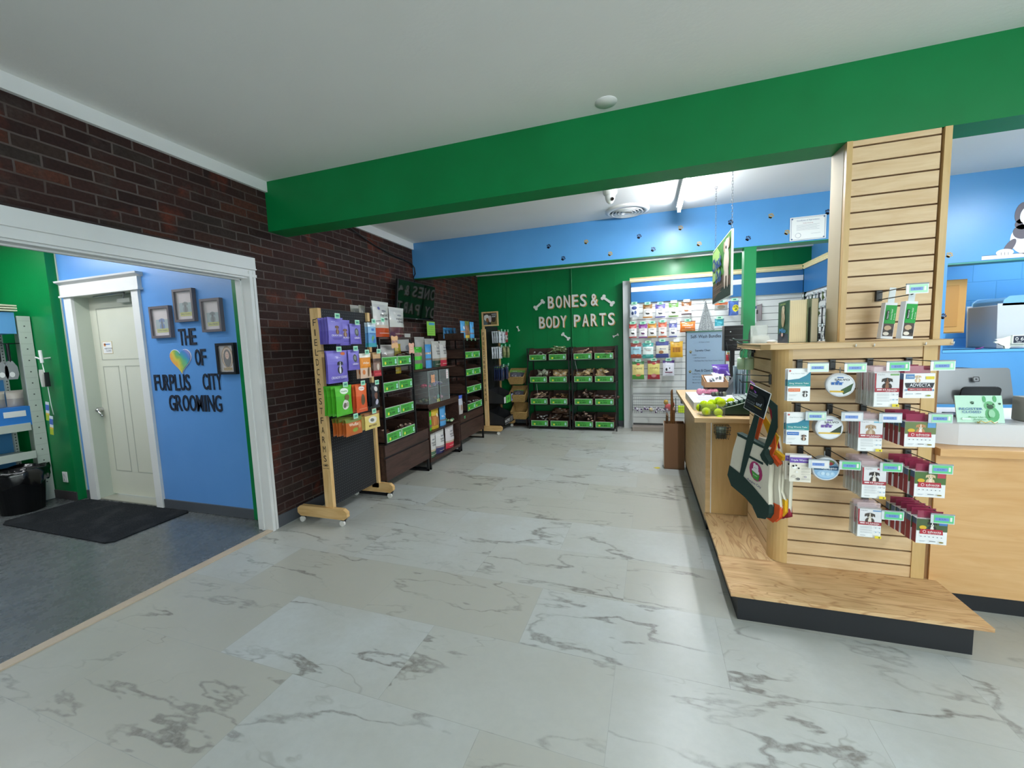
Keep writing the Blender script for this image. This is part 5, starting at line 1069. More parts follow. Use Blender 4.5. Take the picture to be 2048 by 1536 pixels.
def fill(rack, loc, rz, W, D, z, col, ncol, kind, n, label, grp, layers=2, h=.0, spread=1.0, sc=1.0, zb=.01):
    R3=random.Random(hash((round(loc[0]*10),round(z*100),col)) & 0xffff); cw=(W-.03)/ncol; xc=-W/2+.012+(col+.5)*cw
    cs,sn=cos(rz),sin(rz)
    for i in range(n):
        lx=xc+R3.uniform(-.5,.5)*(cw-.08)*spread; ly=R3.uniform(-.42,.35)*D; lz=z+zb+.03*(i*layers//n)+R3.uniform(0,.01)+h*(1-abs(lx-xc)/(cw/2))
        if ly < -.25*D and lz < z+.08: lz = z+.075
        p=(loc[0]+lx*cs-ly*sn, loc[1]+lx*sn+ly*cs, loc[2]+lz); rt=(R3.uniform(-.5,.5),R3.uniform(-.3,.3),R3.uniform(0,6.28))
        if kind in ('pack','foil'): rt=(radians(-55)+R3.uniform(-.3,.4),R3.uniform(-.5,.5),rz+R3.uniform(-.6,.6))
        if kind=='slab': rt=(0,R3.uniform(-.15,.15),rz+R3.uniform(-.3,.3))
        if kind=='stick': rt=(R3.uniform(-.2,.2),R3.uniform(-.5,-.1),rz+R3.uniform(-1.1,-.2))
        if kind not in CH:
            o=chew(kind).obj({'bone':'bone_chew','stick':'stick_chew','ear':'ear_chew','pack':'chew_packet','foil':'foil_packet','twist':'twist_chew','hoof':'hoof_chew','slab':'slab_chew','chip':'chip_chew'}[kind],loc=p,rot=rt); CH[kind]=o; tag(o,label,'chew',grp)
        else: o=dup(CH[kind],loc=p,rot=rt,label=label,group=grp)
        o.scale=(sc,sc,sc)
# --- pegboard stand
def pegboard(x, y0, y1, z0, z1, t):
    g=G(); g.box(x-.012,x,y0,y1,z0,z1,M('17181a',.6)); g.obj('pegboard',t,world=True)
def peg_holes():
    t=NT('pegboard',.55,.3); g_=t.n('ShaderNodeNewGeometry'); sp=t.n('ShaderNodeSeparateXYZ'); t.l(g_.outputs['Position'],sp.inputs[0])
    a=t.math('SUBTRACT',t.math('FRACT',t.math('MULTIPLY',sp.outputs[1],1/.0254)),.5); b=t.math('SUBTRACT',t.math('FRACT',t.math('MULTIPLY',sp.outputs[2],1/.0254)),.5)
    d=t.math('ADD',t.math('MULTIPLY',a,a),t.math('MULTIPLY',b,b)); return t.out(t.mix(t.math('LESS_THAN',d,.022),'1b1c1f','4e5052'))
pegM=peg_holes()
def vertical_word(g, word, x, y, ztop, zbot, wd, m):
    n=len(word); st=(ztop-zbot)/(n-1)
    for i,c in enumerate(word): g.text(c,(x,y,ztop-i*st),SX,SZ,st*.66,m,w=wd*(.35 if c=='I' else 1))
t=thing('pegboard_stand','wooden FIELDCREST FARMS rolling stand with black pegboard, nearest the cased opening','stand',(-2.62,3.12,0))
G().box(-2.658,-2.572,2.775,2.812,.10,1.865,pine).obj('post',t,world=True,bevel=.003)
G().box(-2.658,-2.572,3.42,3.455,.10,1.865,pine).obj('post',t,world=True,bevel=.003)
for y in (2.772,3.44):
    g=G(); a,b=-2.945,-2.42
    if y>3: a,b=-2.90,-2.415
    g.prism([(a,.085),(a+.03,.06),(b-.03,.06),(b,.085),(b,.125),(b-.035,.15),(a+.035,.15),(a,.125)],'y',y-.02,y+.018,pineX); g.obj('foot',t,world=True,bevel=.002)
g=G(); g.box(-2.612,-2.60,2.812,3.42,.155,1.862,pegM); g.obj('pegboard',t,world=True)['label']='black perforated board'
for (x,y) in ((-2.90,2.775),(-2.47,2.775),(-2.86,3.445),(-2.455,3.445)):
    g=G(); g.box(x-.018,x+.018,y-.02,y+.02,.052,.062,blackM); g.prism([(x-.012,.055),(x+.018,.055),(x+.004,.02),(x-.014,.02)],'y',y-.008,y+.012,blackM); g.cyl((x-.005,y-.022,.025),(x-.005,y-.004,.025),.025,n=18,m=M('dcd9d2',.4)); g.obj('caster',t,world=True)
g=G(); sb=M('2c2118',.6)
vertical_word(g,'FIELDCRESTFARMS',-2.615,2.7725,1.745,.585,.030,sb)
g.tube([(-2.615+.026*cos(a*pi/8),2.7735,.525+.010*sin(a*pi/8)) for a in range(16)],.0016,sb,4,True); g.box(-2.628,-2.602,2.773,2.7742,.521,.53,sb); g.text('Since 1946',(-2.615,2.7738,.498),SX,SZ,.01,sb)
g.obj('stencil_letters',t,world=True)['label']='dark brown vertical lettering FIELDCREST FARMS'
def board_hook(y,z,L,label,xw=-2.60,tagc=greenTag,name='peg_hook',tg=True):
    t=thing(name,label,'hook',(xw,y,z),rz=RZ); G().tube([(0,0,-.01),(0,-.005,0),(0,-L,.004)],.0024,blackM).obj('arm',t)
    if tg:
        g=G(); g.box(-.028,.028,-L-.003,-L,-.012,.03,M('bfe0cc',.3)); g.box(-.022,.022,-L-.0036,-L-.003,-.006,.024,tagc); g.box(-.016,.014,-L-.004,-L-.0036,.006,.014,M('2c5a6a')); g.obj('price_tag',t)
    return t
def hang_row(y, z, mesh, n, name, lab_front, lab_back, cat, grp, L=.22, d=.032, xw=-2.60, dy=-.002, hl=None, tilt=0, seed=0):
    """bag whose TOP hangs at z; stacked outwards along +x"""
    R4=random.Random(seed or int(y*100+z*1000)); h=max(v[2] for v in mesh.v)
    if hl: board_hook(y,z,L,hl,xw)
    o=mesh.obj(name,loc=(xw+L-.025,y,z-h-.002),rot=(radians(tilt),0,RZ)); tag(o,lab_front,cat,grp)
    for k in range(1,n): dup(o,loc=(xw+L-.025-d*k,y+dy*k+R4.uniform(-.006,.006),z-h-.002),rot=(radians(tilt)+R4.uniform(-.04,.04),R4.uniform(-.03,.03),RZ+R4.uniform(-.06,.06)),label=lab_back)
    return o
pu='6f63bb'; pul='7a6fc4'
P1=bag(.175,.215,.03,[(0,pu),(.5,pul)],[('d',.5,.60,.22,'6a4a3a','a8866a'),('t',.5,.32,.07,'CRUNCHY GRAIN','e6e2f2',.72),('r',.2,.2,.8,.215,'3a3470'),('r',.25,.16,.75,.172,'3a3470'),('t',.3,.84,.035,'fieldcrest','c8c2ea',.25)])
hang_row(2.775,1.778,P1,5,'treat_pouch','purple crunchy treat pouch with brown dog, frontmost on the top left hook','purple treat pouch behind the brown dog pouch on the top left hook','pouch','purple pouches top left hook',hl='pegboard hook holding the top left purple pouches',dy=.012)
P2=bag(.13,.215,.03,[(0,pu),(.5,pul)],[('d',.4,.56,.28,'6a4a3a','a8866a'),('t',.5,.3,.07,'CRUNCHY','e6e2f2',.8),('r',.2,.16,.8,.175,'3a3470')],seed=3)
hang_row(2.905,1.765,P2,2,'treat_pouch','purple treat pouch half hidden between its two purple neighbours on the top row','purple treat pouch behind the half hidden one','pouch','purple pouches top middle hook',L=.2)
P3=bag(.145,.175,.03,[(0,pu),(.5,pul)],[('e',.5,.58,.17,.2,'3c403c'),('e',.5,.6,.1,.12,'7c8078'),('t',.52,.3,.09,'GRAIN','e6e2f2',.5),('r',.3,.2,.7,.21,'3a3470')],seed=5)
hang_row(3.015,1.735,P3,3,'treat_pouch','small purple pouch with grain emblem, frontmost right of the top row','small purple pouch behind the top row grain emblem one','pouch','small purple pouches top row',hl='pegboard hook holding the small purple pouches of the top row')
P4=bag(.12,.225,.022,[(0,'3f9aa6'),(.15,'5f93c4'),(.62,'8fb8d8'),(.82,'ccd8de')],[('r',.35,.66,.7,.76,'3a6ab0'),('t',.5,.55,.06,'Bully Sticks','3a5aa0',.7),('e',.45,.35,.16,.12,'6a9a6a'),('e',.6,.25,.14,.1,'3a6ab0'),('e',.52,.93,.1,.03,'e8eef0')],rough=.15)
hang_row(3.245,1.755,P4,2,'treat_pouch','clear blue glossy pouch, frontmost right on the top row of the pegboard','clear blue glossy pouch behind its twin','pouch','clear blue pouches',hl='pegboard hook holding the clear blue pouches')
board_hook(3.40,1.775,.21,'pegboard hook with green tag in front of the white-topped chew bag')
P5=bag(.235,.265,.035,[(0,pu),(.6,pul)],[('d',.55,.56,.24,'26262c','dcdce2'),('t',.52,.17,.075,'CRUNCHY COOKIES','e6e2f2',.8),('r',.2,.1,.8,.108,'3a3470'),('r',.2,.07,.74,.078,'3a3470'),('e',.78,.9,.12,.05,'c8683a'),('t',.5,.78,.03,'fieldcrest','c8c2ea',.2)],seed=8)
hang_row(2.765,1.508,P5,3,'treat_pouch','large purple cookie pouch with black and white dog, frontmost on the second row','large purple cookie pouch behind the black and white dog pouch','pouch','large purple pouches second row',hl='pegboard hook holding the large purple cookie pouches',dy=.026)
hang_row(2.97,1.51,P3,3,'treat_pouch','small purple pouch with grain emblem, frontmost on the second row','small purple pouch behind the second row grain emblem one','pouch','small purple pouches second row',hl='pegboard hook holding the small purple pouches of the second row')
P6=bag(.155,.225,.022,[(0,'d8b8a0'),(.42,'d9882f'),(.8,'e6e0d4')],[('r',.08,.5,.92,.78,'e08a2a'),('t',.5,.62,.09,'chicken','f4e8d0',.6),('e',.68,.25,.1,.2,'6a4a30'),('e',.25,.25,.12,.1,'c8743a')],seed=4,rough=.2)
hang_row(3.12,1.475,P6,2,'treat_pouch','white and orange chicken jerky pouch, frontmost on the second row','white and orange jerky pouch behind its twin','pouch','orange jerky pouches',hl='pegboard hook holding the white and orange jerky pouches')
P7=bag(.12,.225,.022,[(0,'a8303a'),(.25,'8a6e60'),(.6,'5c4438'),(.78,'c29a6c')],[('t',.5,.7,.1,'HIDE','2c201a',.55),('e',.5,.4,.15,.14,'c8b8a8'),('r',.1,.05,.9,.15,'c04048')],seed=6,rough=.15)
hang_row(3.29,1.478,P7,2,'treat_pouch','tan-topped red and brown pouch, frontmost right on the second row','tan-topped red and brown pouch behind its twin','pouch','tan and red pouches',hl='pegboard hook holding the tan-topped red pouches',d=.05)
P8=bag(.195,.25,.03,[(0,'4fae2c'),(.7,'5aba35')],[('e',.5,.82,.26,.1,'e8f0e0'),('t',.5,.81,.06,'Healthy','3a8a2a',.4),('e',.5,.36,.2,.17,'d8d4cc'),('e',.45,.34,.1,.09,'6a6058'),('e',.6,.36,.08,.08,'a89c90'),('e',.62,.6,.16,.1,'6a5a30')],seed=7)
hang_row(2.81,1.213,P8,4,'treat_pouch','bright green treat pouch, frontmost on the third row','bright green treat pouch behind the frontmost green one','pouch','bright green pouches',hl='pegboard hook holding the bright green pouches',dy=.006,d=.045)
P9=bag(.15,.25,.03,[(0,'d2542a'),(.6,'dc6432')],[('e',.5,.85,.26,.08,'f0e8e0'),('t',.5,.84,.05,'Healthy','a83a1a',.4),('e',.5,.45,.2,.2,'5a4a30'),('r',.15,.12,.85,.13,'f0c8a8')],seed=9)
hang_row(3.035,1.203,P9,3,'treat_pouch','orange-red treat pouch, frontmost on the third row','orange-red treat pouch behind the frontmost orange-red one','pouch','orange-red pouches',hl='pegboard hook holding the orange-red pouches')
P10=bag(.115,.23,.025,[(0,'23252c'),(.5,'2c2e34')],[('e',.5,.78,.22,.1,'c8c4c0'),('e',.45,.5,.22,.14,'6a4436'),('e',.5,.25,.2,.12,'b8b4c4')],seed=10,rough=.2)
hang_row(3.235,1.19,P10,3,'treat_pouch','black glossy chew pouch, frontmost right on the third row','black glossy chew pouch behind the frontmost black one','pouch','black pouches',hl='pegboard hook holding the black pouches')
P11=bag(.21,.155,.03,[(0,'b8602a'),(.78,'6a7a30')],[('t',.45,.62,.16,'WholEats','f0e0c8',.6),('e',.5,.3,.18,.12,'8a9a3a'),('e',.8,.5,.12,.2,'c88a5a')],seed=11)
hang_row(2.91,.928,P11,5,'treat_pouch','small wide orange treat pouch, frontmost on the bottom row','small wide orange treat pouch behind the frontmost one','pouch','wide orange pouches',hl='pegboard hook holding the small wide orange pouches',dy=.002,d=.035)
P12=bag(.22,.155,.03,[(0,'d8c070'),(.8,'8a5a34')],[('e',.45,.55,.28,.2,'d8d4c8'),('t',.45,.22,.11,'BITES','5a3a20',.5),('e',.4,.55,.12,.1,'6a6a60')],seed=12)
hang_row(3.165,.93,P12,2,'treat_pouch','pale yellow treat pouch, frontmost right on the bottom row','pale yellow treat pouch behind its twin','pouch','pale yellow pouches',hl='pegboard hook holding the pale yellow pouches')

# --- walnut cabinets
def base_cabinet(label, y0, y1, x0=-2.95, x1=-2.508, ztop=.53):
    t=thing('drawer_cabinet',label,'cabinet',((x0+x1)/2,(y0+y1)/2,0))
    G().box(x0,x1-.018,y0,y1,.16,ztop,dark).obj('carcass',t,world=True)
    G().box(x1-.018,x1-.014,y0,y1,.16,ztop,blackM).obj('gap_rail',t,world=True)['label']='black recessed finger gap'
    G().box(x1-.016,x1,y0,y1,.405,ztop,dark).obj('upper_drawer_front',t,world=True,bevel=.002)
    G().box(x1-.016,x1,y0,y1,.155,.385,dark).obj('lower_drawer_front',t,world=True,bevel=.002)
    for y in (y0+.02,y1-.02):
        g=G(); g.box(x0+.03,x0+.055,y-.012,y+.012,0,.16,blackM); g.box(x1-.03,x1-.005,y-.012,y+.012,0,.16,blackM); g.box(x0+.03,x1-.005,y-.012,y+.012,0,.022,blackM); g.obj('leg_frame',t,world=True)
    return t
base_cabinet('dark walnut low cabinet with wide drawer fronts, nearest behind the pegboard stand',3.468,4.35)
base_cabinet('dark walnut low cabinet with wide drawer fronts, farthest along the brick wall',5.262,6.155)
ZT=[0,.26,.52,.78]
LA=(-2.715,3.765,.545); tray_rack('black rack of walnut trays with green price labels on the nearer walnut cabinet',LA,RZ,.58,.44,ZT,.93,1,h_back=.15)
LC=(-2.715,5.79,.545); tray_rack('black rack of walnut trays with green price labels on the farther walnut cabinet',LC,RZ,.61,.44,ZT,.93,1,h_back=.15,pick=5)
def top_shelf(label,y0,y1,z,x0=-2.93,x1=-2.495,zl=.93+.545,wall=.0):
    t=thing('top_shelf',label,'shelf',((x0+x1)/2,(y0+y1)/2,zl))
    for y in (y0+.01,y1-.01):
        for x in (x0+.01,x1-.01): G().box(x-.008,x+.008,y-.008,y+.008,zl,z,blackM).obj('leg',t,world=True)
    g=G(); g.box(x0,x1,y0,y1,z,z+.022,dark); 
    if wall: g.box(x0,x0+.01,y0,y1,z+.02,z+wall,dark); g.box(x0,x1,y0,y0+.01,z+.02,z+wall*.8,dark)
    g.obj('board',t,world=True); return t
top_shelf('dark shelf board on top of the nearer tray rack',3.47,4.06,1.605)
top_shelf('dark shelf board with raised sides on top of the farther tray rack',5.49,6.09,1.605,wall=.12)
fill(None,LA,RZ,.58,.44,0,0,1,'hoof',7,'dried chew in the lowest tray of the nearer walnut rack','chews in the nearer rack',zb=.03); fill(None,LA,RZ,.58,.44,0,0,1,'ear',6,'flat brown ear chew in the lowest tray of the nearer walnut rack','ear chews in the nearer rack',zb=.03)
fill(None,LA,RZ,.58,.44,.78,0,1,'slab',4,'brown chew in the top tray of the nearer walnut rack','chews in the top tray of the nearer rack',zb=.03)
fill(None,LC,RZ,.61,.44,0,0,1,'chip',8,'pale lumpy chew in the lowest tray of the farther walnut rack','chews in the farther rack',zb=.04)
# shelf cabinet between the two
t=thing('open_cabinet','dark walnut open cabinet with two shelves between the two drawer cabinets','cabinet',(-2.72,4.81,0))
g=G(); x0,x1,y0,y1=-2.95,-2.508,4.375,5.235
g.box(x0,x1,y0,y0+.018,.09,.79,dark); g.box(x0,x1,y1-.018,y1,.09,.79,dark); g.box(x0,x0+.01,y0,y1,.09,.79,dark); g.obj('carcass',t,world=True)
G().box(x0,x1+.004,y0-.004,y1+.004,.765,.81,dark).obj('top',t,world=True,bevel=.002); G().box(x0,x1,y0,y1,.735,.765,dark).obj('rail',t,world=True)
G().box(x0,x1-.005,y0+.018,y1-.018,.44,.46,dark).obj('shelf',t,world=True); G().box(x0,x1,y0+.018,y1-.018,.085,.125,dark).obj('bottom_shelf',t,world=True)
for y in (y0+.012,y1-.012):
    g=G(); g.box(x0+.03,x0+.055,y-.012,y+.012,0,.09,blackM); g.box(x1-.03,x1-.005,y-.012,y+.012,0,.09,blackM); g.box(x0+.03,x1-.005,y-.012,y+.012,0,.022,blackM); g.obj('leg_frame',t,world=True)
# upper board behind the acrylic case
t=thing('wall_shelf','dark shelf board at chest height over the acrylic case, carrying tall bags','shelf',(-2.76,4.78,1.22)); G().box(-2.93,-2.585,4.14,5.33,1.225,1.245,dark).obj('board',t,world=True)
g=G()
for y in (4.16,4.72,5.31): g.box(-2.93,-2.914,y-.008,y+.008,.81,1.225,blackM)
g.obj('back_post',t,world=True)
# acrylic case
t=thing('acrylic_case','clear acrylic display case with shelves of chews on the open walnut cabinet','case',(-2.62,4.68,.812)); x0,x1=-2.76,-2.50; ed=M('aebcb8',.1,0,.6,0,.55)
for a,b in ((4.40,4.64),(4.70,4.95)):
    for y in (a,b-.004): G().box(x0,x1,y,y+.004,.815,1.225-.01,clearM).obj('side_panel',t,world=True)
    G().box(x1-.003,x1,a,b,.815,1.215,M('dfe6e6',.05,0,.5,0,.08)).obj('front_panel',t,world=True)
    for z in (.815,1.0,1.208): G().box(x0,x1,a,b,z,z+.004,clearM).obj('shelf_panel',t,world=True)
    g=G()
    for y in (a,b): g.box(x1-.004,x1+.002,y-.003,y+.003,.815,1.215,ed)
    for z in (.815,1.0,1.212): g.box(x1-.003,x1+.001,a,b,z,z+.004,ed)
    g.obj('edge_trim',t,world=True)
def blob(name,label,cat,loc,c1,c2,s=.05,n=5,seed=1,grp=None):
    R5=random.Random(seed); g=G()
    for k in range(n): g.sph((R5.uniform(-s,s),R5.uniform(-s,s),.018+R5.uniform(0,.5*s)),R5.uniform(.35,.55)*s,M(c1 if k%2 else c2,.3),(R5.uniform(.7,1.4),R5.uniform(.7,1.4),.8),8,6)
    return tag(g.obj(name,loc=loc),label,cat,grp)
blob('pink_chews','pink sugared chew stack on the middle shelf of the acrylic case','chew',(-2.6,4.49,1.005),'c85a78','b04a68',.045,6,2)
blob('tan_chews','tan chew pile against the left side of the acrylic case middle shelf','chew',(-2.62,4.42+.03,1.005),'a8865c','8c6a44',.03,4,3)
blob('green_chews','olive chews at the bottom left of the acrylic case','chew',(-2.62,4.5,.82),'4a5a44','6a6a50',.05,6,4)
blob('purple_chews','purple wrapped chews on the right middle shelf of the acrylic case','chew',(-2.62,4.78,1.005),'4a3a6a','8a7aa8',.05,7,5)
blob('white_chews','whitish wrapped chews on the right middle shelf, far end of the acrylic case','chew',(-2.62,4.89,1.005),'b8b4b0','8c8a88',.04,5,6)
blob('mauve_chews','mauve rolls at the bottom right of the acrylic case','chew',(-2.60,4.87,.82),'8a5a72','a87a8c',.055,7,7)
blob('brown_chews','tan rolls at the bottom middle of the acrylic case','chew',(-2.60,4.76,.82),'a87a54','8a5c3c',.04,5,8)
def bonetag(name,label,loc,c,txt,tc,s=.055,rzz=RZ):
    g=G(); pts=[]
    for k in range(28):
        a=2*pi*k/28; r=1+.10*cos(4*a+pi); pts.append((s*.92*r*max(-.92,min(.92,cos(a)*1.15)),s*r*max(-.92,min(.92,sin(a)*1.15))))
    g.prism(pts,'y',0,.003,M(c,.6)); 
    for i,x in enumerate(txt): g.text(x[0],(0,-.001,x[1]*s),SX,SZ,x[2]*s,M(tc),w=x[3]*s)
    return tag(g.obj(name,loc=loc,rz=rzz),label,'tag')
bonetag('price_tag_card','tan scalloped paper tag reading $4.99 below the white-topped chew bag',(-2.47,3.70,1.575),'d8a878',[('$4.99',0,.5,1.4)],'3a2a7a',.068)
bonetag('price_tag_card','pinkish scalloped paper tag at the right end of the nearer top shelf',(-2.47,4.02,1.505),'d8a48c',[('Buy',.4,.25,.7),('2 get 1',.0,.25,1.2),('free',-.45,.25,.8)],'e8dcd0',.062)
bonetag('price_tag_card','tan scalloped paper tag stuck on the left door of the acrylic case',(-2.494,4.51,1.12),'d8a07a',[('Chews',.45,.25,1.1),('1',.0,.35,.3),('$2.5',-.5,.3,.9)],'a04a3a',.052)
g=G(); g.box(-.028,.028,0,.003,-.06,.05,M('e6dcdc',.4)); g.cyl((0,0,.055),(0,.003,.055),.012,n=12,m=M('e6dcdc',.4)); 
for z,s_ in ((.02,'BAG'),(-.01,'ONLY'),(-.04,'$1.99')): g.text(s_,(0,-.001,z),SX,SZ,.014,M('a03a48'),w=.042)
tag(g.obj('price_tag_card',loc=(-2.494,4.90,1.15),rz=RZ),'white rounded tag with red print stuck on the right door of the acrylic case','tag')
g=G(); g.box(-.04,.04,-.005,.0,0,.10,M('20262a',.4)); g.box(-.025,.025,-.006,-.005,.05,.09,M('4a9a88')); g.box(-.036,.03,-.006,-.005,.02,.038,M('c8c83a')); g.box(-.036,.034,-.006,-.005,.0,.015,M('c8c83a'))
tag(g.obj('small_card',loc=(-2.52,4.66,.812),rz=RZ),'small dark card with teal square and yellow bars beside the acrylic case','card')

# --- big chew bags with clear lower window
cl='b9b5ae'
def chewbag(w,h,c_top,c_bot,seed=0,emb='c8c4c0',d=.09):
    return bag(w,h,d,[(0,c_bot),(.24,c_top[0]),(.36,c_top[1])],[('t',.55,.62,.09,'natural',  '4a4a4c',.5),('t',.55,.52,.09,'chews','4a4a4c',.46),('e',.55,.73,.16,.03,'7a7a80'),('r',.2,.1,.8,.112,'d8c8b8'),('e',.28,.8,.06,.045,emb)],rough=.14,stand=True,seed=seed,wr=.006)
def put(name,label,mesh,x,y,z,rz=RZ,grp=None,cat='bag',rx=0): return tag(mesh.obj(name,loc=(x,y,z),rot=(rx,0,rz)),label,cat,grp)
put('chew_bag','tall white-topped chew bag with orange base on the nearer top shelf',chewbag(.27,.36,('cbb7a8','c2c0bb'),'b8481f',1,'5a5a9a'),-2.57,3.63,1.63)
put('chew_bag','tall white-topped chew bag with maroon base on the nearer top shelf',chewbag(.28,.32,('5c3238','c2c0bb'),'552a33',2),-2.57,3.99-.08,1.63)
put('chew_bag','white-topped dim chew bag between the orange and maroon based bags',chewbag(.24,.33,('6a5a50','a8a49c'),'3a2a28',3),-2.72,3.80,1.63)
put('chew_bag','small beige bag at the left end of the nearer top shelf, half behind the pegboard',chewbag(.14,.33,('a39c90','b0aa9e'),'8a8478',4,d=.06),-2.80,3.53,1.63)
put('chew_bag','small beige bag second from the left behind the pegboard top',chewbag(.13,.32,('a39c90','b0aa9e'),'8a8478',5,d=.06),-2.70,3.50+.01,1.63,rz=RZ+.2)
put('clear_bag','clear crinkled bag lying under the $4.99 tag',bag(.30,.14,.09,[(0,'9a9088'),(.3,'b8b4b0')],rough=.12,stand=True,seed=6,wr=.01),-2.58,3.70,1.41,cat='bag')
put('gold_bag','gold foil bag end beyond the clear bag on the nearer rack',bag(.12,.16,.06,[(0,'8a7a20'),(.5,'b8a030')],rough=.2,stand=True,seed=7),-2.62,3.97,1.40)
put('gold_bag','small gold foil bag seen between the top and middle trays',bag(.10,.09,.05,[(0,'9a8422'),(.5,'c8ac30')],rough=.2,stand=True,seed=8),-2.62,3.96,1.23)
# on the chest-height board
zb=1.247
put('chew_bag','tall clear white chew bag standing at the left end of the chest-height board',bag(.30,.44,.08,[(0,'9a8e88'),(.3,'a8a4a2'),(.8,'b4b0ac')],[('e',.6,.6,.2,.08,'6a6a70'),('t',.6,.5,.05,'chews','5a5a60',.4)],rough=.12,stand=True,seed=9),-2.78,4.36,zb)
put('treat_bag','lime green printed bag standing on the chest-height board',bag(.18,.27,.06,[(0,'42b02a'),(.25,'7a7268'),(.38,'4cbc32'),(.62,'9a8a78'),(.74,'3fa82c')],[('e',.7,.68,.16,.06,'c8a88c'),('t',.4,.95,.03,'BIG','e8f0e8',.3)],rough=.2,stand=True,seed=10),-2.63,4.42,zb)
put('treat_bag','blue narrow bag standing on the chest-height board',bag(.15,.30,.05,[(0,'4f93c8'),(.32,'6a6a70'),(.42,'4f93c8'),(.58,'a8947c'),(.68,'4a8cc4')],[('e',.75,.63,.16,.06,'d8c8b0'),('t',.35,.62,.05,'BL','e8e8f0',.3)],rough=.25,stand=True,seed=11),-2.61,4.63,zb)
put('chew_bag','white-topped chew bag with dark green base on the chest-height board',chewbag(.22,.34,('8a7a64','b8b4ae'),'28402e',12),-2.63,4.87,zb)
put('chew_bag','white-topped chew bag with red base on the chest-height board',chewbag(.21,.345,('b08a72','bcb8b4'),'a8243a',13),-2.63,5.06,zb)
put('chew_bag','round-shouldered clear bag behind the blue bag on the chest-height board',bag(.24,.40,.1,[(0,'a8a29c'),(.4,'aaa6a2')],[('e',.4,.6,.1,.04,'7a7a80')],rough=.12,stand=True,seed=14),-2.78,4.72,zb)
put('chew_bag','clear pale bag behind the green based chew bag',bag(.26,.38,.1,[(0,'a09a94'),(.4,'b0aca8')],rough=.12,stand=True,seed=15),-2.78,4.98,zb)
put('dark_pouch','dark maroon pouch at the left end of the chest-height board',bag(.10,.22,.05,[(0,'2e1f24'),(.4,'3c2a30')],[('e',.5,.6,.2,.1,'6a5460')],stand=True,seed=16),-2.62,4.24,zb)
g=G(); g.box(-.115,.115,0,.004,0,.20,M('8cc850',.4)); g.box(-.06,.10,-.001,0,.15,.185,M('4a94b8'))
for k in range(4): g.box(-.09,.09-.02*(k%2),-.001,0,.03+.03*k,.034+.03*k,M('5c9a3a'))
tag(g.obj('info_card',loc=(-2.90,5.27,1.675),rz=RZ),'lime green printed card standing against the brick wall under the television','card')
g=G(); g.box(-.01,.01,-.01,.01,0,.43,blackM); tag(g.obj('card_pole',loc=(-2.915,5.27,1.246)),'thin black rod holding up the lime green card','rod')
# in the open cabinet
zs=.462
put('treat_bag','lime green printed bag on the upper shelf of the open cabinet',bag(.15,.24,.06,[(0,'42b02a'),(.2,'6a625a'),(.35,'4cbc32'),(.6,'b09a84'),(.75,'3fa82c')],rough=.2,stand=True,seed=17),-2.58,4.485,zs)
put('treat_bag','yellow bag with orange sticks in its clear window in the open cabinet',bag(.19,.26,.06,[(0,'b8982a'),(.15,'a86a3a'),(.7,'c8a83a')],[('e',.6,.66,.14,.1,'d8c8a0')]+[('r',.15+.12*k,.2,.2+.12*k,.6,'c8884a') for k in range(6)],rough=.2,stand=True,seed=18),-2.58,4.66,zs)
put('treat_bag','blue bag standing on the upper shelf of the open cabinet',bag(.17,.26,.06,[(0,'4f93c8'),(.22,'6a6a70'),(.35,'4f93c8')],[('e',.75,.55,.14,.06,'d8c8b0'),('t',.3,.5,.07,'B.L','e8e8f0',.3)],rough=.25,stand=True,seed=19),-2.58,4.87,zs)
blob('clear_tub','small clear tub of pale green chews right of the blue bag in the open cabinet','tub',(-2.59,5.07,zs),'b8c4a0','4a7a54',.05,7,20)
put('chew_bag','white-topped chew bag with green base on the floor shelf of the open cabinet',chewbag(.22,.30,('b8a488','c0beba'),'3f5f48',21),-2.57,4.51,.127)
put('chew_bag','white-topped chew bag with navy base on the floor shelf of the open cabinet',chewbag(.23,.30,('8a7a78','c4c2c0'),'2a2e5a',22),-2.57,4.74,.127)
put('chew_bag','white-topped chew bag with bright red base on the floor shelf of the open cabinet',chewbag(.25,.305,('b09a86','c4bec0'),'b8283c',23),-2.57,5.02,.127)
# on far cabinet
zf=.532
put('clear_pack','narrow clear pouch with blue cap standing on the corner of the farther cabinet',bag(.13,.27,.05,[(0,'a8a09c'),(.5,'b8bac4'),(.84,'4a6ac8')],[('e',.4,.35,.14,.16,'7a5a44')],rough=.12,stand=True,seed=24),-2.54,5.36,zf)
g=G(); g.box(-.018,.018,-.0015,0,0,.035,M('6ad08a')); g.box(-.012,.012,-.002,-.0015,.008,.026,M('1f3a2c')); tag(g.obj('price_sticker',loc=(-2.5075,5.42,.455),rz=RZ),'small green price sticker on the drawer of the farther cabinet','sticker')
blues='3c8cc4'
for i,y in enumerate((5.53,5.62,5.70,5.79)):
    b_=bag(.10,.165,.05,[(0,'2f7ab0'),(.4,'2a6a9c'),(.85,'3a90c8')],[('e',.5,.6,.2,.16,'1c3c5c'),('e',.45,.35,.15,.1,'6a8a94')],stand=True,seed=30+i) if i==0 else None
    if i==0: pb=put('blue_pouch','small dark blue treat pouch in the row at the back of the farther top shelf',b_,-2.82,y,1.629,grp='small blue pouches on the farther shelf')
    else: dup(pb,loc=(-2.82+.012*i,y,1.629),rot=(0,0,RZ+.1*(i-2)))
put('blue_pouch','bright blue pouch left of the brown one at the front of the farther top shelf',bag(.16,.25,.05,[(0,'4a9cd4'),(.3,'a88a78'),(.4,'4a9cd4')],[('e',.5,.6,.2,.1,'d8e0e8')],stand=True,seed=34),-2.55,5.58,1.629)
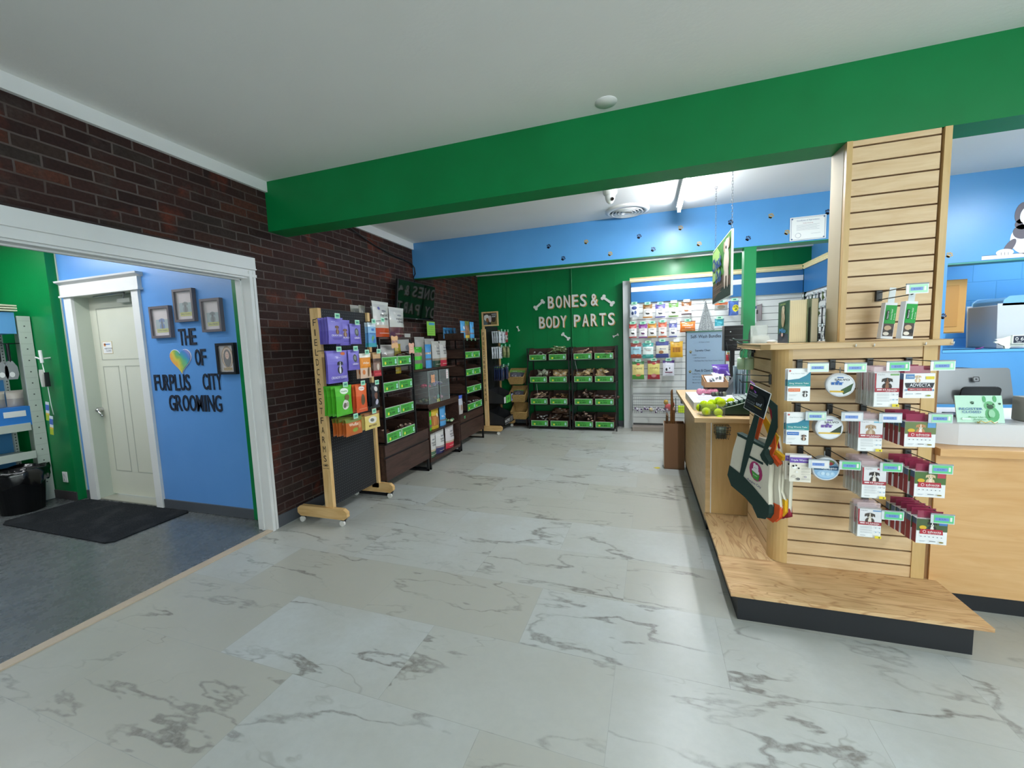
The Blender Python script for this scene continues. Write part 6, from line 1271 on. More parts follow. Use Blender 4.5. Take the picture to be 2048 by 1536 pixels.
put('brown_pouch','olive and brown nut pouch with yellow corner between two bright blue pouches',bag(.15,.255,.05,[(0,'c8a83a'),(.14,'7a5434'),(.75,'6a7a34')],[('e',.4,.5,.16,.1,'9a744c'),('e',.6,.35,.16,.1,'a8845c')],stand=True,seed=35),-2.545,5.73,1.629)
put('blue_pouch','bright blue pouch at the far end of the farther top shelf',bag(.15,.25,.05,[(0,'4a9cd4'),(.25,'6a6470'),(.36,'4a9cd4')],[('e',.5,.62,.2,.08,'7a6a5c')],stand=True,seed=36),-2.55,5.92,1.629)
for i,y in enumerate((5.60,5.76,5.91)):
    g=G(); g.box(-.02,.02,-.001,0,0,.032,M('9ad0a8')); g.box(-.012,.012,-.0015,-.001,.008,.024,M('3a5a4c')); 
    tag(g.obj('price_sticker',loc=(-2.4945,y,1.592),rz=RZ),['green price sticker under the left bright blue pouch','green price sticker under the brown pouch','green price sticker under the far bright blue pouch'][i],'sticker')
# --- television
t=thing('television','black flat television on the brick wall reflecting the back wall lettering','television',(-2.86,4.86,2.12))
T=Matrix.Rotation(radians(6.9),4,'X')
g=G(); g.box(-.44,.44,0,.035,-.24,.24,blackM); g.xf(T); g.obj('housing',t,bevel=.004)
g=G(); g.box(-.428,.428,-.002,.0,-.222,.232,M('050607',.04,0,.6)); g.xf(T); g.obj('screen',t)['label']='glossy dark screen'
g=G(); g.box(-.02,.02,-.004,-.001,-.234,-.228,M('8a8c90')); g.xf(T); g.obj('maker_badge',t)
G().box(-.08,.08,.03,.135,-.1,.1,blackM).obj('wall_mount',t)
t.rotation_euler=(0,0,RZ-radians(2))
t=thing('tv_cable','loose black cable running along the brick wall from the beam down to the television','cable',(-3.0,4.6,2.3))
G().tube([(-2.985,3.6,2.86),(-2.99,3.9,2.78),(-3.0,4.2,2.72),(-3.005,4.6,2.675),(-3.005,4.85,2.665),(-3.0,5.0,2.65),(-2.985,5.045,2.60),(-2.98,5.05,2.52),(-2.98,5.0,2.46),(-2.93,4.93,2.40),(-2.88,4.88,2.37)],.008,blackM,6).obj('wire',t,world=True)
# --- second stand
t=thing('pegboard_stand','wooden FIELDCREST FARMS rolling stand with small framed photo, in the far left corner','stand',(-2.5,6.7,0))
G().box(-2.590,-2.518,6.40,6.437,.10,1.78,pine).obj('post',t,world=True,bevel=.003); G().box(-2.590,-2.518,7.10,7.135,.10,1.78,pine).obj('post',t,world=True)
G().box(-2.573,-2.533,6.40,6.425,1.78,2.06,pine).obj('extension',t,world=True)
g=G(); g.box(-2.56,-2.545,6.437,7.10,.14,1.84,M('0f1012',.6)); g.obj('pegboard',t,world=True)['label']='black board'
for y in (6.40,7.11):
    g=G(); a,b=-2.86,-2.28; g.prism([(a,.06),(b-.02,.06),(b,.08),(b,.125),(b-.03,.145),(a,.145)],'y',y-.02,y+.018,pineX); g.obj('foot',t,world=True,bevel=.002)
for (x,y) in ((-2.83,6.40),(-2.34,6.40),(-2.33,7.11),(-2.83,7.11)):
    g=G(); g.prism([(x-.012,.062),(x+.018,.062),(x+.004,.02),(x-.014,.02)],'y',y-.008,y+.012,blackM); g.cyl((x-.005,y-.022,.025),(x-.005,y-.004,.025),.025,n=16,m=M('dcd9d2',.4)); g.obj('caster',t,world=True)
g=G(); vertical_word(g,'FIELDCRESTFARMS',-2.554,6.397,1.70,.60,.028,sb); g.obj('stencil_letters',t,world=True)['label']='dark vertical lettering FIELDCREST FARMS'
t=thing('photo_frame','small pine frame with a goat and cow photograph on top of the far stand','picture',(-2.415,6.39,1.825)); g=G()
w_,h_,b=.285,.235,.022
for a in ((-w_/2,w_/2,0,b),(-w_/2,w_/2,h_-b,h_),(-w_/2,-w_/2+b,b,h_-b),(w_/2-b,w_/2,b,h_-b)): g.box(a[0],a[1],-.018,.004,a[2],a[3],pine)
g.obj('frame',t)
g=G(); g.box(-w_/2+b,w_/2-b,-.004,.004,b,h_-b,M('2a2a28')); art(g,[('r',.0,0,1,1,'3a3428'),('r',.55,0,1,.6,'7a6a3a'),('r',0,0,.3,.5,'5a6a70'),('e',.25,.6,.2,.28,'d8d4cc'),('e',.3,.4,.1,.2,'8a5a34'),('e',.5,.5,.1,.3,'c8b8b8'),('e',.75,.45,.16,.25,'3a2c20'),('t',.22,.74,.16,'MOO','f0f0f0',.28),('t',.78,.7,.14,'GOAT','f0f0f0',.3),('r',.62,.86,.95,.9,'e8e8e8')],lambda u,v,l: Vector(((u-.5)*(w_-2*b),-.0042-l,b+v*(h_-2*b))),w_-2*b,h_-2*b); g.obj('photo',t)
XW=-2.545
W1=bag(.15,.20,.03,[(0,'c8ccd2'),(.4,'d4d8de')],[('e',.6,.35,.22,.13,'2a2c30'),('e',.55,.36,.1,.06,'c8ccd2'),('r',.3,.6,.8,.66,'6a6e74'),('r',.3,.72,.7,.76,'4a4e54')],seed=40)
R1=bag(.13,.19,.03,[(0,'8c2a32'),(.25,'c2b8b4'),(.7,'a83440')],[('e',.5,.5,.25,.12,'5a4a48')],seed=41); 
Gr=bag(.12,.20,.025,[(0,'6a7a4c'),(.5,'8a8a64')],[('r',.4,.2,.6,.8,'b8a880')],seed=42); Bl=bag(.14,.25,.03,[(0,'1f2744'),(.4,'232c4e')],[('p',[(.1,.25),(.7,.25),(.8,.95),(.2,.95)],'7fae52'),('e',.5,.5,.17,.16,'5a4a50'),('t',.5,.82,.06,'natural','e0e8d8',.5)],seed=43)
def stack(y,z,m,n,L,name,lf,lb,grp): hang_row(y,z,m,n,name,lf,lb,'pouch',grp,L=L,xw=XW,d=.04,hl='small hook on the far stand holding '+grp)
stack(6.62,1.745,W1,4,.24,'treat_pouch','white pouch with black emblem, frontmost left on the far stand top row','white pouch behind the front one on the far stand top row','white pouches, top row of the far stand')
stack(6.80,1.74,W1,2,.24,'treat_pouch','white pouch with black emblem, second on the far stand top row','white pouch behind the second one on the far stand top row','white pouches, top row second hook')
stack(6.96,1.745,R1,3,.24,'treat_pouch','red and white pouch on the far stand top row','red and white pouch behind the front one on the far stand','red pouches of the far stand')
stack(6.60,1.48,W1,4,.24,'treat_pouch','white pouch with black emblem, frontmost on the far stand second row','white pouch behind the front one on the far stand second row','white pouches, second row of the far stand')
stack(6.80,1.49,Gr,4,.24,'treat_pouch','olive striped pouch on the far stand second row','olive striped pouch behind the front one on the far stand','olive pouches of the far stand')
stack(6.97,1.48,Gr,2,.26,'treat_pouch','bright olive pouch rightmost on the far stand second row','olive pouch behind the rightmost one on the far stand second row','olive pouches, rightmost hook')
stack(6.60,1.15,Bl,4,.26,'treat_pouch','navy pouch with lime panel, frontmost left on the far stand third row','navy pouch behind the left front one on the far stand third row','navy pouches, left hook')
stack(6.86,1.155,Bl,3,.26,'treat_pouch','navy pouch with lime panel, frontmost right on the far stand third row','navy pouch behind the right front one on the far stand third row','navy pouches, right hook')
for i,(z0,z1,lab) in enumerate(((.53,.64,'black bin with green label low on the far stand'),(.165,.27,'black bin with white lettering at the foot of the far stand'))):
    t=thing('stand_bin',lab,'bin',(-2.40,6.7,z0)); g=G(); yA,yB=6.445,6.99; xA=-2.535; xB=-2.25
    g.box(xA,xB,yA,yB,z0-.02,z0-.01,blackP); g.box(xB-.008,xB,yA,yB,z0-.02,z1-.0,blackP); g.box(xA,xA+.008,yA,yB,z0-.02,z1+.12,blackP)
    for y in (yA,yB-.008): g.prism([(xA,z0-.02),(xB,z0-.02),(xB,z1),(xA,z1+.12)],'y',y,y+.008,blackP)
    g.obj('bin_body',t,world=True); g=G(); P=lambda u,v,l: Vector((xB+.0006+l,yA+.545*u,z0-.02+v*(z1-z0+.02)))
    if i==0: art(g,[('r',.02,.1,.18,.9,'c8ccc8'),('r',.22,.0,.66,1,'4fb044'),('e',.44,.5,.1,.2,'3a7a34'),('r',.72,.0,.93,1,'8a94b0'),('e',.82,.5,.05,.25,'2c2c38')],P,.545,.12)
    else: art(g,[('t',.27,.5,.4,'NATIVE','dcdcdc',.46)]+[('r',.56,.75-.14*k,.8+.05*(k%2),.79-.14*k,'a8a8a8') for k in range(5)]+[('r',.04,.1,.5,.16,'a8a8a8')],P,.545,.12)
    g.obj('bin_print',t,world=True)
# --- seagrass basket stand
t=thing('basket_stand','brown wooden stand carrying three tilted seagrass baskets in the back left corner','stand',(-2.2,7.18,0)); bw=M('3a2620',.6)
for x in (-2.33,-2.07): G().box(x-.012,x+.012,7.16,7.20,.0,.98,bw).obj('upright',t,world=True)
g=G(); g.box(-2.35,-2.05,7.15,7.36,.0,.015,bw)
for x in (-2.34,-2.06): g.tube([(x,7.14,.02),(x,7.36,.02)],.012,bw,6)
g.obj('base_frame',t,world=True)
for i,z in enumerate((.80,.48,.17)):
    x0,x1=-2.33+.02*i,-2.03+.02*i
    b_=thing('seagrass_basket',['top tilted seagrass basket holding printed bags','middle tilted seagrass basket holding a green bag','bottom tilted seagrass basket, empty'][i],'basket',((x0+x1)/2,7.02,z))
    g=G(); w2=.15; A=[(-.135,0),(.135,0),(.155,.02)]
    yf,yb=-.10,.13
    def q(a,b,c,d): 
        g.add([a,b,c,d],[(0,1,2,3)],wick)
    F0,F1=(-.115,yf+.03,0),(.115,yf+.03,0); F2,F3=(w2,yf-.03,.13),(-w2,yf-.03,.13); B0,B1=(-.115,yb,.02),(.115,yb,.02); B2,B3=(w2,yb,.27),(-w2,yb,.27)
    q(F0,F1,F2,F3); q(F1,B1,B2,F2); q(B1,B0,B3,B2); q(B0,F0,F3,B3); q(F0,B0,B1,F1)
    b1=g.obj('basket_body',b_); s_=b1.modifiers.new('thick','SOLIDIFY'); s_.thickness=.009; s_.offset=0
    g=G(); g.tube([F3,F2,B2,B3],.008,wick,6,True); g.obj('rim',b_)
for i,(x,y,z,rx,rz_,lab) in enumerate(((-2.23,7.0,.87,-.5,.1,'lime and navy chew bag leaning in the top basket, left'),(-2.16,7.04,.86,-.5,-.2,'lime and navy chew bag leaning in the top basket, right'),(-2.19,7.02,.55,-.8,0,'green packaged chews in the middle basket'))):
    put('chew_bag',lab,bag(.2,.2,.05,[(0,'26305a'),(.25,'5a5a64'),(.75,'7cab4e')],[('e',.5,.45,.25,.2,'6a6470'),('t',.5,.84,.06,'natural','e8e8e0',.4),('e',.3,.4,.05,.03,'e8e8e8'),('e',.65,.35,.05,.03,'e8e8e8')],rough=.15,stand=True,seed=50+i),x,y,z,rz=rz_,rx=rx)
# ================================================================ BACK WALL
ZB=[.055,.445,.83,1.215]
RL=[(-1.585,7.13,0),(-.805,7.13,0)]
tray_rack('black four-tier rack of chew trays against the green wall, left one',RL[0],0,.73,.40,ZB,1.43,2,h_front=.105,h_back=.205,pick=0)
tray_rack('black four-tier rack of chew trays against the green wall, right one',RL[1],0,.73,.40,ZB,1.43,2,h_front=.105,h_back=.205,pick=8)
nm=[['lowest','second lowest','third','top'],['left','right']]
plan={0:[[('chip',12,.03),('slab',22,.16)],[('stick',20,.06),('bone',10,.0)],[('foil',16,.05),('pack',16,.05)],[('chip',12,.0),('twist',34,.12)]],
      1:[[('hoof',20,.09),('ear',16,.05)],[('hoof',14,.08),('slab',5,.0)],[('pack',12,.05),('pack',12,.05)],[('stick',14,.02),('ear',7,.0)]]}
kn={'hoof':'brown hoof chew','slab':'dark meaty slab chew','stick':'pale stick chew','bone':'brown bone chew','foil':'silvery foil packet','pack':'tan chew packet','chip':'pale lumpy chew','twist':'green wrapped twist chew','ear':'flat brown ear chew'}
for r in (0,1):
    for lv in range(4):
        for c in range(2):
            k,n,h=plan[r][lv][c]; where='%s, %s tray on the %s tier of the %s rack'%(kn[k],nm[1][c],nm[0][lv],nm[1][r])
            fill(None,RL[r],0,.73,.40,ZB[lv],c,2,k,n,where,where.replace(kn[k]+', ',''),layers=3,h=h,zb=.05)
# price strings
for i,(x,y,z0,z1,dx) in enumerate(((-1.80,6.94,.56,.80,.02),(-1.12,6.94,.96,1.2,.05))):
    tag(G().tube([(x,y,z1),(x+dx,y,z0)],.0015,whiteM,4).obj('tag_string',world=True),['thin white string hanging in the left rack','thin white string hanging in the right rack'][i],'string')
g=G(); g.box(-.03,.03,-.02,.02,0,.14,M('b8bcc4',.4)); g.cyl((0,-.021,.07),(0,-.03,.07),.012,m=whiteM); tag(g.obj('lock_box',loc=(-1.195,7.33,1.26)),'small grey box on the green wall between the tops of the two racks','box')
G().box(-1.235,-1.155,7.28,7.36,.0,1.25,M('0a4a30',.5)).obj('riser_cover',world=True); o=bpy.data.objects['riser_cover']; tag(o,'dark green boxed riser between the two racks','riser')
# lettering
lw=M('e2e0da',.5); lo=M('c08a4a',.5)
def wallword2(s_,segs,z0,z1,lab):
    for (c,x0,x1) in segs:
        t=thing('wall_letter',lab%c,'letter',((x0+x1)/2,YB,z0),group='white letters on the green wall'); w_=(x1-x0)
        g=G(); g.text(c,(.014,0,(z1-z0)/2-.012),SX,SZ,z1-z0,lo,w=w_,ext=.004,off=.012); mn=max(v[1] for v in g.v); g.v=[(a,b-mn,c_) for a,b,c_ in g.v]; g.obj('letter_backing',t)['label']='tan backing'  # tan offset layer behind the white letter face
        g=G(); g.text(c,(0,0,(z1-z0)/2),SX,SZ,z1-z0,lw,w=w_,ext=.009,off=.012); mn=max(v[1] for v in g.v); g.v=[(a,b-mn-.008,c_) for a,b,c_ in g.v]; g.obj('letter_face',t)
def spread(word,x0,x1,wd=.108,lab=''):
    n=len(word); st=(x1-x0-wd)/(n-1); return [(c,x0+i*st,x0+i*st+wd) for i,c in enumerate(word)]
wallword2('BONES',spread('BONES',-1.655,-.965),2.135,2.35,'white raised letter %s of BONES on the green wall')
wallword2('&',[('&',-.885,-.765)],2.135,2.34,'white raised %s after BONES on the green wall')
wallword2('BODY',spread('BODY',-1.83,-1.325),1.785,1.995,'white raised letter %s of BODY on the green wall')
wallword2('PARTS',spread('PARTS',-1.19,-.485),1.785,1.998,'white raised letter %s of PARTS on the green wall')
for i,(x,z,s_,a,l) in enumerate(((-1.82,2.215,.105,38,'white wooden bone left of BONES on the green wall'),(-.595,2.21,.115,-38,'white wooden bone right of the ampersand on the green wall'),(-1.345,1.62,.08,-40,'white wooden bone above the left rack'),(-2.237,1.80,.045,-68,'small white bone high over the basket stand'),(-.468,1.60,.048,22,'small white bone above the right rack corner'))):
    g=G(); P=[]; T=Matrix.Rotation(radians(-a),4,'Y')
    g.prism([(-s_*.8,-s_*.17),(s_*.8,-s_*.17),(s_*.8,s_*.17),(-s_*.8,s_*.17)],'y',-.0134,0,lw)
    for sx in (-1,1):
        for sz in (-1,1): g.prism([(sx*s_*.85+s_*.25*cos(k*pi/7),sz*s_*.2+s_*.25*sin(k*pi/7)) for k in range(14)],'y',-.014-.0007*(sx+2*sz+3)/3,0,lw)
    g.xf(T); tag(g.obj('wall_bone',loc=(x,YB-.001,z)),l,'decoration')
# --- white slatwall displays
slatW=M('dcdedb',.4,0,.5); stripeB=M('2a6ba2',.45); crownM=wood('pale_crown','ddd09a','e9dfb4',(1.2,9,9),.5)
t=thing('slatwall_display','white slatwall display with blue header along the green back wall','display',(1.0,7.25,0)); yS=7.19
g=G(); g.box(-.19,2.25,yS+.008,7.37,.03,2.46,M('5a5c5c',.6)); g.obj('core',t,world=True)['label']='dark grooves'
g=G(); planks(g,'x',-.19,2.262,yS,.10,.1025,20,slatW,gap=.007,th=.012,ztop=2.135); g.obj('slats',t,world=True)
g=G(); g.box(-.20,2.235,yS-.03,yS+.01,2.12,2.46,stripeB); g.obj('header',t,world=True)['label']='ribbed blue header'
G().box(-.20,2.235,yS-.033,yS-.028,2.30,2.375,M('e6e8ea',.35)).obj('header_stripe',t,world=True)['label']='white stripe'
g=G(); g.prism([(yS+.02,2.455),(yS-.045,2.455),(yS-.055,2.48),(yS-.04,2.50),(yS-.06,2.525),(yS+.02,2.525)],'x',-.22,2.215,crownM); g.obj('crown',t,world=True)
for x in (-.195,.71,1.62,2.24):
    g=G(); g.box(x-.014,x+.014,yS-.012,yS,.02,2.12,M('c0c2be',.4)); 
    for k in range(80): g.box(x-.003,x+.003,yS-.0128,yS-.012,.06+.0255*k,.074+.0255*k,M('3a3c3c'))
    g.obj('standard',t,world=True)
G().box(-.335,-.21,7.24,7.375,0,2.50,M('d4d6d4',.5)).obj('end_board',t,world=True)['label']='scuffed white end board'
G().box(-.19,2.27,7.0,yS+.008,0,.07,M('9a8f86',.5)).obj('base',t,world=True)
t=thing('slatwall_display','white slatwall display with blue header on the right hand wall','display',(2.3,6.3,0)); xS=2.27
g=G(); g.box(xS+.008,2.395,5.25,7.13,.03,2.46,M('5a5c5c',.6)); g.obj('core',t,world=True)['label']='dark grooves'
g=G(); planks(g,'y',5.25,7.13,xS,.10,.1025,20,slatW,gap=.007,th=.012,ztop=2.135); g.obj('slats',t,world=True)
G().box(xS-.03,xS+.01,5.25,7.15,2.12,2.46,stripeB).obj('header',t,world=True)['label']='ribbed blue header'
g=G(); g.prism([(xS+.02,2.455),(xS-.045,2.455),(xS-.055,2.48),(xS-.04,2.50),(xS-.06,2.525),(xS+.02,2.525)],'y',5.25,7.14,crownM); g.obj('crown',t,world=True)
# hardware hanging on the side display
hw=[('2c2e30',.018,.30),('5a6a3a',.03,.10),('3a3c40',.05,.12),('8a9a9c',.02,.35),('2a4a3a',.02,.28),('b8bcbe',.03,.12),('1c1d20',.06,.16),('6a7072',.02,.3)]
for i in range(18):
    c,w_,h_=hw[i%8]; y=6.05+.115*(i%7); z=(2.05,1.86,1.62)[i//7]-.02
    t=thing('hanging_accessory','dark and grey leash or collar pack hanging on the right hand slatwall','accessory',(2.27,y,z),rz=-RZ,group='accessories on the right hand slatwall')
    G().tube([(0,0,0),(0,-.16-.02*(i%3),.005)],.003,steel).obj('hook_arm',t); g=G(); g.box(-.02,.02,-.165,-.163,-.01,.025,M('c8d4d4',.3)); g.obj('price_tag',t)
    g=G(); g.tube([(0,-.13,0),(-.01,-.13,-h_*.4),(w_*.3,-.12,-h_*.8),(0,-.13,-h_),(-w_*.4,-.13,-h_*.7),(0,-.13,0)],.007+w_*.06,M(c,.5),6); g.box(-w_*.5,w_*.5,-.135,-.13,-h_*.5,-h_*.25,M(['d8dcdc','7a8a5a','3a3c40'][i%3],.4)); g.obj('pack',t)
tag(G().sph((2.12,6.25,1.47),.06,blackM,(1,1.3,.8)).obj('dark_pouch',world=True),'black rounded pouch hanging low on the right hand slatwall','pouch')
# products on the back display
YF=6.99
def slat_item(x0,x1,z0,z1,label,bands,elems,n=1,dep=.03,nm_='treat_bag',blab=None,white_tag=False,hook=True):
    w_,h_=x1-x0,z0-z1; xc=(x0+x1)/2
    t=thing('peg_hook','hook with %s tag over the %s'%('white' if white_tag else 'green',label.split(',')[0]),'hook',(xc,yS,z0+.004))
    G().tube([(0,0,0),(0,-.20,.004)],.0028,steel).obj('arm',t)
    g=G(); g.box(-.045,.045,-.206,-.203,-.012,.03,M('e8eaea',.3) if white_tag else M('a8dcc0',.3)); 
    if not white_tag: g.box(-.02,.02,-.207,-.206,.0,.02,M('3a8a6a'))
    g.obj('price_tag',t)
    m=bag(w_,h_,dep,bands,elems,rough=.3,seed=int(x0*50)%9); o=m.obj(nm_,loc=(xc,YF+.01,z1)); tag(o,label,'bag','back display bags')
    for k in range(1,n): dup(o,loc=(xc-.004*k,YF+.01+.035*k,z1),label='bag hanging directly behind the %s'%label.split(',')[0])
def tri(top,mid,ink,bot=None): return [(0,bot or top),(.12,mid),(.68,top)]
def pet(ink,c='e8e6e2'): return [('r',.06,.14,.94,.66,c),('t',.5,.74,.07,'Zukes',c,.5),('e',.5,.3,.22,.06,ink),('e',.32,.34,.05,.05,ink),('t',.5,.56,.06,'treats',ink,.5)]
slat_item(-.217,-.075,2.089,1.88,'white and navy bag leaning, first in the top row',[(0,'dfe2ea'),(.5,'e6e8f0')],[('e',.5,.7,.3,.14,'2f3f7a'),('e',.3,.3,.14,.14,'2a3a5c'),('e',.62,.35,.14,.14,'5a6a9a')],2)
slat_item(-.012,.130,2.075,1.858,'brown-topped orange bag, second in the top row',tri('8a6234','e6e0d4','x','c8863a'),pet('3a3430'),2)
slat_item(.178,.324,2.063,1.852,'violet bag with running dog, third in the top row',tri('6a62a8','e2e2ea','x','5f58a4'),pet('3a3c4a'),2)
slat_item(.375,.519,2.074,1.852,'light green bag, fourth in the top row',tri('6f9a50','dfe6d4','x','7aa84c'),pet('4a5a3a'),1,white_tag=True)
slat_item(.561,.707,2.077,1.876,'orange-brown bag with white panel, fifth in the top row',tri('8a5528','e8e4e4','x','5a3a44'),pet('a86a3a'),1,white_tag=True)
slat_item(-.232,-.113,1.775,1.548,'red-topped white bag, first in the second row',tri('c24a44','e8e6e2','x'),pet('3a3438'),1)
slat_item(-.08,.05,1.767,1.542,'magenta bag, second in the second row',tri('8a3a88','e8e2e8','x'),pet('6a3a6a'),1)
slat_item(.062,.192,1.768,1.541,'amber bag, third in the second row',tri('c88a30','e8e2d8','x'),pet('4a3a30'),2)
slat_item(.219,.346,1.780,1.538,'coral bag, fourth in the second row',tri('dc6a4c','e8dcd4','x'),pet('8a3a2a'),1)
slat_item(.378,.498,1.760,1.532,'lilac-blue bag, fifth in the second row',tri('6c70b0','dcdfe8','x'),pet('3a3c5a'),1,white_tag=True)
slat_item(.54,.764,1.775,1.605,'wide orange bag, last in the second row',[(0,'c8662a'),(.3,'dc7c36'),(.9,'8a4a24')],[('t',.5,.62,.2,'Himalayan','f4e8d8',.7),('t',.5,.4,.12,'cheese','f4e8d8',.4),('r',.1,.14,.9,.24,'d89a5a')],1,.06)
slat_item(-.208,-.042,1.464,1.213,'sky-blue and red-brown bag, first in the third row',[(0,'8a3a30'),(.22,'9cc4d0'),(.75,'8a3c34')],[('t',.5,.6,.08,'Crunch','5a3a34',.6),('e',.3,.18,.16,.1,'a0482e'),('e',.68,.18,.16,.1,'a0482e')],1)
slat_item(-.022,.146,1.458,1.208,'teal and white bag, second in the third row',[(0,'3f9a94'),(.25,'e2ebe6'),(.76,'3f9a94')],[('t',.5,.62,.07,'Wholesome','2f7a74',.75),('t',.5,.52,.07,'Treats','a0483a',.5),('e',.5,.18,.25,.08,'6fc0b8')],1)
slat_item(.184,.375,1.474,1.21,'indigo and cream bag, third in the third row',[(0,'3f4a88'),(.25,'e0dcc8'),(.72,'3c4684')],[('e',.4,.35,.2,.1,'a8744a'),('t',.55,.55,.08,'Bites','3a3a6a',.5)],2)
slat_item(.397,.585,1.466,1.213,'yellow bag with sausage sticks, last in the third row',[(0,'dca82a'),(.3,'d89a2c'),(.7,'e0b040')],[('r',.2+.13*k,.32,.27+.13*k,.62,'7a4a24') if True else 0 for k in range(5)]+[('t',.5,.78,.06,'Jerky','7a4a20',.5)],1,white_tag=True)
slat_item(-.187,.002,1.160,.868,'green and yellow bag, first in the fourth row',[(0,'4a8a34'),(.24,'e2cf86'),(.8,'2f6a34')],[('t',.5,.6,.09,'CHEWS','4a6a2c',.7),('e',.5,.84,.16,.06,'b83a34'),('e',.5,.22,.22,.06,'d07a5a')],1)
slat_item(.056,.243,1.171,.866,'maroon and yellow bag, second in the fourth row',[(0,'9a2a34'),(.26,'dccf78'),(.8,'7a2028')],[('t',.5,.6,.09,'CHIPS','8a6a2c',.7),('e',.5,.84,.16,.06,'b83a34'),('e',.5,.2,.22,.1,'c07a7a')],2)
slat_item(.284,.46,1.166,.919,'round white and purple bag, last in the fourth row',[(0,'e4e2ea'),(.8,'4a2f72')],[('e',.5,.55,.42,.3,'e8e8f0'),('e',.32,.42,.09,.1,'22222c'),('r',.2,.2,.85,.26,'7a2a4a'),('e',.6,.5,.06,.05,'22222c')],1,white_tag=False)
# leashes
t=thing('hanging_leash','bundle of grey patterned leashes on the back slatwall','leash',(.90,7.0,1.60))
G().tube([(.0,.18,.48),(.0,-.02,.485)],.004,blackM).obj('hook_arm',t)
lm=NT('leash_weave',.7,.3); _n=lm.noise(lm.pos(sc=(60,60,60)),3,2); lm=lm.out(lm.ramp(_n,[(.42,'4a4e50'),(.58,'b8bcbc')]))
for k,(a,b) in enumerate(((-.10,-.075),(-.062,-.03),(-.015,.012),(.035,.062),(.085,.118))):
    g=G(); g.prism([(.0+.002*k,.47),(.012,.47),(b+.02,.02),(b,.0),(a,.0),(a+.005,.04)],'y',-.01+.008*k,-.004+.008*k,lm); g.obj('strap',t)
# other packs right of the leashes
for (x0,x1,z0,z1,lab,bands,el,n) in ((1.03,1.215,2.035,1.915,'grey and orange toy card half behind the hanging sign',[(0,'9a9c98'),(.7,'c8683a')],[('e',.5,.4,.3,.25,'7a7464'),('r',.55,.7,.95,.85,'d8785a')],1),(1.245,1.36,2.05,1.83,'blue pack with yellow paw disc',[(0,'4a6ab0'),(.8,'5a7ac0')],[('e',.65,.48,.4,.24,'e6dc2c'),('e',.65,.42,.16,.09,'6a6420'),('e',.45,.56,.06,.05,'6a6420'),('e',.58,.62,.06,.05,'6a6420'),('e',.74,.62,.06,.05,'6a6420'),('e',.86,.56,.06,.05,'6a6420')],3),
    (1.035,1.165,1.79,1.64,'white and turquoise pouch left of the black machine',[(0,'d4dce0'),(.25,'3a9aa8'),(.8,'2f8a96')],[('e',.5,.5,.3,.2,'58b4c0')],1),(1.19,1.31,1.285,1.14,'red and orange pack behind the counter',[(0,'b02a38'),(.7,'d8dce0')],[('e',.3,.8,.16,.12,'e0a040')],1),(1.46,1.60,1.95,1.70,'white and blue pack right of the green post',[(0,'e2e6ea'),(.85,'3a4a8a')],[('e',.6,.4,.12,.1,'22242a')],1)):
    slat_item(x0,x1,z0,z1,lab,bands,el,n,.02,nm_='hanging_pack')
g=G(); g.prism([(0,0),(.11,.03),(.11,.27),(0,.23)],'y',0,.01,M('8c8286',.4)); g.box(.03,.06,-.001,0,.12,.18,M('3a3638')); g.tube([(0,0,0),(.11,0,.03),(.11,0,.27),(0,0,.23)],.003,M('5a3a3c'),4,True); tag(g.obj('framed_card',loc=(1.60,7.17,1.72)),'dusty pink framed card tilted on the back display right of the green post','card')
# basket at the foot
t=thing('wire_basket','long grey wire basket of toys at the foot of the back slatwall','basket',(.25,7.0,.31)); g=G(); wm=M('6a6e70',.4,.5); x0,x1,y0,y1=-.185,.78,6.86,7.17
for z in (.60,.50,.42,.38,.335): g.tube([(x0,y0,z),(x1,y0,z),(x1,y1,z),(x0,y1,z)],.0028 if z>.55 else .0018,wm,5,True)
n=32
for k in range(n+1): x=x0+(x1-x0)*k/n; g.tube([(x,y0,.60),(x,y0,.325),(x,y1,.325)],.0014,wm,4)
for k in range(9): y=y0+(y1-y0)*k/8; g.tube([(x0,y,.60),(x0,y,.325)],.0014,wm,4); g.tube([(x1,y,.60),(x1,y,.325)],.0014,wm,4)
g.tube([(.47,y0,.58),(.48,y0+.1,.33)],.006,M('3a4a44'),5)
g.obj('basket_wires',t,world=True)
R6=random.Random(5); pt0=None
for k in range(26):
    x=R6.uniform(x0+.03,.42); y=R6.uniform(y0+.03,y0+.22); z=.34+R6.uniform(0,.05)
    if pt0 is None: 
        g=G(); g.tube([(-.02,0,.0),(.0,.01,.012),(.02,0,0)],.009,M('e2dce6',.5),6); g.sph((.02,0,.004),.014,M('5a3a6a',.5),n=7,h=5); g.sph((-.022,0,.004),.012,M('e6e2ea',.5),n=7,h=5)
        pt0=g.obj('rope_knot_toy',loc=(x,y,z),rz=1); tag(pt0,'little purple and white knot toy in the long wire basket','toy','knot toys in the wire basket')
    else: dup(pt0,loc=(x,y,z),rot=(R6.uniform(-.6,.6),R6.uniform(-.6,.6),R6.uniform(0,6)))
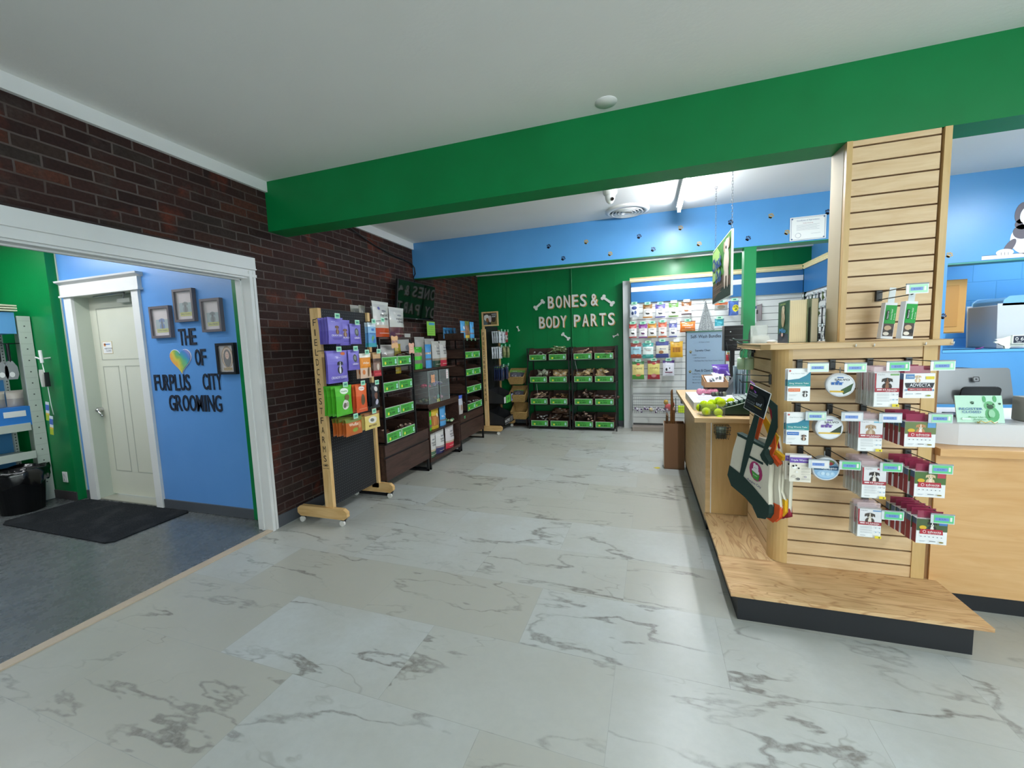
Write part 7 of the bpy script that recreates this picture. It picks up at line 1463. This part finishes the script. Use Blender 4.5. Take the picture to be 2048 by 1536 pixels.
for i,(x,z,c,l,s_) in enumerate(((.10,.38,'e0d0a0','small cream round toy among the purple knots',.03),(.36,.42,'c8585a','red plush toy with tan ears in the wire basket',.05),(.33,.50,'b8923c','tan plush head above the red toy in the wire basket',.035),(.43,.47,'b84a50','upright red plush arm in the wire basket',.03),(.58,.39,'d8f02a','neon yellow toy block in the wire basket',.07),(.60,.52,'3a3e58','dark navy tag on the neon toy in the wire basket',.05),(.73,.45,'d0e82a','neon yellow toy at the right end of the wire basket',.045))):
    g=G()
    if i in (4,5,6): g.box(-s_,s_*.8,-.03,.03,-s_*.8,s_*.8,M(c,.5))
    else: g.sph((0,0,0),s_,M(c,.6),(1,.8,1.2 if i!=0 else 1)); g.sph((s_*.6,0,-s_*.5),s_*.5,M(c,.6))
    tag(g.obj('basket_toy',loc=(x,6.93,z),bevel=.01 if i>3 else 0),l,'toy')
# self-wash price board
t=thing('price_board','tall blue-grey Self-Wash Bundles price board in a dark frame behind the counter','sign',(.83,6.38,0))
H_=1.60; W2=.46
G().box(-.26,-.248,-.02,.02,0,H_,M('3c3e42',.4)).obj('frame_side',t); G().box(.248,.26,-.02,.02,0,H_,M('6a6460',.4)).obj('frame_side',t); G().box(-.26,.26,-.02,.02,H_-.012,H_+.006,M('3f6a58',.4)).obj('frame_top',t)
G().box(-.248,.248,-.01,.01,.05,H_-.012,M('8fa6bd',.4)).obj('panel',t)
g=G(); P=lambda u,v,l: Vector(((u-.5)*.49,-.0105-l,.40+v*1.18)); ink='26303c'; ink2='54606e'
art(g,[('t',.5,.955,.04,'Self- Wash Bundles',ink,.80),('t',.46,.885,.015,'(4 Ways to Save)',ink2,.28),('t',.42,.785,.028,'Squeaky Clean',ink,.40),('t',.2,.735,.014,'Includes:',ink2,.12),('t',.34,.700,.013,'1 Self-Wash Session',ink2,.34),('t',.58,.663,.013,'1 Shea Butter Paws Treat Choose Premium Selection',ink2,.78),
  ('t',.50,.545,.03,'Paws & Claws Duo',ink,.56),('t',.25,.505,.014,'Two Matted Paws',ink2,.22),('t',.30,.468,.013,'Nail Trim Included',ink2,.28),('t',.46,.432,.013,'Shea Butter Spa Clean Pre-Trim Paw Solution',ink2,.62),('t',.30,.398,.013,'Matted Nail Balm',ink2,.28),
  ('t',.42,.285,.03,'Clean & Clip Package',ink,.56),('t',.36,.225,.016,'To Unwind Dull, Dry',ink2,.42),('t',.34,.18,.016,'1 Self-Wash Session',ink2,.38),('t',.32,.14,.016,'1 Nail Trim Session',ink2,.36),('t',.30,.06,.03,'Bow-Top Bundle',ink,.46)],P,.49,1.18)
for u,v,c in ((.10,.77,'a08a3a'),(.09,.53,'a08a3a'),(.10,.27,'1c2430'),(.86,.545,'c09a6a')):
    p=P(u,v,0); g2=G(); paw_geo(g2,p.x,0,p.z,.030 if u<.5 else .014,M(c),0); g2.v=[(a,b-.0115,c_) for a,b,c_ in g2.v]; g.add(g2.v,g2.f,M(c))
g.obj('board_print',t)
